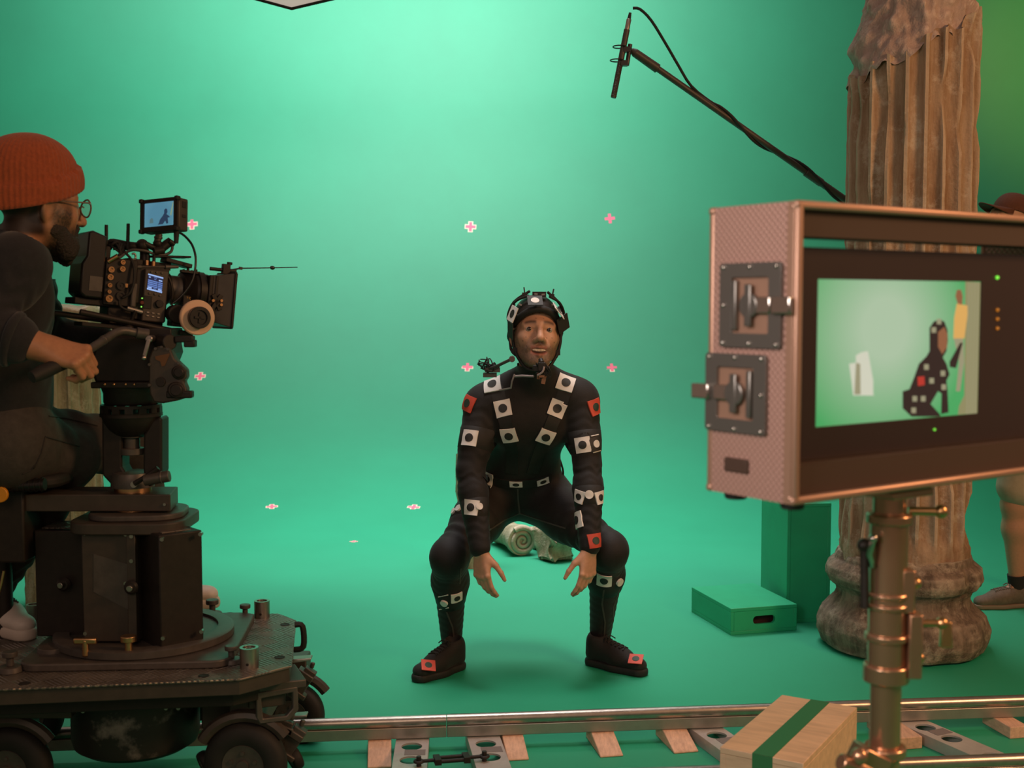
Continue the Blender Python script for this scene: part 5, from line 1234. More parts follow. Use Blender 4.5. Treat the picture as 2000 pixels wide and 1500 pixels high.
# ------------------------------------------------------------ signed-distance sculpting for bodies, clothes, shoes
class Sculpt:
    def __init__(s, lo, hi, h):
        s.h = h; s.lo = np.array(lo, float); n = np.ceil((np.array(hi) - s.lo) / h).astype(int) + 1
        s.ax = [s.lo[i] + h * np.arange(n[i]) for i in range(3)]
        s.d = np.full(n, .12, np.float32)
    def _sub(s, lo, hi):
        sl = []
        for i in range(3):
            a = int(max(0, math.floor((lo[i] - s.lo[i]) / s.h))); b = int(min(len(s.ax[i]), math.ceil((hi[i] - s.lo[i]) / s.h) + 1))
            if b <= a: return None
            sl.append(slice(a, b))
        return tuple(sl), [s.ax[i][sl[i]].astype(np.float32).reshape([-1 if j == i else 1 for j in range(3)]) for i in range(3)]
    def _mix(s, sl, dp, k, sub):
        a = s.d[sl]
        if sub:
            b = -dp; h = np.maximum(k - np.abs(a - b), 0) / k; s.d[sl] = np.maximum(a, b) + h * h * k * .25
        else:
            h = np.maximum(k - np.abs(a - dp), 0) / k; s.d[sl] = np.minimum(a, dp) - h * h * k * .25
    def cap(s, a, b, ra, rb=None, k=.02, sub=False, flat=None, rip=None, grow=0):
        """tapered capsule; flat=(xdir, fx, fy) makes the section elliptical; rip=(amp, freq, phase) wrinkles it"""
        rb = ra if rb is None else rb; a = np.array(a, float); b = np.array(b, float)
        m = max(ra, rb) * (max(flat[1], flat[2], 1) if flat else 1) + k + grow + 4 * s.h
        q = s._sub(np.minimum(a, b) - m, np.maximum(a, b) + m)
        if not q: return s
        sl, (X, Y, Z) = q; ba = b - a; L2 = float(ba @ ba) + 1e-12
        px, py, pz = X - a[0], Y - a[1], Z - a[2]
        t = np.clip((px * ba[0] + py * ba[1] + pz * ba[2]) / L2, 0, 1)
        qx, qy, qz = px - t * ba[0], py - t * ba[1], pz - t * ba[2]
        r = ra + (rb - ra) * t
        if rip:
            L = math.sqrt(L2); r = r + rip[0] * np.sin(rip[1] * L * t * 2 * PI + rip[2] + 2.2 * np.sin(9 * (qx + 1.3 * qy) / max(ra, .01) * .35)) * np.sin(PI * np.clip(t, .02, .98)) ** .5
        if flat:
            z = ba / math.sqrt(L2); x = np.array(flat[0], float); x = x - z * (x @ z); x /= np.linalg.norm(x); y = np.cross(z, x)
            u = (qx * x[0] + qy * x[1] + qz * x[2]); v = (qx * y[0] + qy * y[1] + qz * y[2]); wv = (qx * z[0] + qy * z[1] + qz * z[2])
            dp = (np.sqrt((u / flat[1]) ** 2 + (v / flat[2]) ** 2 + wv ** 2) - r) * min(flat[1], flat[2], 1)
        else: dp = np.sqrt(qx * qx + qy * qy + qz * qz) - r
        s._mix(sl, (dp - grow).astype(np.float32), k, sub); return s
    def ell(s, c, r, rot=None, k=.02, sub=False, grow=0):
        c = np.array(c, float); r = np.array([q + grow for q in r], float); m = r.max() + k + 4 * s.h
        q = s._sub(c - m, c + m)
        if not q: return s
        sl, (X, Y, Z) = q; px, py, pz = X - c[0], Y - c[1], Z - c[2]
        if rot is not None:
            A = np.array(rot).T
            px, py, pz = [A[i, 0] * px + A[i, 1] * py + A[i, 2] * pz for i in range(3)]
        k0 = np.sqrt((px / r[0]) ** 2 + (py / r[1]) ** 2 + (pz / r[2]) ** 2); k1 = np.sqrt((px / r[0] ** 2) ** 2 + (py / r[1] ** 2) ** 2 + (pz / r[2] ** 2) ** 2) + 1e-9
        s._mix(sl, (k0 * (k0 - 1) / k1).astype(np.float32), k, sub); return s
    def mesh(s, name, iters=1):
        d = s.d; ins = d < 0; n = d.shape
        c = np.zeros([q - 1 for q in n], np.int8)
        for i in (0, 1):
            for j in (0, 1):
                for k in (0, 1): c += ins[i:n[0] - 1 + i, j:n[1] - 1 + j, k:n[2] - 1 + k]
        act = np.argwhere((c > 0) & (c < 8)); idx = np.full(c.shape, -1, np.int64); idx[act[:, 0], act[:, 1], act[:, 2]] = np.arange(len(act))
        acc = np.zeros((len(act), 3)); cnt = np.zeros(len(act))
        co = [(i, j, k) for i in (0, 1) for j in (0, 1) for k in (0, 1)]
        for p in co:
            for a in range(3):
                if p[a] == 0:
                    q = list(p); q[a] = 1
                    d0 = d[act[:, 0] + p[0], act[:, 1] + p[1], act[:, 2] + p[2]]; d1 = d[act[:, 0] + q[0], act[:, 1] + q[1], act[:, 2] + q[2]]
                    x = (d0 < 0) != (d1 < 0)
                    t = np.where(x, d0 / np.where(x, d0 - d1, 1), 0)
                    pos = np.tile(np.array(p, float), (len(act), 1)); pos[:, a] += t
                    acc[x] += pos[x]; cnt[x] += 1
        vs = s.lo + s.h * (act + acc / cnt[:, None])
        faces = []
        for a in range(3):
            b_, c_ = (a + 1) % 3, (a + 2) % 3
            sl0 = [slice(None)] * 3; sl1 = [slice(None)] * 3
            sl0[a] = slice(0, n[a] - 1); sl1[a] = slice(1, n[a])
            x = ins[tuple(sl0)] != ins[tuple(sl1)]
            e = np.argwhere(x); e = e[(e[:, b_] > 0) & (e[:, c_] > 0) & (e[:, b_] < n[b_] - 1) & (e[:, c_] < n[c_] - 1)]
            if not len(e): continue
            def cell(db, dc):
                q = e.copy(); q[:, b_] += db; q[:, c_] += dc; return idx[q[:, 0], q[:, 1], q[:, 2]]
            f = np.stack([cell(-1, -1), cell(0, -1), cell(0, 0), cell(-1, 0)], 1)
            flip = ~ins[e[:, 0], e[:, 1], e[:, 2]]
            f[flip] = f[flip][:, ::-1]; faces.append(f)
        f = np.concatenate(faces)
        for _ in range(iters):       # light smoothing
            sm = np.zeros_like(vs); ct = np.zeros(len(vs))
            for i in range(4):
                p, q = f[:, i], f[:, (i + 1) % 4]
                np.add.at(sm, p, vs[q]); np.add.at(ct, p, 1)
            vs = vs * .5 + .5 * sm / np.maximum(ct, 1)[:, None]
        me = bpy.data.meshes.new(name)
        me.vertices.add(len(vs)); me.vertices.foreach_set('co', vs.astype(np.float32).ravel())
        me.loops.add(len(f) * 4); me.loops.foreach_set('vertex_index', f.astype(np.int32).ravel())
        me.polygons.add(len(f)); me.polygons.foreach_set('loop_start', np.arange(0, len(f) * 4, 4, dtype=np.int32))
        me.update(calc_edges=True); me.validate(); me.shade_smooth()
        return me
def bvh_of(me):
    return BVHTree.FromPolygons([v.co.copy() for v in me.vertices], [tuple(p.vertices) for p in me.polygons])

def head_prims(S, Hm, sc, mouth=True, beard=0, smile=0):
    """Hm: 4x4 head frame (x right, y forward, z up), sc: scale"""
    R3 = np.array([list(r) for r in Hm.to_3x3()])
    T = lambda x, y, z: Hm @ (V((x, y, z)) * sc)
    E = lambda c, r, k=.015, sub=False, rot=None: S.ell(T(*c), [q * sc for q in r], R3 if rot is None else R3 @ rot, k * sc, sub)
    C = lambda a, b, ra, rb=None, k=.012, sub=False, flat=None: S.cap(T(*a), T(*b), ra * sc, (ra if rb is None else rb) * sc, k * sc, sub, flat)
    E((0, -.012, .040), (.073, .094, .084))
    E((0, .015, -.020), (.064, .070, .078), .03)
    for s in (-1, 1):
        C((s * .054, .0, -.050), (s * .022, .066, -.098), .018, .016, .03)
        C((s * .040, .060, -.022), (s * .056, .030, -.018), .018, .016, .03)
        C((s * .012, .083, .026), (s * .046, .068, .023), .010, .009, .02)
    E((0, .070, -.100), (.020, .017, .017), .02)
    E((0, .060, -.066), (.036, .026, .030), .03)
    for s in (-1, 1):
        E((s * .032, .0925, .0045), (.0155, .0115, .0085), .010, True)
        C((s * .020, .0835, .0118), (s * .045, .0735, .0100), .0056, .0050, .005)
        C((s * .021, .081, -.0050), (s * .043, .0735, -.0045), .0050, .0048, .006)
    C((0, .087, .014), (0, .111, -.026), .0090, .0115, .010)
    E((0, .110, -.031), (.0125, .012, .0105), .008)
    for s in (-1, 1):
        E((s * .0125, .097, -.033), (.0098, .011, .0085), .006)
        E((s * .006, .106, -.040), (.0035, .005, .003), .003, True)
    if mouth:
        wm_ = .024 + smile * .007
        for s in (-1, 1):
            C((0, .0915, -.0575), (s * wm_, .080, -.060 + smile * .008), .0062, .0040, .006)
            C((0, .0900, -.0800 - smile * .002), (s * wm_, .079, -.062 + smile * .008), .0066, .0042, .006)
            if smile: C((s * .018, .088, -.040), (s * .036, .074, -.062), .0045, .004, .012)
        if smile:
            E((0, .094, -.0690), (.029, .020, .0078), .004, True)
    for s in (-1, 1):
        ear = np.array(Matrix.Rotation(R(-18) * 1, 3, 'X') @ Matrix.Rotation(s * R(20), 3, 'Z'))
        E((s * .076, -.010, -.010), (.008, .019, .033), .008, False, ear)
        E((s * .083, -.004, -.006), (.005, .010, .018), .006, True, ear)
    return T, R3
def hand_prims(S, W, d, n, thumb, curl=(.5, .6, .7, .8), sc=1.0, tcurl=.3, spread=.10, tspread=.75, k=.004):
    """W wrist, d along the hand, n back-of-hand normal, thumb: +1/-1 side along n x d"""
    d = V(d).normalized(); n = V(n); n = (n - d * n.dot(d)).normalized(); s = n.cross(d) * thumb; W = V(W)
    P = lambda a, b, c: W + (d * a + s * b + n * c) * sc
    tips = []
    mc = [(.088, .027), (.092, .009), (.088, -.009), (.080, -.026)]
    ln = [(.040, .025, .020), (.045, .028, .021), (.042, .026, .020), (.033, .020, .018)]
    S.ell(P(.050, 0, -.002), (.036 * sc, .046 * sc, .015 * sc), np.array(Matrix((s, d, n)).transposed()), .012)
    for (a, b_), L, c in zip(mc, ln, curl):
        S.cap(P(.012, b_ * .55, 0), P(a, b_, .002), .0125 * sc, .0105 * sc, .010)
        S.ell(P(a, b_, .005), (.0098 * sc,) * 3, None, .005)
        p = P(a, b_, .001); ang = 0
        fd = (d + s * (b_ * spread * 10)).normalized()
        for j, l in enumerate(L):
            ang += c * (.9, 1.1, .8)[j]
            q = p + (fd * math.cos(ang) - n * math.sin(ang)) * l * sc
            S.cap(p, q, (.0090, .0081, .0072)[j] * sc, (.0083, .0074, .0060)[j] * sc, k); p = q
        tips.append(p)
    t0 = P(.016, .018, -.006); t1 = P(.052, .018 + .030 * tspread, -.016 - .012 * tcurl)
    td = (t1 - t0).normalized()
    t2 = t1 + (td * .7 + d * .5 - n * tcurl * .8).normalized() * .034 * sc; t3 = t2 + (td * .35 + d * .8 - n * tcurl * 1.2).normalized() * .028 * sc
    S.cap(t0, t1, .0145 * sc, .0112 * sc, .014); S.cap(t1, t2, .0105 * sc, .0092 * sc, k); S.cap(t2, t3, .0094 * sc, .0070 * sc, k)
    return tips
def skin_colors(me, fn):
    a = me.color_attributes.new('tone', 'FLOAT_COLOR', 'POINT')
    out = np.empty((len(me.vertices), 4), np.float32)
    co_ = np.empty(len(me.vertices) * 3, np.float32); me.vertices.foreach_get('co', co_); co_ = co_.reshape(-1, 3)
    out[:, :3] = fn(co_); out[:, 3] = 1
    a.data.foreach_set('color', out.ravel())
def face_tones(Hm, sc, base, lip, stub, brow, stub_amt, nape=False, dots=()):
    inv = np.array([list(r) for r in Hm.inverted()])
    base, lip, stub, brow = [np.array(q) for q in (base, lip, stub, brow)]
    def sm(a, b, x): t = np.clip((x - a) / (b - a), 0, 1); return t * t * (3 - 2 * t)
    def fn(co_):
        q = (co_ @ inv[:3, :3].T + inv[:3, 3]) / sc; x, y, z = q[:, 0], q[:, 1], q[:, 2]; ax_ = np.abs(x)
        c = np.tile(base, (len(co_), 1)).astype(float)
        near = (np.linalg.norm(q, axis=1) < .2)
        bd = sm(-.030, -.062, z + .2 * np.maximum(ax_ - .045, 0)) * sm(-.02, .02, y + .6 * (-.05 - z) * 0) * (z > -.14)
        must = np.exp(-((z + .047) / .008) ** 2) * np.exp(-(x / .027) ** 4) * (y > .06)
        side = sm(.050, .058, ax_) * sm(.03, -.02, z) * sm(-.01, .012, y) * sm(.062, .05, y)
        m = np.clip(np.maximum(np.maximum(bd * (y > -.01), must), side * .9), 0, 1) * near * stub_amt
        jit = .8 + .4 * np.random.RandomState(2).rand(len(m))
        c = c * (1 - (m * jit).clip(0, 1)[:, None]) + stub * (m * jit).clip(0, 1)[:, None]
        if nape:
            hm = sm(-.016, -.034, y + .25 * z) * sm(-.082, -.064, z) * near
            c = c * (1 - hm[:, None]) + brow * hm[:, None]
        zb = .0240 + .004 * np.sin(ax_ / .05 * 3.1)
        bm = np.exp(-((z - zb) / .0062) ** 2) * sm(.008, .016, ax_) * sm(.056, .044, ax_) * (y > .05) * near
        c = c * (1 - .85 * bm[:, None]) + brow * .85 * bm[:, None]
        lm = np.exp(-((z + .0575 - (ax_ / .03) ** 2 * .002) / .0052) ** 2) + np.exp(-((z + .080 - (ax_ / .03) ** 2 * .012) / .0062) ** 2)
        lm = np.clip(lm, 0, 1) * sm(.031, .024, ax_) * (y > .068) * near
        c = c * (1 - .75 * lm[:, None]) + lip * .75 * lm[:, None]
        for (dx, dz) in dots:
            dd = np.exp(-(((x - dx) / .0017) ** 2 + ((z - dz) / .0017) ** 2) ** 2) * (y > .03) * near
            c = c * (1 - .9 * dd[:, None]) + .01 * dd[:, None]
        return c
    return fn
def eye_pair(parent, Hm, sc, gaze=(0, 1, .1), squint=False):
    for s in (-1, 1):
        c = Hm @ (V((s * .0325, .0745, .0045)) * sc); g = (Hm.to_3x3() @ V(gaze)).normalized()
        x, y, z = axes_from(g); b = MB(); r = .0122 * sc; prof = []
        for k in range(17): a = PI * k / 16; prof.append((r * math.sin(a), -r * math.cos(a)))
        b.lathe(prof, c, g, 24)
        for f in b.bm.faces:
            cc = f.calc_center_median(); f.material_index = 1 if (cc - c).normalized().dot(g) > .82 else 0
        b.build('eye', [M['eye_white'], M['iris']], parent, smooth=180)
def shoe(parent, heel, toe, up=(0, 0, 1), L=.285, ankle=None, mats=('suit', 'rubber', 'suit'), sole_h=.028, ztop=.095, wdt=1.0, name='shoe', pitch=None):
    """heel/toe ground points; builds upper, sole and laces as one part with sub-parts"""
    heel = V(heel); f_ = (V(toe) - heel).normalized(); L = (V(toe) - heel).length; u = V(up); u = (u - f_ * u.dot(f_)).normalized(); s = f_.cross(u)
    T = lambda a, b_, c: heel + f_ * a * L + s * b_ * wdt + u * c
    lo = heel - V((.4, .4, .1)); hi = heel + V((.4, .4, .3)); S = Sculpt(lo, hi, .004)
    bottom = sole_h
    fl = (tuple(s), 1.0, 1.0)
    S.cap(T(.15, 0, bottom + .024), T(.55, 0, bottom + .020), .034, .040, .02)
    S.cap(T(.55, .003, bottom + .018), T(.86, .004, bottom + .010), .041, .034, .02, flat=(tuple(s), 1.05, .8))
    S.cap(T(.13, 0, bottom + .02), T(.17, 0, ztop), .034, .036, .02)
    S.cap(T(.17, 0, ztop - .01), T(.62, 0, bottom + .025), .036, .030, .03)
    S.cap(T(.19, 0, ztop + .02), T(.19, 0, ztop + .06), .030, .032, .006, True)
    # trim below the sole line
    q = S._sub(lo, hi); sl, (X, Y, Z) = q
    pl = (X - heel.x) * u.x + (Y - heel.y) * u.y + (Z - heel.z) * u.z - bottom * .6
    S.d[sl] = np.maximum(S.d[sl], (-pl).astype(np.float32))
    me = S.mesh(name); o = link_mesh(me, name, M[mats[0]], parent)
    S2 = Sculpt(lo, hi, .004)
    S2.cap(T(.12, 0, bottom * .5), T(.55, 0, bottom * .5), .038, .042, .02, flat=(tuple(s), 1, .9)); S2.cap(T(.5, .002, bottom * .5), T(.87, .004, bottom * .5), .045, .037, .02, flat=(tuple(s), 1.02, 1))
    sl, (X, Y, Z) = S2._sub(lo, hi)
    pl = (X - heel.x) * u.x + (Y - heel.y) * u.y + (Z - heel.z) * u.z
    S2.d[sl] = np.maximum(S2.d[sl], np.maximum(-pl, pl - bottom - .10 * 0).astype(np.float32))
    so = link_mesh(S2.mesh('sole'), 'sole', M[mats[1]], o)
    bv = bvh_of(o.data); inv = wm(o)
    b = MB()
    def on(a, w_):
        p = wm(o).inverted() @ T(a, w_, .2); dd = wm(o).to_3x3().inverted() @ (-u)
        h = bv.ray_cast(p, dd)
        return (wm(o) @ h[0]) + u * .002 if h[0] is not None else None
    for k in range(5):
        a = .36 + k * .065; pts = [on(a + sg * .02, w_) for w_, sg in ((-.02, -1), (-.01, 0), (0, .5), (.01, 1), (.02, 1.4))]
        pts = [p for p in pts if p]
        if len(pts) > 2: b.tube(pts, .0028, 6)
        pts = [on(a - sg * .02, w_) for w_, sg in ((-.02, -1), (-.01, 0), (0, .5), (.01, 1), (.02, 1.4))]; pts = [p for p in pts if p]
        if len(pts) > 2: b.tube(pts, .0028, 6)
    p = on(.36, 0)
    if p:
        b.tube([p, p + s * .015 + u * .008, p + s * .028 - u * .004 + f_ * .01], .0025, 6, smooth=3); b.tube([p, p - s * .015 + u * .008, p - s * .03 - u * .004 + f_ * .012], .0025, 6, smooth=3)
    b.build('laces', M[mats[2]], o)
    return o
# ------------------------------------------------------------ the crouching performer in a motion-capture suit
AC = thing('person', 'person crouching in black motion-capture suit and helmet covered with white tracking markers', 'person', at(1030, 1310, 4.7) * 1.0)
AC.location.z = 0
fw = V((.13, -.965, .20)).normalized(); upv = V((.03, .2, 1)); upv = (upv - fw * upv.dot(fw)).normalized(); rt = fw.cross(upv)
HS = 1.10
Hm = frame(rt, fw, upv); Hm.translation = at(1053, 644, 4.42) - (Hm.to_3x3() @ V((0, .08, .004))) * HS
hips = at(1012, 960, 4.86); hL = hips + V((-.085, 0, -.02)); hR = hips + V((.085, 0, -.02))
kL = at(877, 1085, 4.58); kR = at(1190, 1072, 4.57); aL = at(882, 1250, 4.79); aR = at(1172, 1244, 4.81)
waist = at(1018, 915, 4.82); chest = at(1035, 815, 4.66); neckb = at(1048, 735, 4.58)
sL = at(944, 787, 4.64); sR = at(1132, 777, 4.62)
eL = at(919, 918, 4.56); eR = at(1147, 905, 4.56); wL = at(938, 1075, 4.45); wR = at(1152, 1072, 4.45)
HT = None
def actor_body(S, g=0, full=True, rip=False):
    X = (1, 0, 0)
    rp = (lambda a, f, p: (a, f, p)) if rip else (lambda *a: None)
    S.cap(hips + V((0, .02, .0)), waist, .112, .102, .05, flat=(X, 1.30, .92), grow=g)
    S.cap(waist, chest, .102, .118, .05, flat=(X, 1.22, .92), grow=g)
    S.cap(chest, (chest + neckb) / 2 + V((0, .02, -.01)), .115, .085, .05, flat=(X, 1.30, .85), grow=g)
    for s_, k_ in ((sL, -1), (sR, 1)):
        S.cap(chest + V((k_ * .075, -.045, -.01)), chest + V((k_ * .085, -.04, -.03)), .060, .055, .05, grow=g)       # pectoral
        S.cap(neckb + V((k_ * .03, .03, -.01)), s_ + V((-k_ * .02, .01, .012)), .052, .054, .05, grow=g)              # trapezius
        S.cap(s_ + V((-k_ * .03, 0, 0)), s_ + V((k_ * .008, 0, -.015)), .064, .060, .04, grow=g)
    S.cap(neckb + V((0, .035, -.03)), Hm @ (V((0, -.025, -.075)) * HS), .060, .056, .03, grow=g * .8 if full else g)
    for s_, e_, w_ in ((sL, eL, wL), (sR, eR, wR)):
        S.cap(s_, e_, .054, .044, .03, rip=rp(.0022, 26, 1), grow=g); S.cap(s_ + (e_ - s_) * .35, s_ + (e_ - s_) * .7, .051, .049, .03, grow=g)
        m = e_ + (w_ - e_) * .28; end = e_ + (w_ - e_) * (1.0 if full else .965)
        S.cap(e_, m, .043, .046, .02, rip=rp(.0025, 30, 2), grow=g); S.cap(m, end, .046, .030 if full else .031, .02, flat=((.6, -.7, 0), 1.1, .95), rip=rp(.0013, 30, 0), grow=g)
    for h_, k_, a_ in ((hL, kL, aL), (hR, kR, aR)):
        o_ = V((math.copysign(.02, h_.x - hips.x), 0, 0))
        S.cap(h_ + o_, h_ + (k_ - h_) * .45, .092, .086, .05, grow=g); S.cap(h_ + (k_ - h_) * .45, k_, .086, .050, .03, rip=rp(.0025, 22, 0), grow=g)
        S.cap(h_ + V((0, .05, .0)), h_ + (k_ - h_) * .3, .10, .08, .05, grow=g)
        S.ell(k_ + V((0, -.008, -.012)), (.044, .045, .056), None, .05, grow=g)
        c_ = k_ + (a_ - k_) * .30 + V((0, .03, 0))
        S.cap(k_ + V((0, .01, -.01)), c_, .052, .060, .05, rip=rp(.0022, 34, 1), grow=g); S.cap(c_, a_, .058, .029, .04, rip=rp(.0013, 30, 2), grow=g)
        S.cap(k_, a_, .046, .029, .02, grow=g)
lo = V((-.55, 4.05, -.02)); hi = V((.72, 5.15, 1.62))
S = Sculpt(lo, hi, .0036)
actor_body(S)
SHL = (atz(902, 1303, 0), atz(812, 1334, 0)); SHR = (atz(1147, 1295, 0), atz(1264, 1321, 0))
for a_, (h_, t_) in ((aL, SHL), (aR, SHR)):
    S.cap(a_, h_ + (t_ - h_) * .2 + V((0, 0, .07)), .029, .028, .03); S.cap(h_ + (t_ - h_) * .2 + V((0, 0, .06)), h_ + (t_ - h_) * .62 + V((0, 0, .045)), .028, .022, .03)
# left/right hands: fingers hang down and curl inwards
tl_ = hand_prims(S, wL - V((0, 0, .004)), (.10, -.16, -1), (-.62, -.75, .05), 1, (.30, .38, .42, .48), 1.04, .25, .06, 1.0)
tr_ = hand_prims(S, wR - V((0, 0, .004)), (-.12, -.16, -1), (.62, -.75, .05), -1, (.28, .36, .42, .48), 1.04, .25, .06, 1.0)
head_prims(S, Hm, HS, True, 0, 1.0)
me = S.mesh('body', 1)
dots = [(-.022, .056), (0, .06), (.022, .056), (-.045, .045), (.045, .045), (-.012, .040), (.012, .040), (-.043, -.022), (.043, -.022), (-.052, -.035), (.052, -.035), (-.026, -.024), (.026, -.024), (0, -.0), (-.04, -.052), (.04, -.052), (-.022, -.094), (.022, -.094), (0, -.105)]
skin_colors(me, face_tones(Hm, HS, (.50, .265, .165), (.34, .11, .08), (.10, .070, .050), (.025, .014, .009), .78, dots=dots))
body = link_mesh(me, 'body', M['skin'], AC)
eye_pair(AC, Hm, HS, (.10, 1, .08))
b = MB(); tz = lambda x, z: Hm @ (V((x, .0895 - 7 * x * x, z + 9 * x * x)) * HS)
for k in range(10):
    x0 = -.025 + k * .005; b.mesh([tz(x0 + .0003, -.0625), tz(x0 + .0047, -.0625), tz(x0 + .0043, -.0698), tz(x0 + .0007, -.0698)], [(0, 1, 2, 3)])
    p = [tz(x0 + .0003, -.0600), tz(x0 + .0047, -.0600), tz(x0 + .0043, -.0700), tz(x0 + .0007, -.0700)]; bk = Hm.to_3x3() @ V((0, -.003, 0))
    b.mesh(p + [q + bk for q in p], [(0, 1, 2, 3), (7, 6, 5, 4), (0, 4, 5, 1), (1, 5, 6, 2), (2, 6, 7, 3), (3, 7, 4, 0)])
b.build('teeth', M['teeth'], AC, smooth=0)
# suit
S = Sculpt(lo, hi, .0046); actor_body(S, .0075, False, True)
# collar opening: remove the suit above the collar line
nd = ((Hm @ (V((0, -.02, -.09)) * HS)) - neckb).normalized()
me = S.mesh('mocap_suit', 1)
bmx = bmesh.new(); bmx.from_mesh(me); cut = Hm @ (V((0, 0, -.108)) * HS); cn = (Hm.to_3x3() @ V((0, .30, 1))).normalized()
kill = [f for f in bmx.faces if (f.calc_center_median() - cut).dot(cn) > 0]
bmesh.ops.delete(bmx, geom=kill, context='FACES'); bmx.to_mesh(me); bmx.free()
suit = link_mesh(me, 'mocap_suit', M['suit'], AC)
SB = bvh_of(me); Minv = wm(AC).inverted(); AW = wm(AC)
def hit(px, py):
    o_ = Minv @ EYE; d_ = ray(px, py).normalized(); h = SB.ray_cast(o_, d_)
    return (AW @ h[0], h[1]) if h[0] is not None else (None, None)
def patch(px, py, kind='w', rot=0, size=.063, name='tracking_marker', stiff=0, at_=None, tw=None, nrm=None, sy=1.0):
    p, n = hit(px, py) if at_ is None else at_
    if p is None: return
    acc = V(n)
    if at_ is None:
        for dx, dy in ((-9, 0), (9, 0), (0, -9), (0, 9)):
            q, m = hit(px + dx, py + dy)
            if q is not None and (q - p).length < .08: acc += m
    n = acc.normalized()
    if nrm: n = V(nrm).normalized()
    u = V((0, 0, 1)) - n * n.z
    if u.length < .3: u = V((0, 1, .3)) - n * (V((0, 1, .3)).dot(n))
    u.normalize(); x = u.cross(n); Q = Matrix.Rotation(R(rot), 3, n); u = Q @ u; x = Q @ x
    def con(i, j, off):
        a = p + x * i + u * j
        h = SB.ray_cast(Minv @ (a + n * .05), -n, .11)
        s_ = AW @ h[0] if h[0] is not None else a - n * .02
        if (s_ - a).dot(n) > .010: s_ = a - n * .006
        if (s_ - a).dot(n) < -.030: s_ = a - n * .022
        if stiff: s_ = s_ * (1 - stiff) + (a) * stiff
        return s_ + n * off
    G = 6; b = MB(); a_ = size / 2
    cm = {'w': (0, 1), 'r': (2, 3), 'b': (1, 0), 'd': (None, 0)}[kind]
    if cm[0] is not None:
        vs = [con((i / G - .5) * size, (j / G - .5) * size * sy, o_) for o_ in (.002, .0065) for j in range(G + 1) for i in range(G + 1)]
        N_ = (G + 1) ** 2; fs = []
        for j in range(G):
            for i in range(G):
                k = j * (G + 1) + i; fs.append((N_ + k, N_ + k + 1, N_ + k + G + 2, N_ + k + G + 1))
        edge = [i for i in range(G + 1)] + [j * (G + 1) + G for j in range(1, G + 1)] + [G * (G + 1) + i for i in range(G - 1, -1, -1)] + [j * (G + 1) for j in range(G - 1, 0, -1)]
        for t in range(len(edge)): q, r_ = edge[t], edge[(t + 1) % len(edge)]; fs.append((q, r_, N_ + r_, N_ + q))
        b.mi = cm[0]; b.mesh(vs, fs)
    rr = size * .27 if kind != 'd' else size * .5
    dz_ = .0080 if kind != 'd' else .0095; vs = [con(0, 0, dz_)]; fs = []
    for k in range(1, 4):
        for t in range(24): vs.append(con(rr * k / 3 * math.cos(t * PI / 12), rr * sy * k / 3 * math.sin(t * PI / 12), dz_))
    for t in range(24): vs.append(con(rr * math.cos(t * PI / 12), rr * sy * math.sin(t * PI / 12), .001))
    for t in range(24):
        q = (t + 1) % 24; fs.append((0, 1 + t, 1 + q))
        for k in range(3): fs.append((1 + k * 24 + t, 1 + (k + 1) * 24 + t, 1 + (k + 1) * 24 + q, 1 + k * 24 + q))
    b.mi = cm[1]; b.mesh(vs, fs)
    b.build(name, [M['mwhite'], M['mblack'], M['mred'], M['mgreendot']], suit, smooth=50, weld=False, label={'r': 'red tracking marker', 'd': 'white dot marker'}.get(kind))
def band(ctr, axis, r, wd, flat=1.0):
    axis = V(axis).normalized(); b = MB(); x, y, z = axes_from(axis)
    vs = []; n = 40
    for h_ in (-wd / 2, -wd / 2 + .004, 0, wd / 2 - .004, wd / 2):
        for t in range(n):
            a = 2 * PI * t / n; dd = x * math.cos(a) + y * math.sin(a); c_ = ctr + z * h_
            hh = SB.ray_cast(Minv @ (c_ + dd * .14), -dd, .14)
            rr = ((AW @ hh[0]) - c_).length if hh[0] is not None else r
            rr = min(max(rr, r * .7), r * 1.35)
            vs.append(c_ + dd * (rr + (.0015 if abs(h_) < wd / 2 - .001 else -.003)))
    fs = [(j * n + t, j * n + (t + 1) % n, (j + 1) * n + (t + 1) % n, (j + 1) * n + t) for j in range(4) for t in range(n)]
    b.mesh(vs, fs); return b.build('strap', M['rubber'], suit, smooth=60)
band(sL + (eL - sL) * .56, eL - sL, .058, .085); band(sR + (eR - sR) * .68, eR - sR, .056, .085)
band(eL + (wL - eL) * .50, wL - eL, .050, .075); band(eR + (wR - eR) * .40, wR - eR, .052, .075)
band(kL + (aL - kL) * .46, aL - kL, .062, .085); band(kR + (aR - kR) * .36, aR - kR, .064, .085)
band(hL + (kL - hL) * .52, kL - hL, .095, .08)
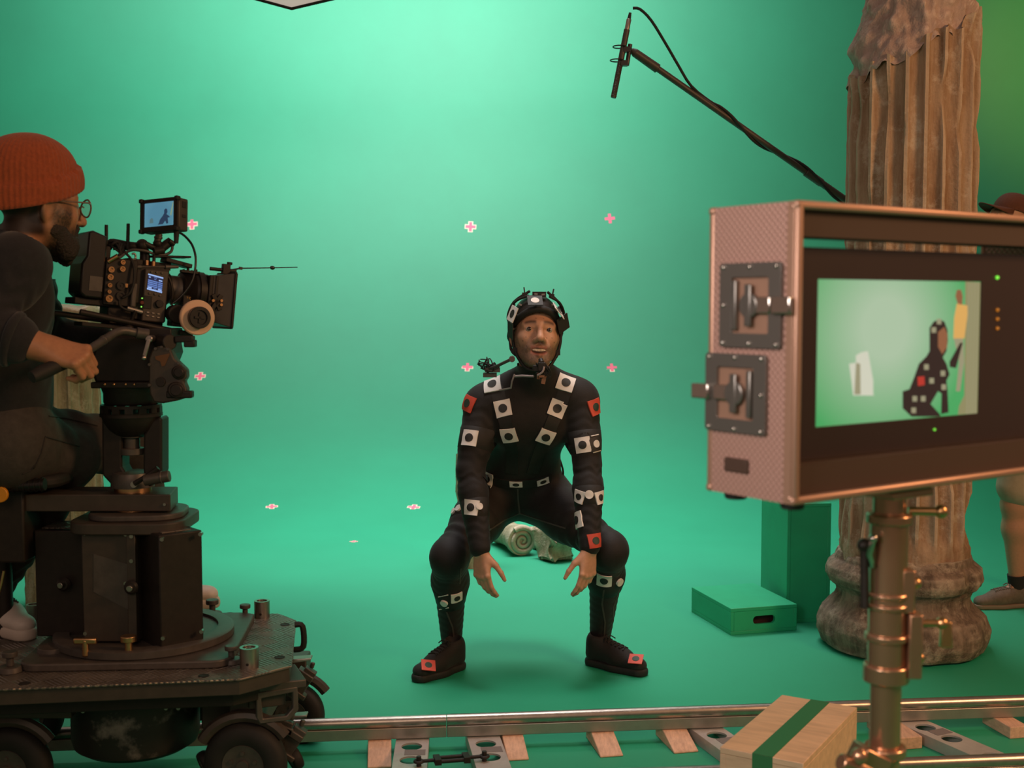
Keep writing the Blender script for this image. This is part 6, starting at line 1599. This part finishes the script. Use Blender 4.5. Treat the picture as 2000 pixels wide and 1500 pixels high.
for (x, y, k, r_, s_) in ((962, 751, 'w', 22, .066), (1105, 748, 'w', -22, .064), (983, 798, 'w', 14, .062), (1088, 798, 'w', -22, .062), (994, 851, 'w', 10, .060), (1066, 853, 'w', -24, .060),
                          (917, 855, 'w', -3, .060), (1138, 869, 'w', 10, .058), (1163, 867, 'b', 6, .052), (914, 788, 'r', -12, .060), (1162, 795, 'r', 12, .058),
                          (953, 936, 'w', -12, .054), (1008, 945, 'w', 0, .050), (1060, 940, 'w', 18, .050),
                          (920, 991, 'w', -2, .056), (897, 994, 'd', 0, .028), (936, 989, 'd', 0, .026), (872, 1004, 'w', -22, .056), (887, 1000, 'd', 0, .026),
                          (1132, 970, 'w', -10, .046), (1151, 966, 'd', 0, .032), (1172, 972, 'w', 6, .046), (1128, 1016, 'w', 22, .060), (1179, 1005, 'w', -40, .050), (1163, 1056, 'r', 4, .052),
                          (849, 1176, 'w', -14, .046), (868, 1177, 'd', 0, .030), (892, 1167, 'w', 16, .046), (1180, 1133, 'w', -8, .058), (1209, 1136, 'd', 0, .032)):
    patch(x, y, k, r_, s_, sy=.55 if y in (945, 940) else 1)
for (x0, y0, x1, y1) in ((857, 1165, 875, 1161), (859, 1190, 876, 1186), (1154, 852, 1168, 849), (1158, 884, 1172, 880)):
    p0, n0 = hit(x0, y0); p1, n1 = hit(x1, y1)
    if p0 and p1:
        b = MB(); m_ = (p0 + p1) / 2 + n0 * .003; b.cyl(p0 + n0 * .003, p1 + n1 * .003, .0022, n=6); b.build('tracking_stripe', M['mwhite'], suit)
# chest harness straps and zip, grey leg seams
def strip(pts, wd, m, name, off=.002, sm_=4):
    P_ = []
    for q in pts:
        p, n = hit(*q)
        if p: P_.append((p, n))
    if len(P_) < 2: return
    vs = []; fs = []
    for i, (p, n) in enumerate(P_):
        t = (P_[min(i + 1, len(P_) - 1)][0] - P_[max(i - 1, 0)][0]).normalized(); s_ = t.cross(n).normalized()
        vs += [p + s_ * wd / 2 + n * off, p - s_ * wd / 2 + n * off, p + s_ * wd / 2 - n * .002, p - s_ * wd / 2 - n * .002]
    for i in range(len(P_) - 1):
        k = i * 4; fs += [(k, k + 1, k + 5, k + 4), (k, k + 4, k + 6, k + 2), (k + 1, k + 3, k + 7, k + 5)]
    b = MB(); b.mesh(vs, fs); b.build(name, M[m], suit, smooth=60)
def lerp(pts, n):
    out = []
    for i in range(len(pts) - 1):
        for k in range(n): t = k / n; out.append((pts[i][0] * (1 - t) + pts[i + 1][0] * t, pts[i][1] * (1 - t) + pts[i + 1][1] * t))
    return out + [pts[-1]]
strip(lerp([(968, 735), (975, 780), (990, 835), (1000, 880), (1000, 925)], 6), .050, 'rubber', 'harness_strap', .0015)
strip(lerp([(1112, 735), (1098, 780), (1075, 835), (1055, 880), (1040, 925)], 6), .050, 'rubber', 'harness_strap', .0015)
strip(lerp([(945, 935), (980, 944), (1010, 946), (1045, 943), (1075, 934)], 5), .040, 'rubber', 'belt', .004)
for pts in ([(1011, 950), (1012, 975), (1015, 1003)], [(1015, 1003), (985, 1016), (955, 1036)], [(1015, 1003), (1060, 1018), (1105, 1032)],
            [(1180, 1150), (1176, 1180), (1182, 1215), (1180, 1245)], [(1210, 1150), (1198, 1185), (1197, 1215)], [(872, 1195), (884, 1225), (888, 1255)], [(900, 1110), (898, 1140)]):
    strip(lerp(pts, 6), .006, 'suit_seam', 'seam', .0015)
# shoes with red markers
shL = shoe(AC, SHL[0], SHL[1], ankle=aL, name='shoe', mats=('suit', 'rubber', 'suit'), ztop=.105)
shR = shoe(AC, SHR[0], SHR[1], ankle=aR, name='shoe', mats=('suit', 'rubber', 'suit'), ztop=.105)
for sh_, px, py, r_ in ((shL, 836, 1302, 6), (shR, 1242, 1290, -14)):
    bv = bvh_of(sh_.data); h = bv.ray_cast(wm(sh_).inverted() @ EYE, ray(px, py).normalized())
    if h[0] is not None:
        p = wm(sh_) @ h[0]; n = (h[1] + V((0, -.2, .6))).normalized(); x, y, z = axes_from(n, (1, 0, 0)); Q = Matrix.Rotation(R(r_), 3, n); x = Q @ x; y = Q @ y
        b = MB(); b.mi = 0; b.prism([(-.027, -.027), (.027, -.027), (.027, .027), (-.027, .027)], .006, .009, frame(x, y, z, p)); b.mi = 1; b.prism(circle(0, 0, .014, 20), .009, .0102, frame(x, y, z, p)); b.build('tracking_marker', [M['mred'], M['mgreendot']], sh_, smooth=0, label='red tracking marker')
# helmet
HP = lambda x, y, z: Hm @ (V((x, y, z)) * HS)
hel = MB()
vs = []; fs = []; nu, nv = 48, 16
for j in range(nv + 1):
    for i in range(nu):
        a = 2 * PI * i / nu; ca, sa = math.cos(a), math.sin(a)   # sa>0 front
        low = .055 if sa > 0 else -.035
        zlow = .068 * max(0, sa) ** 1.3 + (1 - max(0, sa) ** 1.3) * (.000) - .04 * max(0, -sa)
        ph = (PI / 2 - .0) * (1 - j / nv)
        zz_ = zlow + (.138 - zlow) * math.cos(ph)
        hgt = (zz_ - .035) / .104
        rad = math.sqrt(max(0, 1 - max(0, hgt) ** 2)) if hgt > 0 else 1
        if j == nv: rad = 0
        vs.append(HP(.083 * rad * ca, -.012 + .107 * rad * sa, zz_))
for j in range(nv):
    for i in range(nu): k = (i + 1) % nu; fs.append((j * nu + i, j * nu + k, (j + 1) * nu + k, (j + 1) * nu + i))
hel.mesh(vs, fs)
helm = hel.build('helmet', M['black'], AC, smooth=60)
so = helm.modifiers.new('thick', 'SOLIDIFY'); so.thickness = .008; so.offset = -1
b = MB(); pts = [HP(.086 * math.cos(a), -.012 + .109 * math.sin(a), .066 * max(0, math.sin(a)) ** 1.2 - .0 + .004 - .03 * max(0, -math.sin(a))) for a in [2 * PI * k / 40 for k in range(41)]]
b.tube(pts, [.0085 + .005 * max(0, math.sin(2 * PI * k / 40)) for k in range(41)], 10); b.build('padded_rim', M['rubber'], helm, smooth=80)
b = MB()
for s_ in (-1, 1):
    b.tube([HP(s_ * .080, .032, .045), HP(s_ * .080, .030, -.02), HP(s_ * .068, .030, -.07), HP(s_ * .036, .042, -.118), HP(0, .054, -.128)], .0058, 8, smooth=4)
    b.tube([HP(s_ * .083, -.03, .01), HP(s_ * .080, -.01, -.05), HP(s_ * .068, .025, -.075)], .005, 8, smooth=3)
    b.box(HP(s_ * .072, .028, -.06), (.018, .012, .02))
b.build('chin_strap', M['rubber'], helm, smooth=60)
def card(px, py, Y, size, n_, rot, kind, sx=1.0):
    p = at(px, py, Y); n_ = V(n_).normalized(); u = V((0, 0, 1)) - n_ * n_.z; u.normalize(); x = u.cross(n_); Q = Matrix.Rotation(R(rot), 3, n_); u = Q @ u; x = Q @ x
    a_ = size / 2; b = MB(); Mx = frame(x, u, n_, p); b.mi = 0 if kind == 'w' else 1
    b.prism([(-a_ * sx, -a_), (a_ * sx, -a_), (a_ * sx, a_), (-a_ * sx, a_)], -.0015, .0015, Mx); b.mi = 1 if kind == 'w' else 0
    if kind != 'k': b.prism(circle(0, 0, a_ * .56, 24), .0015, .0025, Mx)
    b.build('marker_card', [M['mwhite'], M['mblack']], helm, smooth=0)
    c_ = HP(0, -.01, .05); b = MB(); e_ = c_ + (p - c_) * .8; b.cyl(p - n_ * .002, e_, .004, n=8); b.build('card_post', M['dark_grey'], helm)
card(1045, 587, 4.40, .054, (0.05, -.62, .8), 0, 'b')
card(1001, 613, 4.42, .056, (-.85, -.42, .30), -14, 'w')
card(1091, 607, 4.44, .056, (.80, -.12, .58), 28, 'w')
card(1100, 632, 4.46, .060, (.72, -.62, -.15), 26, 'k')
card(997, 645, 4.44, .060, (-.9, -.35, -.12), -16, 'k', .8)
for s_ in (-1, 1):
    b = MB(); b.tube([HP(s_ * .085, .0, .03), HP(s_ * .094, -.005, .06), HP(s_ * .078, .02, .105), HP(s_ * .03, .05, .138)], .005, 8, smooth=4)
    b.tube([HP(s_ * .086, .03, .04), HP(s_ * .092, .02, .075), HP(s_ * .072, .045, .105), HP(s_ * .035, .07, .118)], .0045, 8, smooth=4)
    b.cyl(HP(s_ * .075, .01, .098), HP(s_ * .082, .04, .07), .004, n=8); b.box(HP(s_ * .045, .04, .128), (.02, .02, .014)); b.cyl(HP(s_ * .045, .045, .12), HP(s_ * .05, .05, .150), .0028, n=6)
    b.build('helmet_frame', M['black'], helm)
b = MB(); b.box(HP(0, .062, .126), (.05, .02, .02)); b.build('card_base', M['black'], helm)
b = MB()
for (x, z) in ((-.05, .098), (-.012, .125), (.012, .125), (.06, .092)): b.box(HP(x, .075 - abs(x) * .5, z), (.012, .008, .006), (0, x * 8, 0))
b.build('chrome_clips', M['chrome'], helm)
# face camera boom with cables in front of the chin
fc = at(1058, 716, 4.26); fj = at(1000, 701, 4.40)
b = MB(); b.tube([at(948, 722, 4.5), at(968, 716, 4.46), at(985, 708, 4.42), fj], .006, 8, smooth=3); b.cyl(fj + V((0, -.02, 0)), fj + V((0, .02, 0)), .011, n=20); b.box(at(962, 722, 4.5), (.055, .04, .018)); b.box(at(957, 732, 4.52), (.05, .05, .016))
b.build('camera_arm', M['dark_grey'], helm, bevel=.001)
b = MB(); b.tube([at(1007, 735, 4.34), at(1020, 734, 4.30), at(1042, 735, 4.27)], .0042, 8); b.tube([at(1005, 731, 4.36), at(1000, 745, 4.36), at(998, 758, 4.40), at(975, 762, 4.44)], .003, 8); b.tube([at(1050, 733, 4.25), at(1060, 726, 4.24), at(1063, 716, 4.24)], .0035, 8, smooth=3); b.build('grey_cable', mat('grey_cable_sleeve', s2l(158, 142, 142), .5), helm, smooth=80)
b = MB(); b.box(fc, (.026, .03, .030)); b.cyl(fc + V((0, 0, .012)), fc + V((-.004, .012, .026)), .010, .008, 16); b.box(at(1049, 719, 4.28), (.03, .02, .022)); b.box(at(1066, 722, 4.27), (.022, .02, .030), (0, .4, 0)); b.build('face_camera', M['black'], helm, bevel=.002)
b = MB(); b.box(at(1053, 736, 4.27), (.016, .012, .016)); b.box(at(1062, 742, 4.27), (.014, .010, .028), (0, .2, 0)); b.cyl(at(1051, 728, 4.26), at(1050, 740, 4.26), .003, n=8); b.box(at(1058, 735, 4.255), (.020, .008, .008)); b.build('circuit_board', mat('bronze_board', s2l(140, 100, 75), .4, metal=.5), helm)
b = MB(); rnd = random.Random(3)
for k in range(9):
    p0 = at(946 + rnd.random() * 20, 712 + rnd.random() * 12, 4.48); pts = [p0]
    for j in range(4): pts.append(p0 + V((-.012 * j + rnd.uniform(-.015, .03), rnd.uniform(-.02, .02), rnd.uniform(-.012, .03))))
    b.tube(pts, .0022, 6, smooth=3)
b.tube([at(957, 730, 4.5), at(946, 722, 4.5), at(948, 707, 4.5), at(956, 712, 4.5)], .0025, 6, smooth=3)
for k in range(6):
    p0 = at(1050 + k * 4, 716 + (k % 3) * 5, 4.26); b.tube([p0, p0 + V((.01 * (k % 2) - .006, -.01, .014)), p0 + V((.012, -.004, -.012)), p0 + V((-.006, 0, -.024))], .0022, 6, smooth=3)
b.build('wire_bundle', M['rubber'], helm, smooth=80)
b = MB(); b.tube([at(1086, 880, 4.80), at(1096, 905, 4.80), at(1100, 925, 4.82), at(1094, 940, 4.82)], .004, 8, smooth=4); b.build('cable', M['rubber'], suit, smooth=80)
# ------------------------------------------------------------ seated camera operator
OP = thing('person', 'person in rust beanie and dark sweater seated on the dolly, gripping the pan handle', 'person', (-1.3, 3.45, DH))
fo = V((.70, .71, -.04)).normalized(); uo = V((.04, .02, 1)); uo = (uo - fo * uo.dot(fo)).normalized(); ro = fo.cross(uo)
OS = 1.12
Ho = frame(ro, fo, uo); Ho.translation = at(72, 402, 3.25)
o_neck = at(42, 470, 3.30); o_chest = at(5, 585, 3.34); o_waist = at(5, 745, 3.42); o_hips = at(-5, 855, 3.46)
o_sR = at(36, 520, 3.13); o_eR = at(-40, 640, 3.04); o_wR = at(80, 678, 3.06)
o_sL = at(48, 525, 3.52); o_eL = at(92, 668, 3.60); o_wL = at(196, 662, 3.66)
o_hR = at(8, 862, 3.36); o_kR = at(138, 893, 3.56); o_aR = None
o_hL = at(15, 858, 3.56); o_kL = at(262, 872, 3.74); o_aL = None
t0 = atz(64, 1252, DH); h0 = t0 - V((.78, -.62, 0)).normalized() * .30; t1 = atz(431, 1184, DH); h1 = t1 - V((.9, .25, 0)).normalized() * .29
o_aR = h0 + (t0 - h0) * .2 + V((0, 0, .115)); o_aL = h1 + (t1 - h1) * .2 + V((0, 0, .115))
def op_upper(S, g=0, sleeve=False, rip=False):
    rp = (lambda *a: a) if rip else (lambda *a: None)
    sx = (o_sR - o_sL).normalized()
    S.cap(o_hips, o_waist, .125, .118, .05, flat=(sx, 1.25, .95), grow=g)
    S.cap(o_waist, o_chest, .120, .128, .05, flat=(sx, 1.25, .90), rip=rp(.004, 14, 0), grow=g)
    S.cap(o_chest, o_neck + V((-.03, 0, -.06)), .126, .085, .05, flat=(sx, 1.3, .85), grow=g)
    for s_ in (o_sR, o_sL):
        S.cap(o_neck + V((-.03, 0, -.035)), s_ + V((-.01, 0, .01)), .058, .058, .05, grow=g)
        S.cap(s_, s_ + V((-.01, 0, -.03)), .064, .064, .04, grow=g)
    S.cap(o_neck + V((-.02, 0, -.03)), Ho @ (V((0, -.025, -.06)) * OS), .060, .058, .03, grow=g if not sleeve else g * .9)
    for s_, e_, w_, full in ((o_sR, o_eR, o_wR, .56), (o_sL, o_eL, o_wL, .98)):
        S.cap(s_, e_, .058, .050, .03, rip=rp(.004, 18, 1), grow=g)
        end = e_ + (w_ - e_) * (full if sleeve else 1)
        m = e_ + (w_ - e_) * .35
        S.cap(e_, m, .048, .049 if sleeve else .045, .02, grow=g)
        S.cap(m, end, .045, .032 if full > .9 or not sleeve else .044, .02, grow=g)
        if sleeve and full < .9: S.cap(e_ + (w_ - e_) * .20, end, .055, .050, .01, grow=g); 
def op_lower(S, g=0, cloth=False, rip=False):
    rp = (lambda *a: a) if rip else (lambda *a: None)
    if cloth: S.cap(o_hips, o_waist + (o_hips - o_waist) * .25, .122, .112, .05, flat=((o_sR - o_sL).normalized(), 1.22, .95), grow=g)
    S.cap(o_hR, o_hL, .125, .125, .05, grow=g)
    for h_, k_, a_ in ((o_hR, o_kR, o_aR), (o_hL, o_kL, o_aL)):
        S.cap(h_, k_, .104, .070, .04, rip=rp(.003, 12, 0), grow=g); end = k_ + (a_ - k_) * (1.0 if cloth else 1)
        S.cap(k_, k_ + (a_ - k_) * .35, .066, .064, .03, grow=g); S.cap(k_ + (a_ - k_) * .35, end, .064, .052 if cloth else .036, .03, rip=rp(.003, 18, 0), grow=g)
lo = V((-1.85, 2.80, .42)); hi = V((-.62, 4.15, 1.86))
S = Sculpt(lo, hi, .0042); op_upper(S); op_lower(S)
for a_, h_, t_ in ((o_aR, h0, t0), (o_aL, h1, t1)): S.cap(a_, h_ + (t_ - h_) * .55 + V((0, 0, .045)), .030, .024, .02)
# right fist round the grip: back of hand to the viewer, knuckles forward and down
hdir = V((.90, .10, -.26)).normalized()
hand_prims(S, o_wR, hdir, (-.03, -.62, .78), 1, (1.25, 1.2, 1.15, 1.1), 1.18, 1.1, .02, .55, .0035)
S.cap(o_wR - hdir * .03, o_wR + hdir * .03, .033, .030, .02, flat=((0, -.6, .8), .85, 1.1))
hand_prims(S, o_wL, (.95, .1, -.2), (0, 0, 1), -1, (1, 1, 1, 1), 1.0, 1, .03, .5)
head_prims(S, Ho, OS, True)
me = S.mesh('body', 1)
skin_colors(me, face_tones(Ho, OS, (.40, .185, .095), (.30, .10, .07), (.035, .020, .012), (.030, .017, .010), .95, True))
link_mesh(me, 'body', M['skin'], OP); eye_pair(OP, Ho, OS, (0, 1, 0))
S = Sculpt(lo, hi, .005); op_upper(S, .012, True, True)
S.cap(o_hips + V((-.02, 0, -.01)), o_hips + V((.01, -.02, .10)), .135, .138, .03, flat=((o_sR - o_sL).normalized(), 1.28, 1.0))
me = S.mesh('sweater', 1); bmx = bmesh.new(); bmx.from_mesh(me)
cut = Ho @ (V((0, -.03, -.098)) * OS); cn = (Ho.to_3x3() @ V((0, .55, 1))).normalized()
kill = [f for f in bmx.faces if (f.calc_center_median() - cut).dot(cn) > 0 and f.calc_center_median().z > o_neck.z - .1]
bmesh.ops.delete(bmx, geom=kill, context='FACES'); bmx.to_mesh(me); bmx.free()
sw = link_mesh(me, 'sweater', M['navy'], OP)
b = MB(); cdir = (o_wR - o_eR).normalized(); c_ = o_eR + (o_wR - o_eR) * .54
x, y, z = axes_from(cdir)
b.tube([c_ + (x * math.cos(t) + y * math.sin(t)) * (.061 + .0025 * math.sin(3 * t)) for t in [2 * PI * k / 30 for k in range(31)]], .012, 10)
b.build('rolled_cuff', M['navy'], sw, smooth=80)
S = Sculpt(lo, hi, .005); op_lower(S, .010, True, True)
jn = link_mesh(S.mesh('jeans', 1), 'jeans', M['denim'], OP)
jb = bvh_of(jn.data); JI = wm(OP).inverted()
def jhit(px, py):
    h = jb.ray_cast(JI @ EYE, ray(px, py).normalized()); return (wm(OP) @ h[0], h[1]) if h[0] is not None else None
b = MB()
for pts in ([(88, 853), (120, 862), (155, 872)], [(88, 853), (80, 885), (66, 915)], [(95, 813), (130, 818), (165, 826), (190, 832)], [(70, 905), (60, 918), (45, 925)]):
    P_ = [jhit(*q) for q in lerp(pts, 5)]; P_ = [p + n * .001 for p, n in [q for q in P_ if q]]
    if len(P_) > 2: b.tube(P_, .0022, 6)
b.build('seam_stitching', mat('dark_stitching', (.02, .017, .015), .8), jn)
for k_, a_ in ((o_kR, o_aR), (o_kL, o_aL)):
    b = MB(); c_ = k_ + (a_ - k_) * .985; x, y, z = axes_from(a_ - k_)
    b.tube([c_ + (x * math.cos(t) + y * math.sin(t)) * .057 for t in [2 * PI * k / 24 for k in range(25)]], .014, 8)
    b.build('rolled_hem', M['denim_blue'], jn, smooth=80)
shoe(OP, h0, t0, mats=('white_leather', 'white_sole', 'suit_seam'), ztop=.11, sole_h=.034)
shoe(OP, h1, t1, mats=('white_leather', 'white_sole', 'suit_seam'), ztop=.11, sole_h=.034)
# beanie
b = MB(); vs = []; fs = []; nu, nv = 240, 26
BP = lambda x, y, z: Ho @ (V((x, y, z)) * OS)
def rim(a):
    f_ = math.sin(a); return .052 * max(0, f_) ** 1.4 - .030 * max(0, -f_) ** .8 + .002
for j in range(nv + 1):
    v = j / nv
    for i in range(nu):
        a = 2 * PI * i / nu; zl = rim(a); z_ = zl + (.168 - zl) * math.sin(v * PI / 2) ** 1.1
        hgt = max(0, (z_ - .055) / .113); rad = math.sqrt(max(0, 1 - hgt ** 2.3)) if hgt > 0 else 1 - .0 * v
        rib = (.0011 * math.sin(a * 60)) * (1 if v < .97 else 0)
        fold = .0085 if z_ < zl + .052 else 0
        if abs(z_ - (zl + .054)) < .003: fold = -.003
        lump = .0035 * noise.noise(V((math.cos(a) * 2, math.sin(a) * 2, z_ * 18)))
        sl_ = .010 * max(0, -math.sin(a)) * math.sin(PI * min(1, max(0, v)))
        q = BP((.0885 + rib + fold + lump) * max(rad, .004) * math.cos(a), -.014 - sl_ * .6 + (.112 + rib + fold + lump + sl_) * max(rad, .004) * math.sin(a), z_ - .012 * (1 - math.cos(a * 0)) )
        vs.append(q)
for j in range(nv):
    for i in range(nu): k = (i + 1) % nu; fs.append((j * nu + i, j * nu + k, (j + 1) * nu + k, (j + 1) * nu + i))
b.mesh(vs, fs); bn = b.build('beanie', M['beanie'], OP, smooth=180, weld=False)
so = bn.modifiers.new('thick', 'SOLIDIFY'); so.thickness = .006; so.offset = -1
# hair at the nape, beard
def hairfn(p): return p + V((nz(p, 120, .0015), nz(p + V((2, 2, 2)), 120, .0015), nz(p + V((5, 5, 5)), 120, .0015)))

S = Sculpt(Ho.translation - V((.2, .2, .25)), Ho.translation + V((.25, .25, .1)), .0035)
C = lambda a, c, ra, rb: S.cap(BP(*a), BP(*c), ra * OS, rb * OS, .02)
for s_ in (-1, 1): C((s_ * .055, .010, -.055), (s_ * .030, .062, -.104), .013, .023); C((s_ * .061, .006, -.012), (s_ * .056, .008, -.055), .0085, .017); C((s_ * .052, .03, -.05), (s_ * .034, .068, -.085), .014, .016); C((s_ * .026, .082, -.050), (s_ * .030, .074, -.085), .006, .012)
C((0, .072, -.102), (0, .074, -.122), .024, .016); C((-.026, .086, -.046), (.026, .086, -.046), .006, .006)
me = S.mesh('beard', 2)
for v in me.vertices: v.co += V((nz(v.co, 160, .002), nz(v.co + V((2, 2, 2)), 160, .002), nz(v.co + V((5, 5, 5)), 160, .003)))
link_mesh(me, 'beard', M['hair'], OP)
# glasses
M['frame'] = mat('translucent_glasses_frame', s2l(120, 96, 84), .2)
b = MB()
for s_ in (-1, 1):
    ring_ = [BP(s_ * .034 + .024 * math.cos(t) * (1 + .1 * math.cos(2 * t)), .108 - .012 * abs(math.cos(t) * .3), .002 + .021 * math.sin(t)) for t in [2 * PI * k / 28 for k in range(29)]]
    b.tube(ring_, .0024, 8); b.tube([BP(s_ * .058, .104, .010), BP(s_ * .078, .090, .012), BP(s_ * .084, .02, .010), BP(s_ * .083, -.012, .004)], .0022, 8)
b.tube([BP(-.011, .110, .006), BP(0, .113, .009), BP(.011, .110, .006)], .0022, 8)
gl = b.build('glasses', M['frame'], OP, smooth=80)
M['lens_glass'] = glassy('spectacle_glass', (.6, .7, .65), .15)
for s_ in (-1, 1):
    b = MB(); b.prism(circle(0, 0, .0235 * OS, 28, .0205 * OS), -.0006, .0006, frame(ro, uo, ro.cross(uo), BP(s_ * .034, .107, .002))); b.build('lens', M['lens_glass'], gl)
# ------------------------------------------------------------ boom operator half hidden at the right edge
BO = thing('person', 'person in brown cap and shorts at the right edge holding the boom pole', 'person', (2.35, 5.72, 0))
fb = V((-.92, -.15, .30)).normalized(); ub = V((-.05, 0, 1)); ub = (ub - fb * ub.dot(fb)).normalized(); rb2 = fb.cross(ub)
Hb = frame(rb2, fb, ub); Hb.translation = at(1970, 434, 5.70)
b_hip = V((2.42, 5.72, .98)); b_chest = V((2.44, 5.72, 1.35)); b_neck = V((2.36, 5.72, 1.60))
b_sR = b_neck + V((.02, .19, -.07)); b_sL = b_neck + V((.02, -.19, -.07))
g1 = P0 + dirb * ((2.20 - P0.x) / dirb.x); g2 = P0 + dirb * ((2.42 - P0.x) / dirb.x)
b_eR = V((2.34, 5.98, 1.30)); b_eL = V((2.52, 5.42, 1.22))
toe = atz(1902, 1189, 0); heel = toe + V((.27, .05, 0)); h2 = V((2.66, 5.87, 0)); toe2 = h2 + V((-.27, -.05, 0))
ank1 = heel + (toe - heel) * .2 + V((0, 0, .10)); kn1 = at(1982, 985, 5.66); ank2 = h2 + (toe2 - h2) * .2 + V((0, 0, .10)); kn2 = V((2.53, 5.83, .54))
def bo_body(S, g=0, part='all', rip=False):
    X = (0, 1, 0)
    if part in ('all', 'shirt'):
        S.cap(b_hip, b_chest, .125, .130, .05, flat=(X, 1.25, .9), grow=g); S.cap(b_chest, b_neck + V((0, 0, -.05)), .128, .085, .05, flat=(X, 1.3, .85), grow=g)
        for s_, e_, w_ in ((b_sR, b_eR, g1), (b_sL, b_eL, g2)):
            S.cap(b_neck + V((0, 0, -.04)), s_, .055, .06, .05, grow=g); S.cap(s_, e_ if part == 'all' else s_ + (e_ - s_) * .65, .056, .046, .03, grow=g)
            if part == 'all': S.cap(e_, e_ + (w_ - e_) * .9, .044, .029, .02)
        if part == 'all': S.cap(b_neck + V((0, 0, -.05)), Hb @ V((0, -.02, -.06)), .056, .055, .03)
    if part in ('all', 'shorts'):
        for sg, k_, a_ in ((-1, kn1, ank1), (1, kn2, ank2)):
            h_ = b_hip + V((0, sg * .09, -.06)); S.cap(h_, k_ if part == 'all' else h_ + (k_ - h_) * .80, .098, .062 if part == 'all' else .085, .04, grow=g)
            S.ell(h_, (.12, .12, .12), None, .05, grow=g)
            if part == 'all': S.cap(k_, k_ + (a_ - k_) * .3, .055, .058, .03); S.cap(k_ + (a_ - k_) * .3, a_, .058, .031, .03); S.cap(a_, a_ + V((-.10, -.015, -.060)), .030, .022, .02)
lo = V((1.95, 5.2, -.02)); hi = V((2.95, 6.2, 2.02))
S = Sculpt(lo, hi, .0055); bo_body(S)
for w_, e_ in ((g1, b_eR), (g2, b_eL)):
    d_ = (w_ - e_).normalized(); hand_prims(S, w_ - d_ * .085 - V((0, 0, .01)), d_, V((0, 0, -1)) if w_ is g1 else V((0, -1, .2)), 1, (1.1, 1.1, 1.1, 1.1), 1.0, 1.0, .02, .5)
head_prims(S, Hb, 1.0)
me = S.mesh('body', 1); skin_colors(me, face_tones(Hb, 1, (.42, .21, .125), (.3, .1, .07), (.06, .04, .03), (.04, .025, .015), .5, True)); link_mesh(me, 'body', M['skin'], BO); eye_pair(BO, Hb, 1.0)
S = Sculpt(lo, hi, .006); bo_body(S, .012, 'shirt'); link_mesh(S.mesh('shirt', 1), 'shirt', mat('mustard_cotton', s2l(190, 140, 80), .9), BO)
S = Sculpt(lo, hi, .006); bo_body(S, .016, 'shorts'); link_mesh(S.mesh('shorts', 1), 'shorts', mat('beige_cotton', s2l(160, 142, 118), .9, var=(40, .1)), BO)
M['canvas'] = mat('grey_canvas', s2l(98, 86, 74), .8, var=(60, .2)); M['sock'] = mat('dark_sock', (.012, .011, .011), .9); M['tan_sole'] = mat('pale_sole', s2l(120, 104, 88), .6)
shoe(BO, heel, toe, mats=('canvas', 'tan_sole', 'canvas'), ztop=.085, sole_h=.022)
shoe(BO, h2, toe2, mats=('canvas', 'tan_sole', 'canvas'), ztop=.085, sole_h=.022)
for a_, k_ in ((ank1, kn1), (ank2, kn2)):
    b = MB(); u_ = (k_ - a_).normalized(); b.tube([a_ - u_ * .03, a_ + u_ * .02, a_ + u_ * .055], [.042, .041, .043], 20); b.build('sock', M['sock'], BO, smooth=80)
# cap
b = MB(); vs = []; fs = []; nu, nv = 40, 12
CPp = lambda x, y, z: Hb @ V((x, y, z))
for j in range(nv + 1):
    for i in range(nu):
        a = 2 * PI * i / nu; v = j / nv; r = math.cos(v * PI / 2) ** .75 if j < nv else 0
        z0 = .045 - .03 * max(0, -math.sin(a)); vs.append(CPp(.081 * r * math.cos(a), -.012 + .103 * r * math.sin(a), z0 + (.138 - z0) * math.sin(v * PI / 2)))
for j in range(nv):
    for i in range(nu): k = (i + 1) % nu; fs.append((j * nu + i, j * nu + k, (j + 1) * nu + k, (j + 1) * nu + i))
b.mesh(vs, fs); M['cap'] = mat('brown_cap_cloth', s2l(86, 48, 30), .85, var=(80, .15)); cp_ = b.build('cap', M['cap'], BO, smooth=180)
b = MB(); vs = []; fs = []; n = 24
for j in range(7):
    for i in range(n + 1):
        t = -1 + 2 * i / n; a = PI / 2 + t * 1.15; q = j / 6
        r0 = V((.081 * math.cos(a), -.012 + .103 * math.sin(a), .047)); ext = .075 * (1 - t * t) ** .5
        vs.append(CPp(r0.x * (1 - .04 * q), r0.y + ext * q, r0.z - .012 * q - .018 * t * t * q + .006 * q * (1 - t * t)))
for j in range(6):
    for i in range(n): k = j * (n + 1) + i; fs.append((k, k + 1, k + n + 2, k + n + 1))
b.mesh(vs, fs); br = b.build('brim', M['cap'], cp_, smooth=180); so = br.modifiers.new('thick', 'SOLIDIFY'); so.thickness = .004
b = MB(); b.ball(CPp(0, -.012, .139), (.008, .008, .004)); b.build('button', M['cap'], cp_)
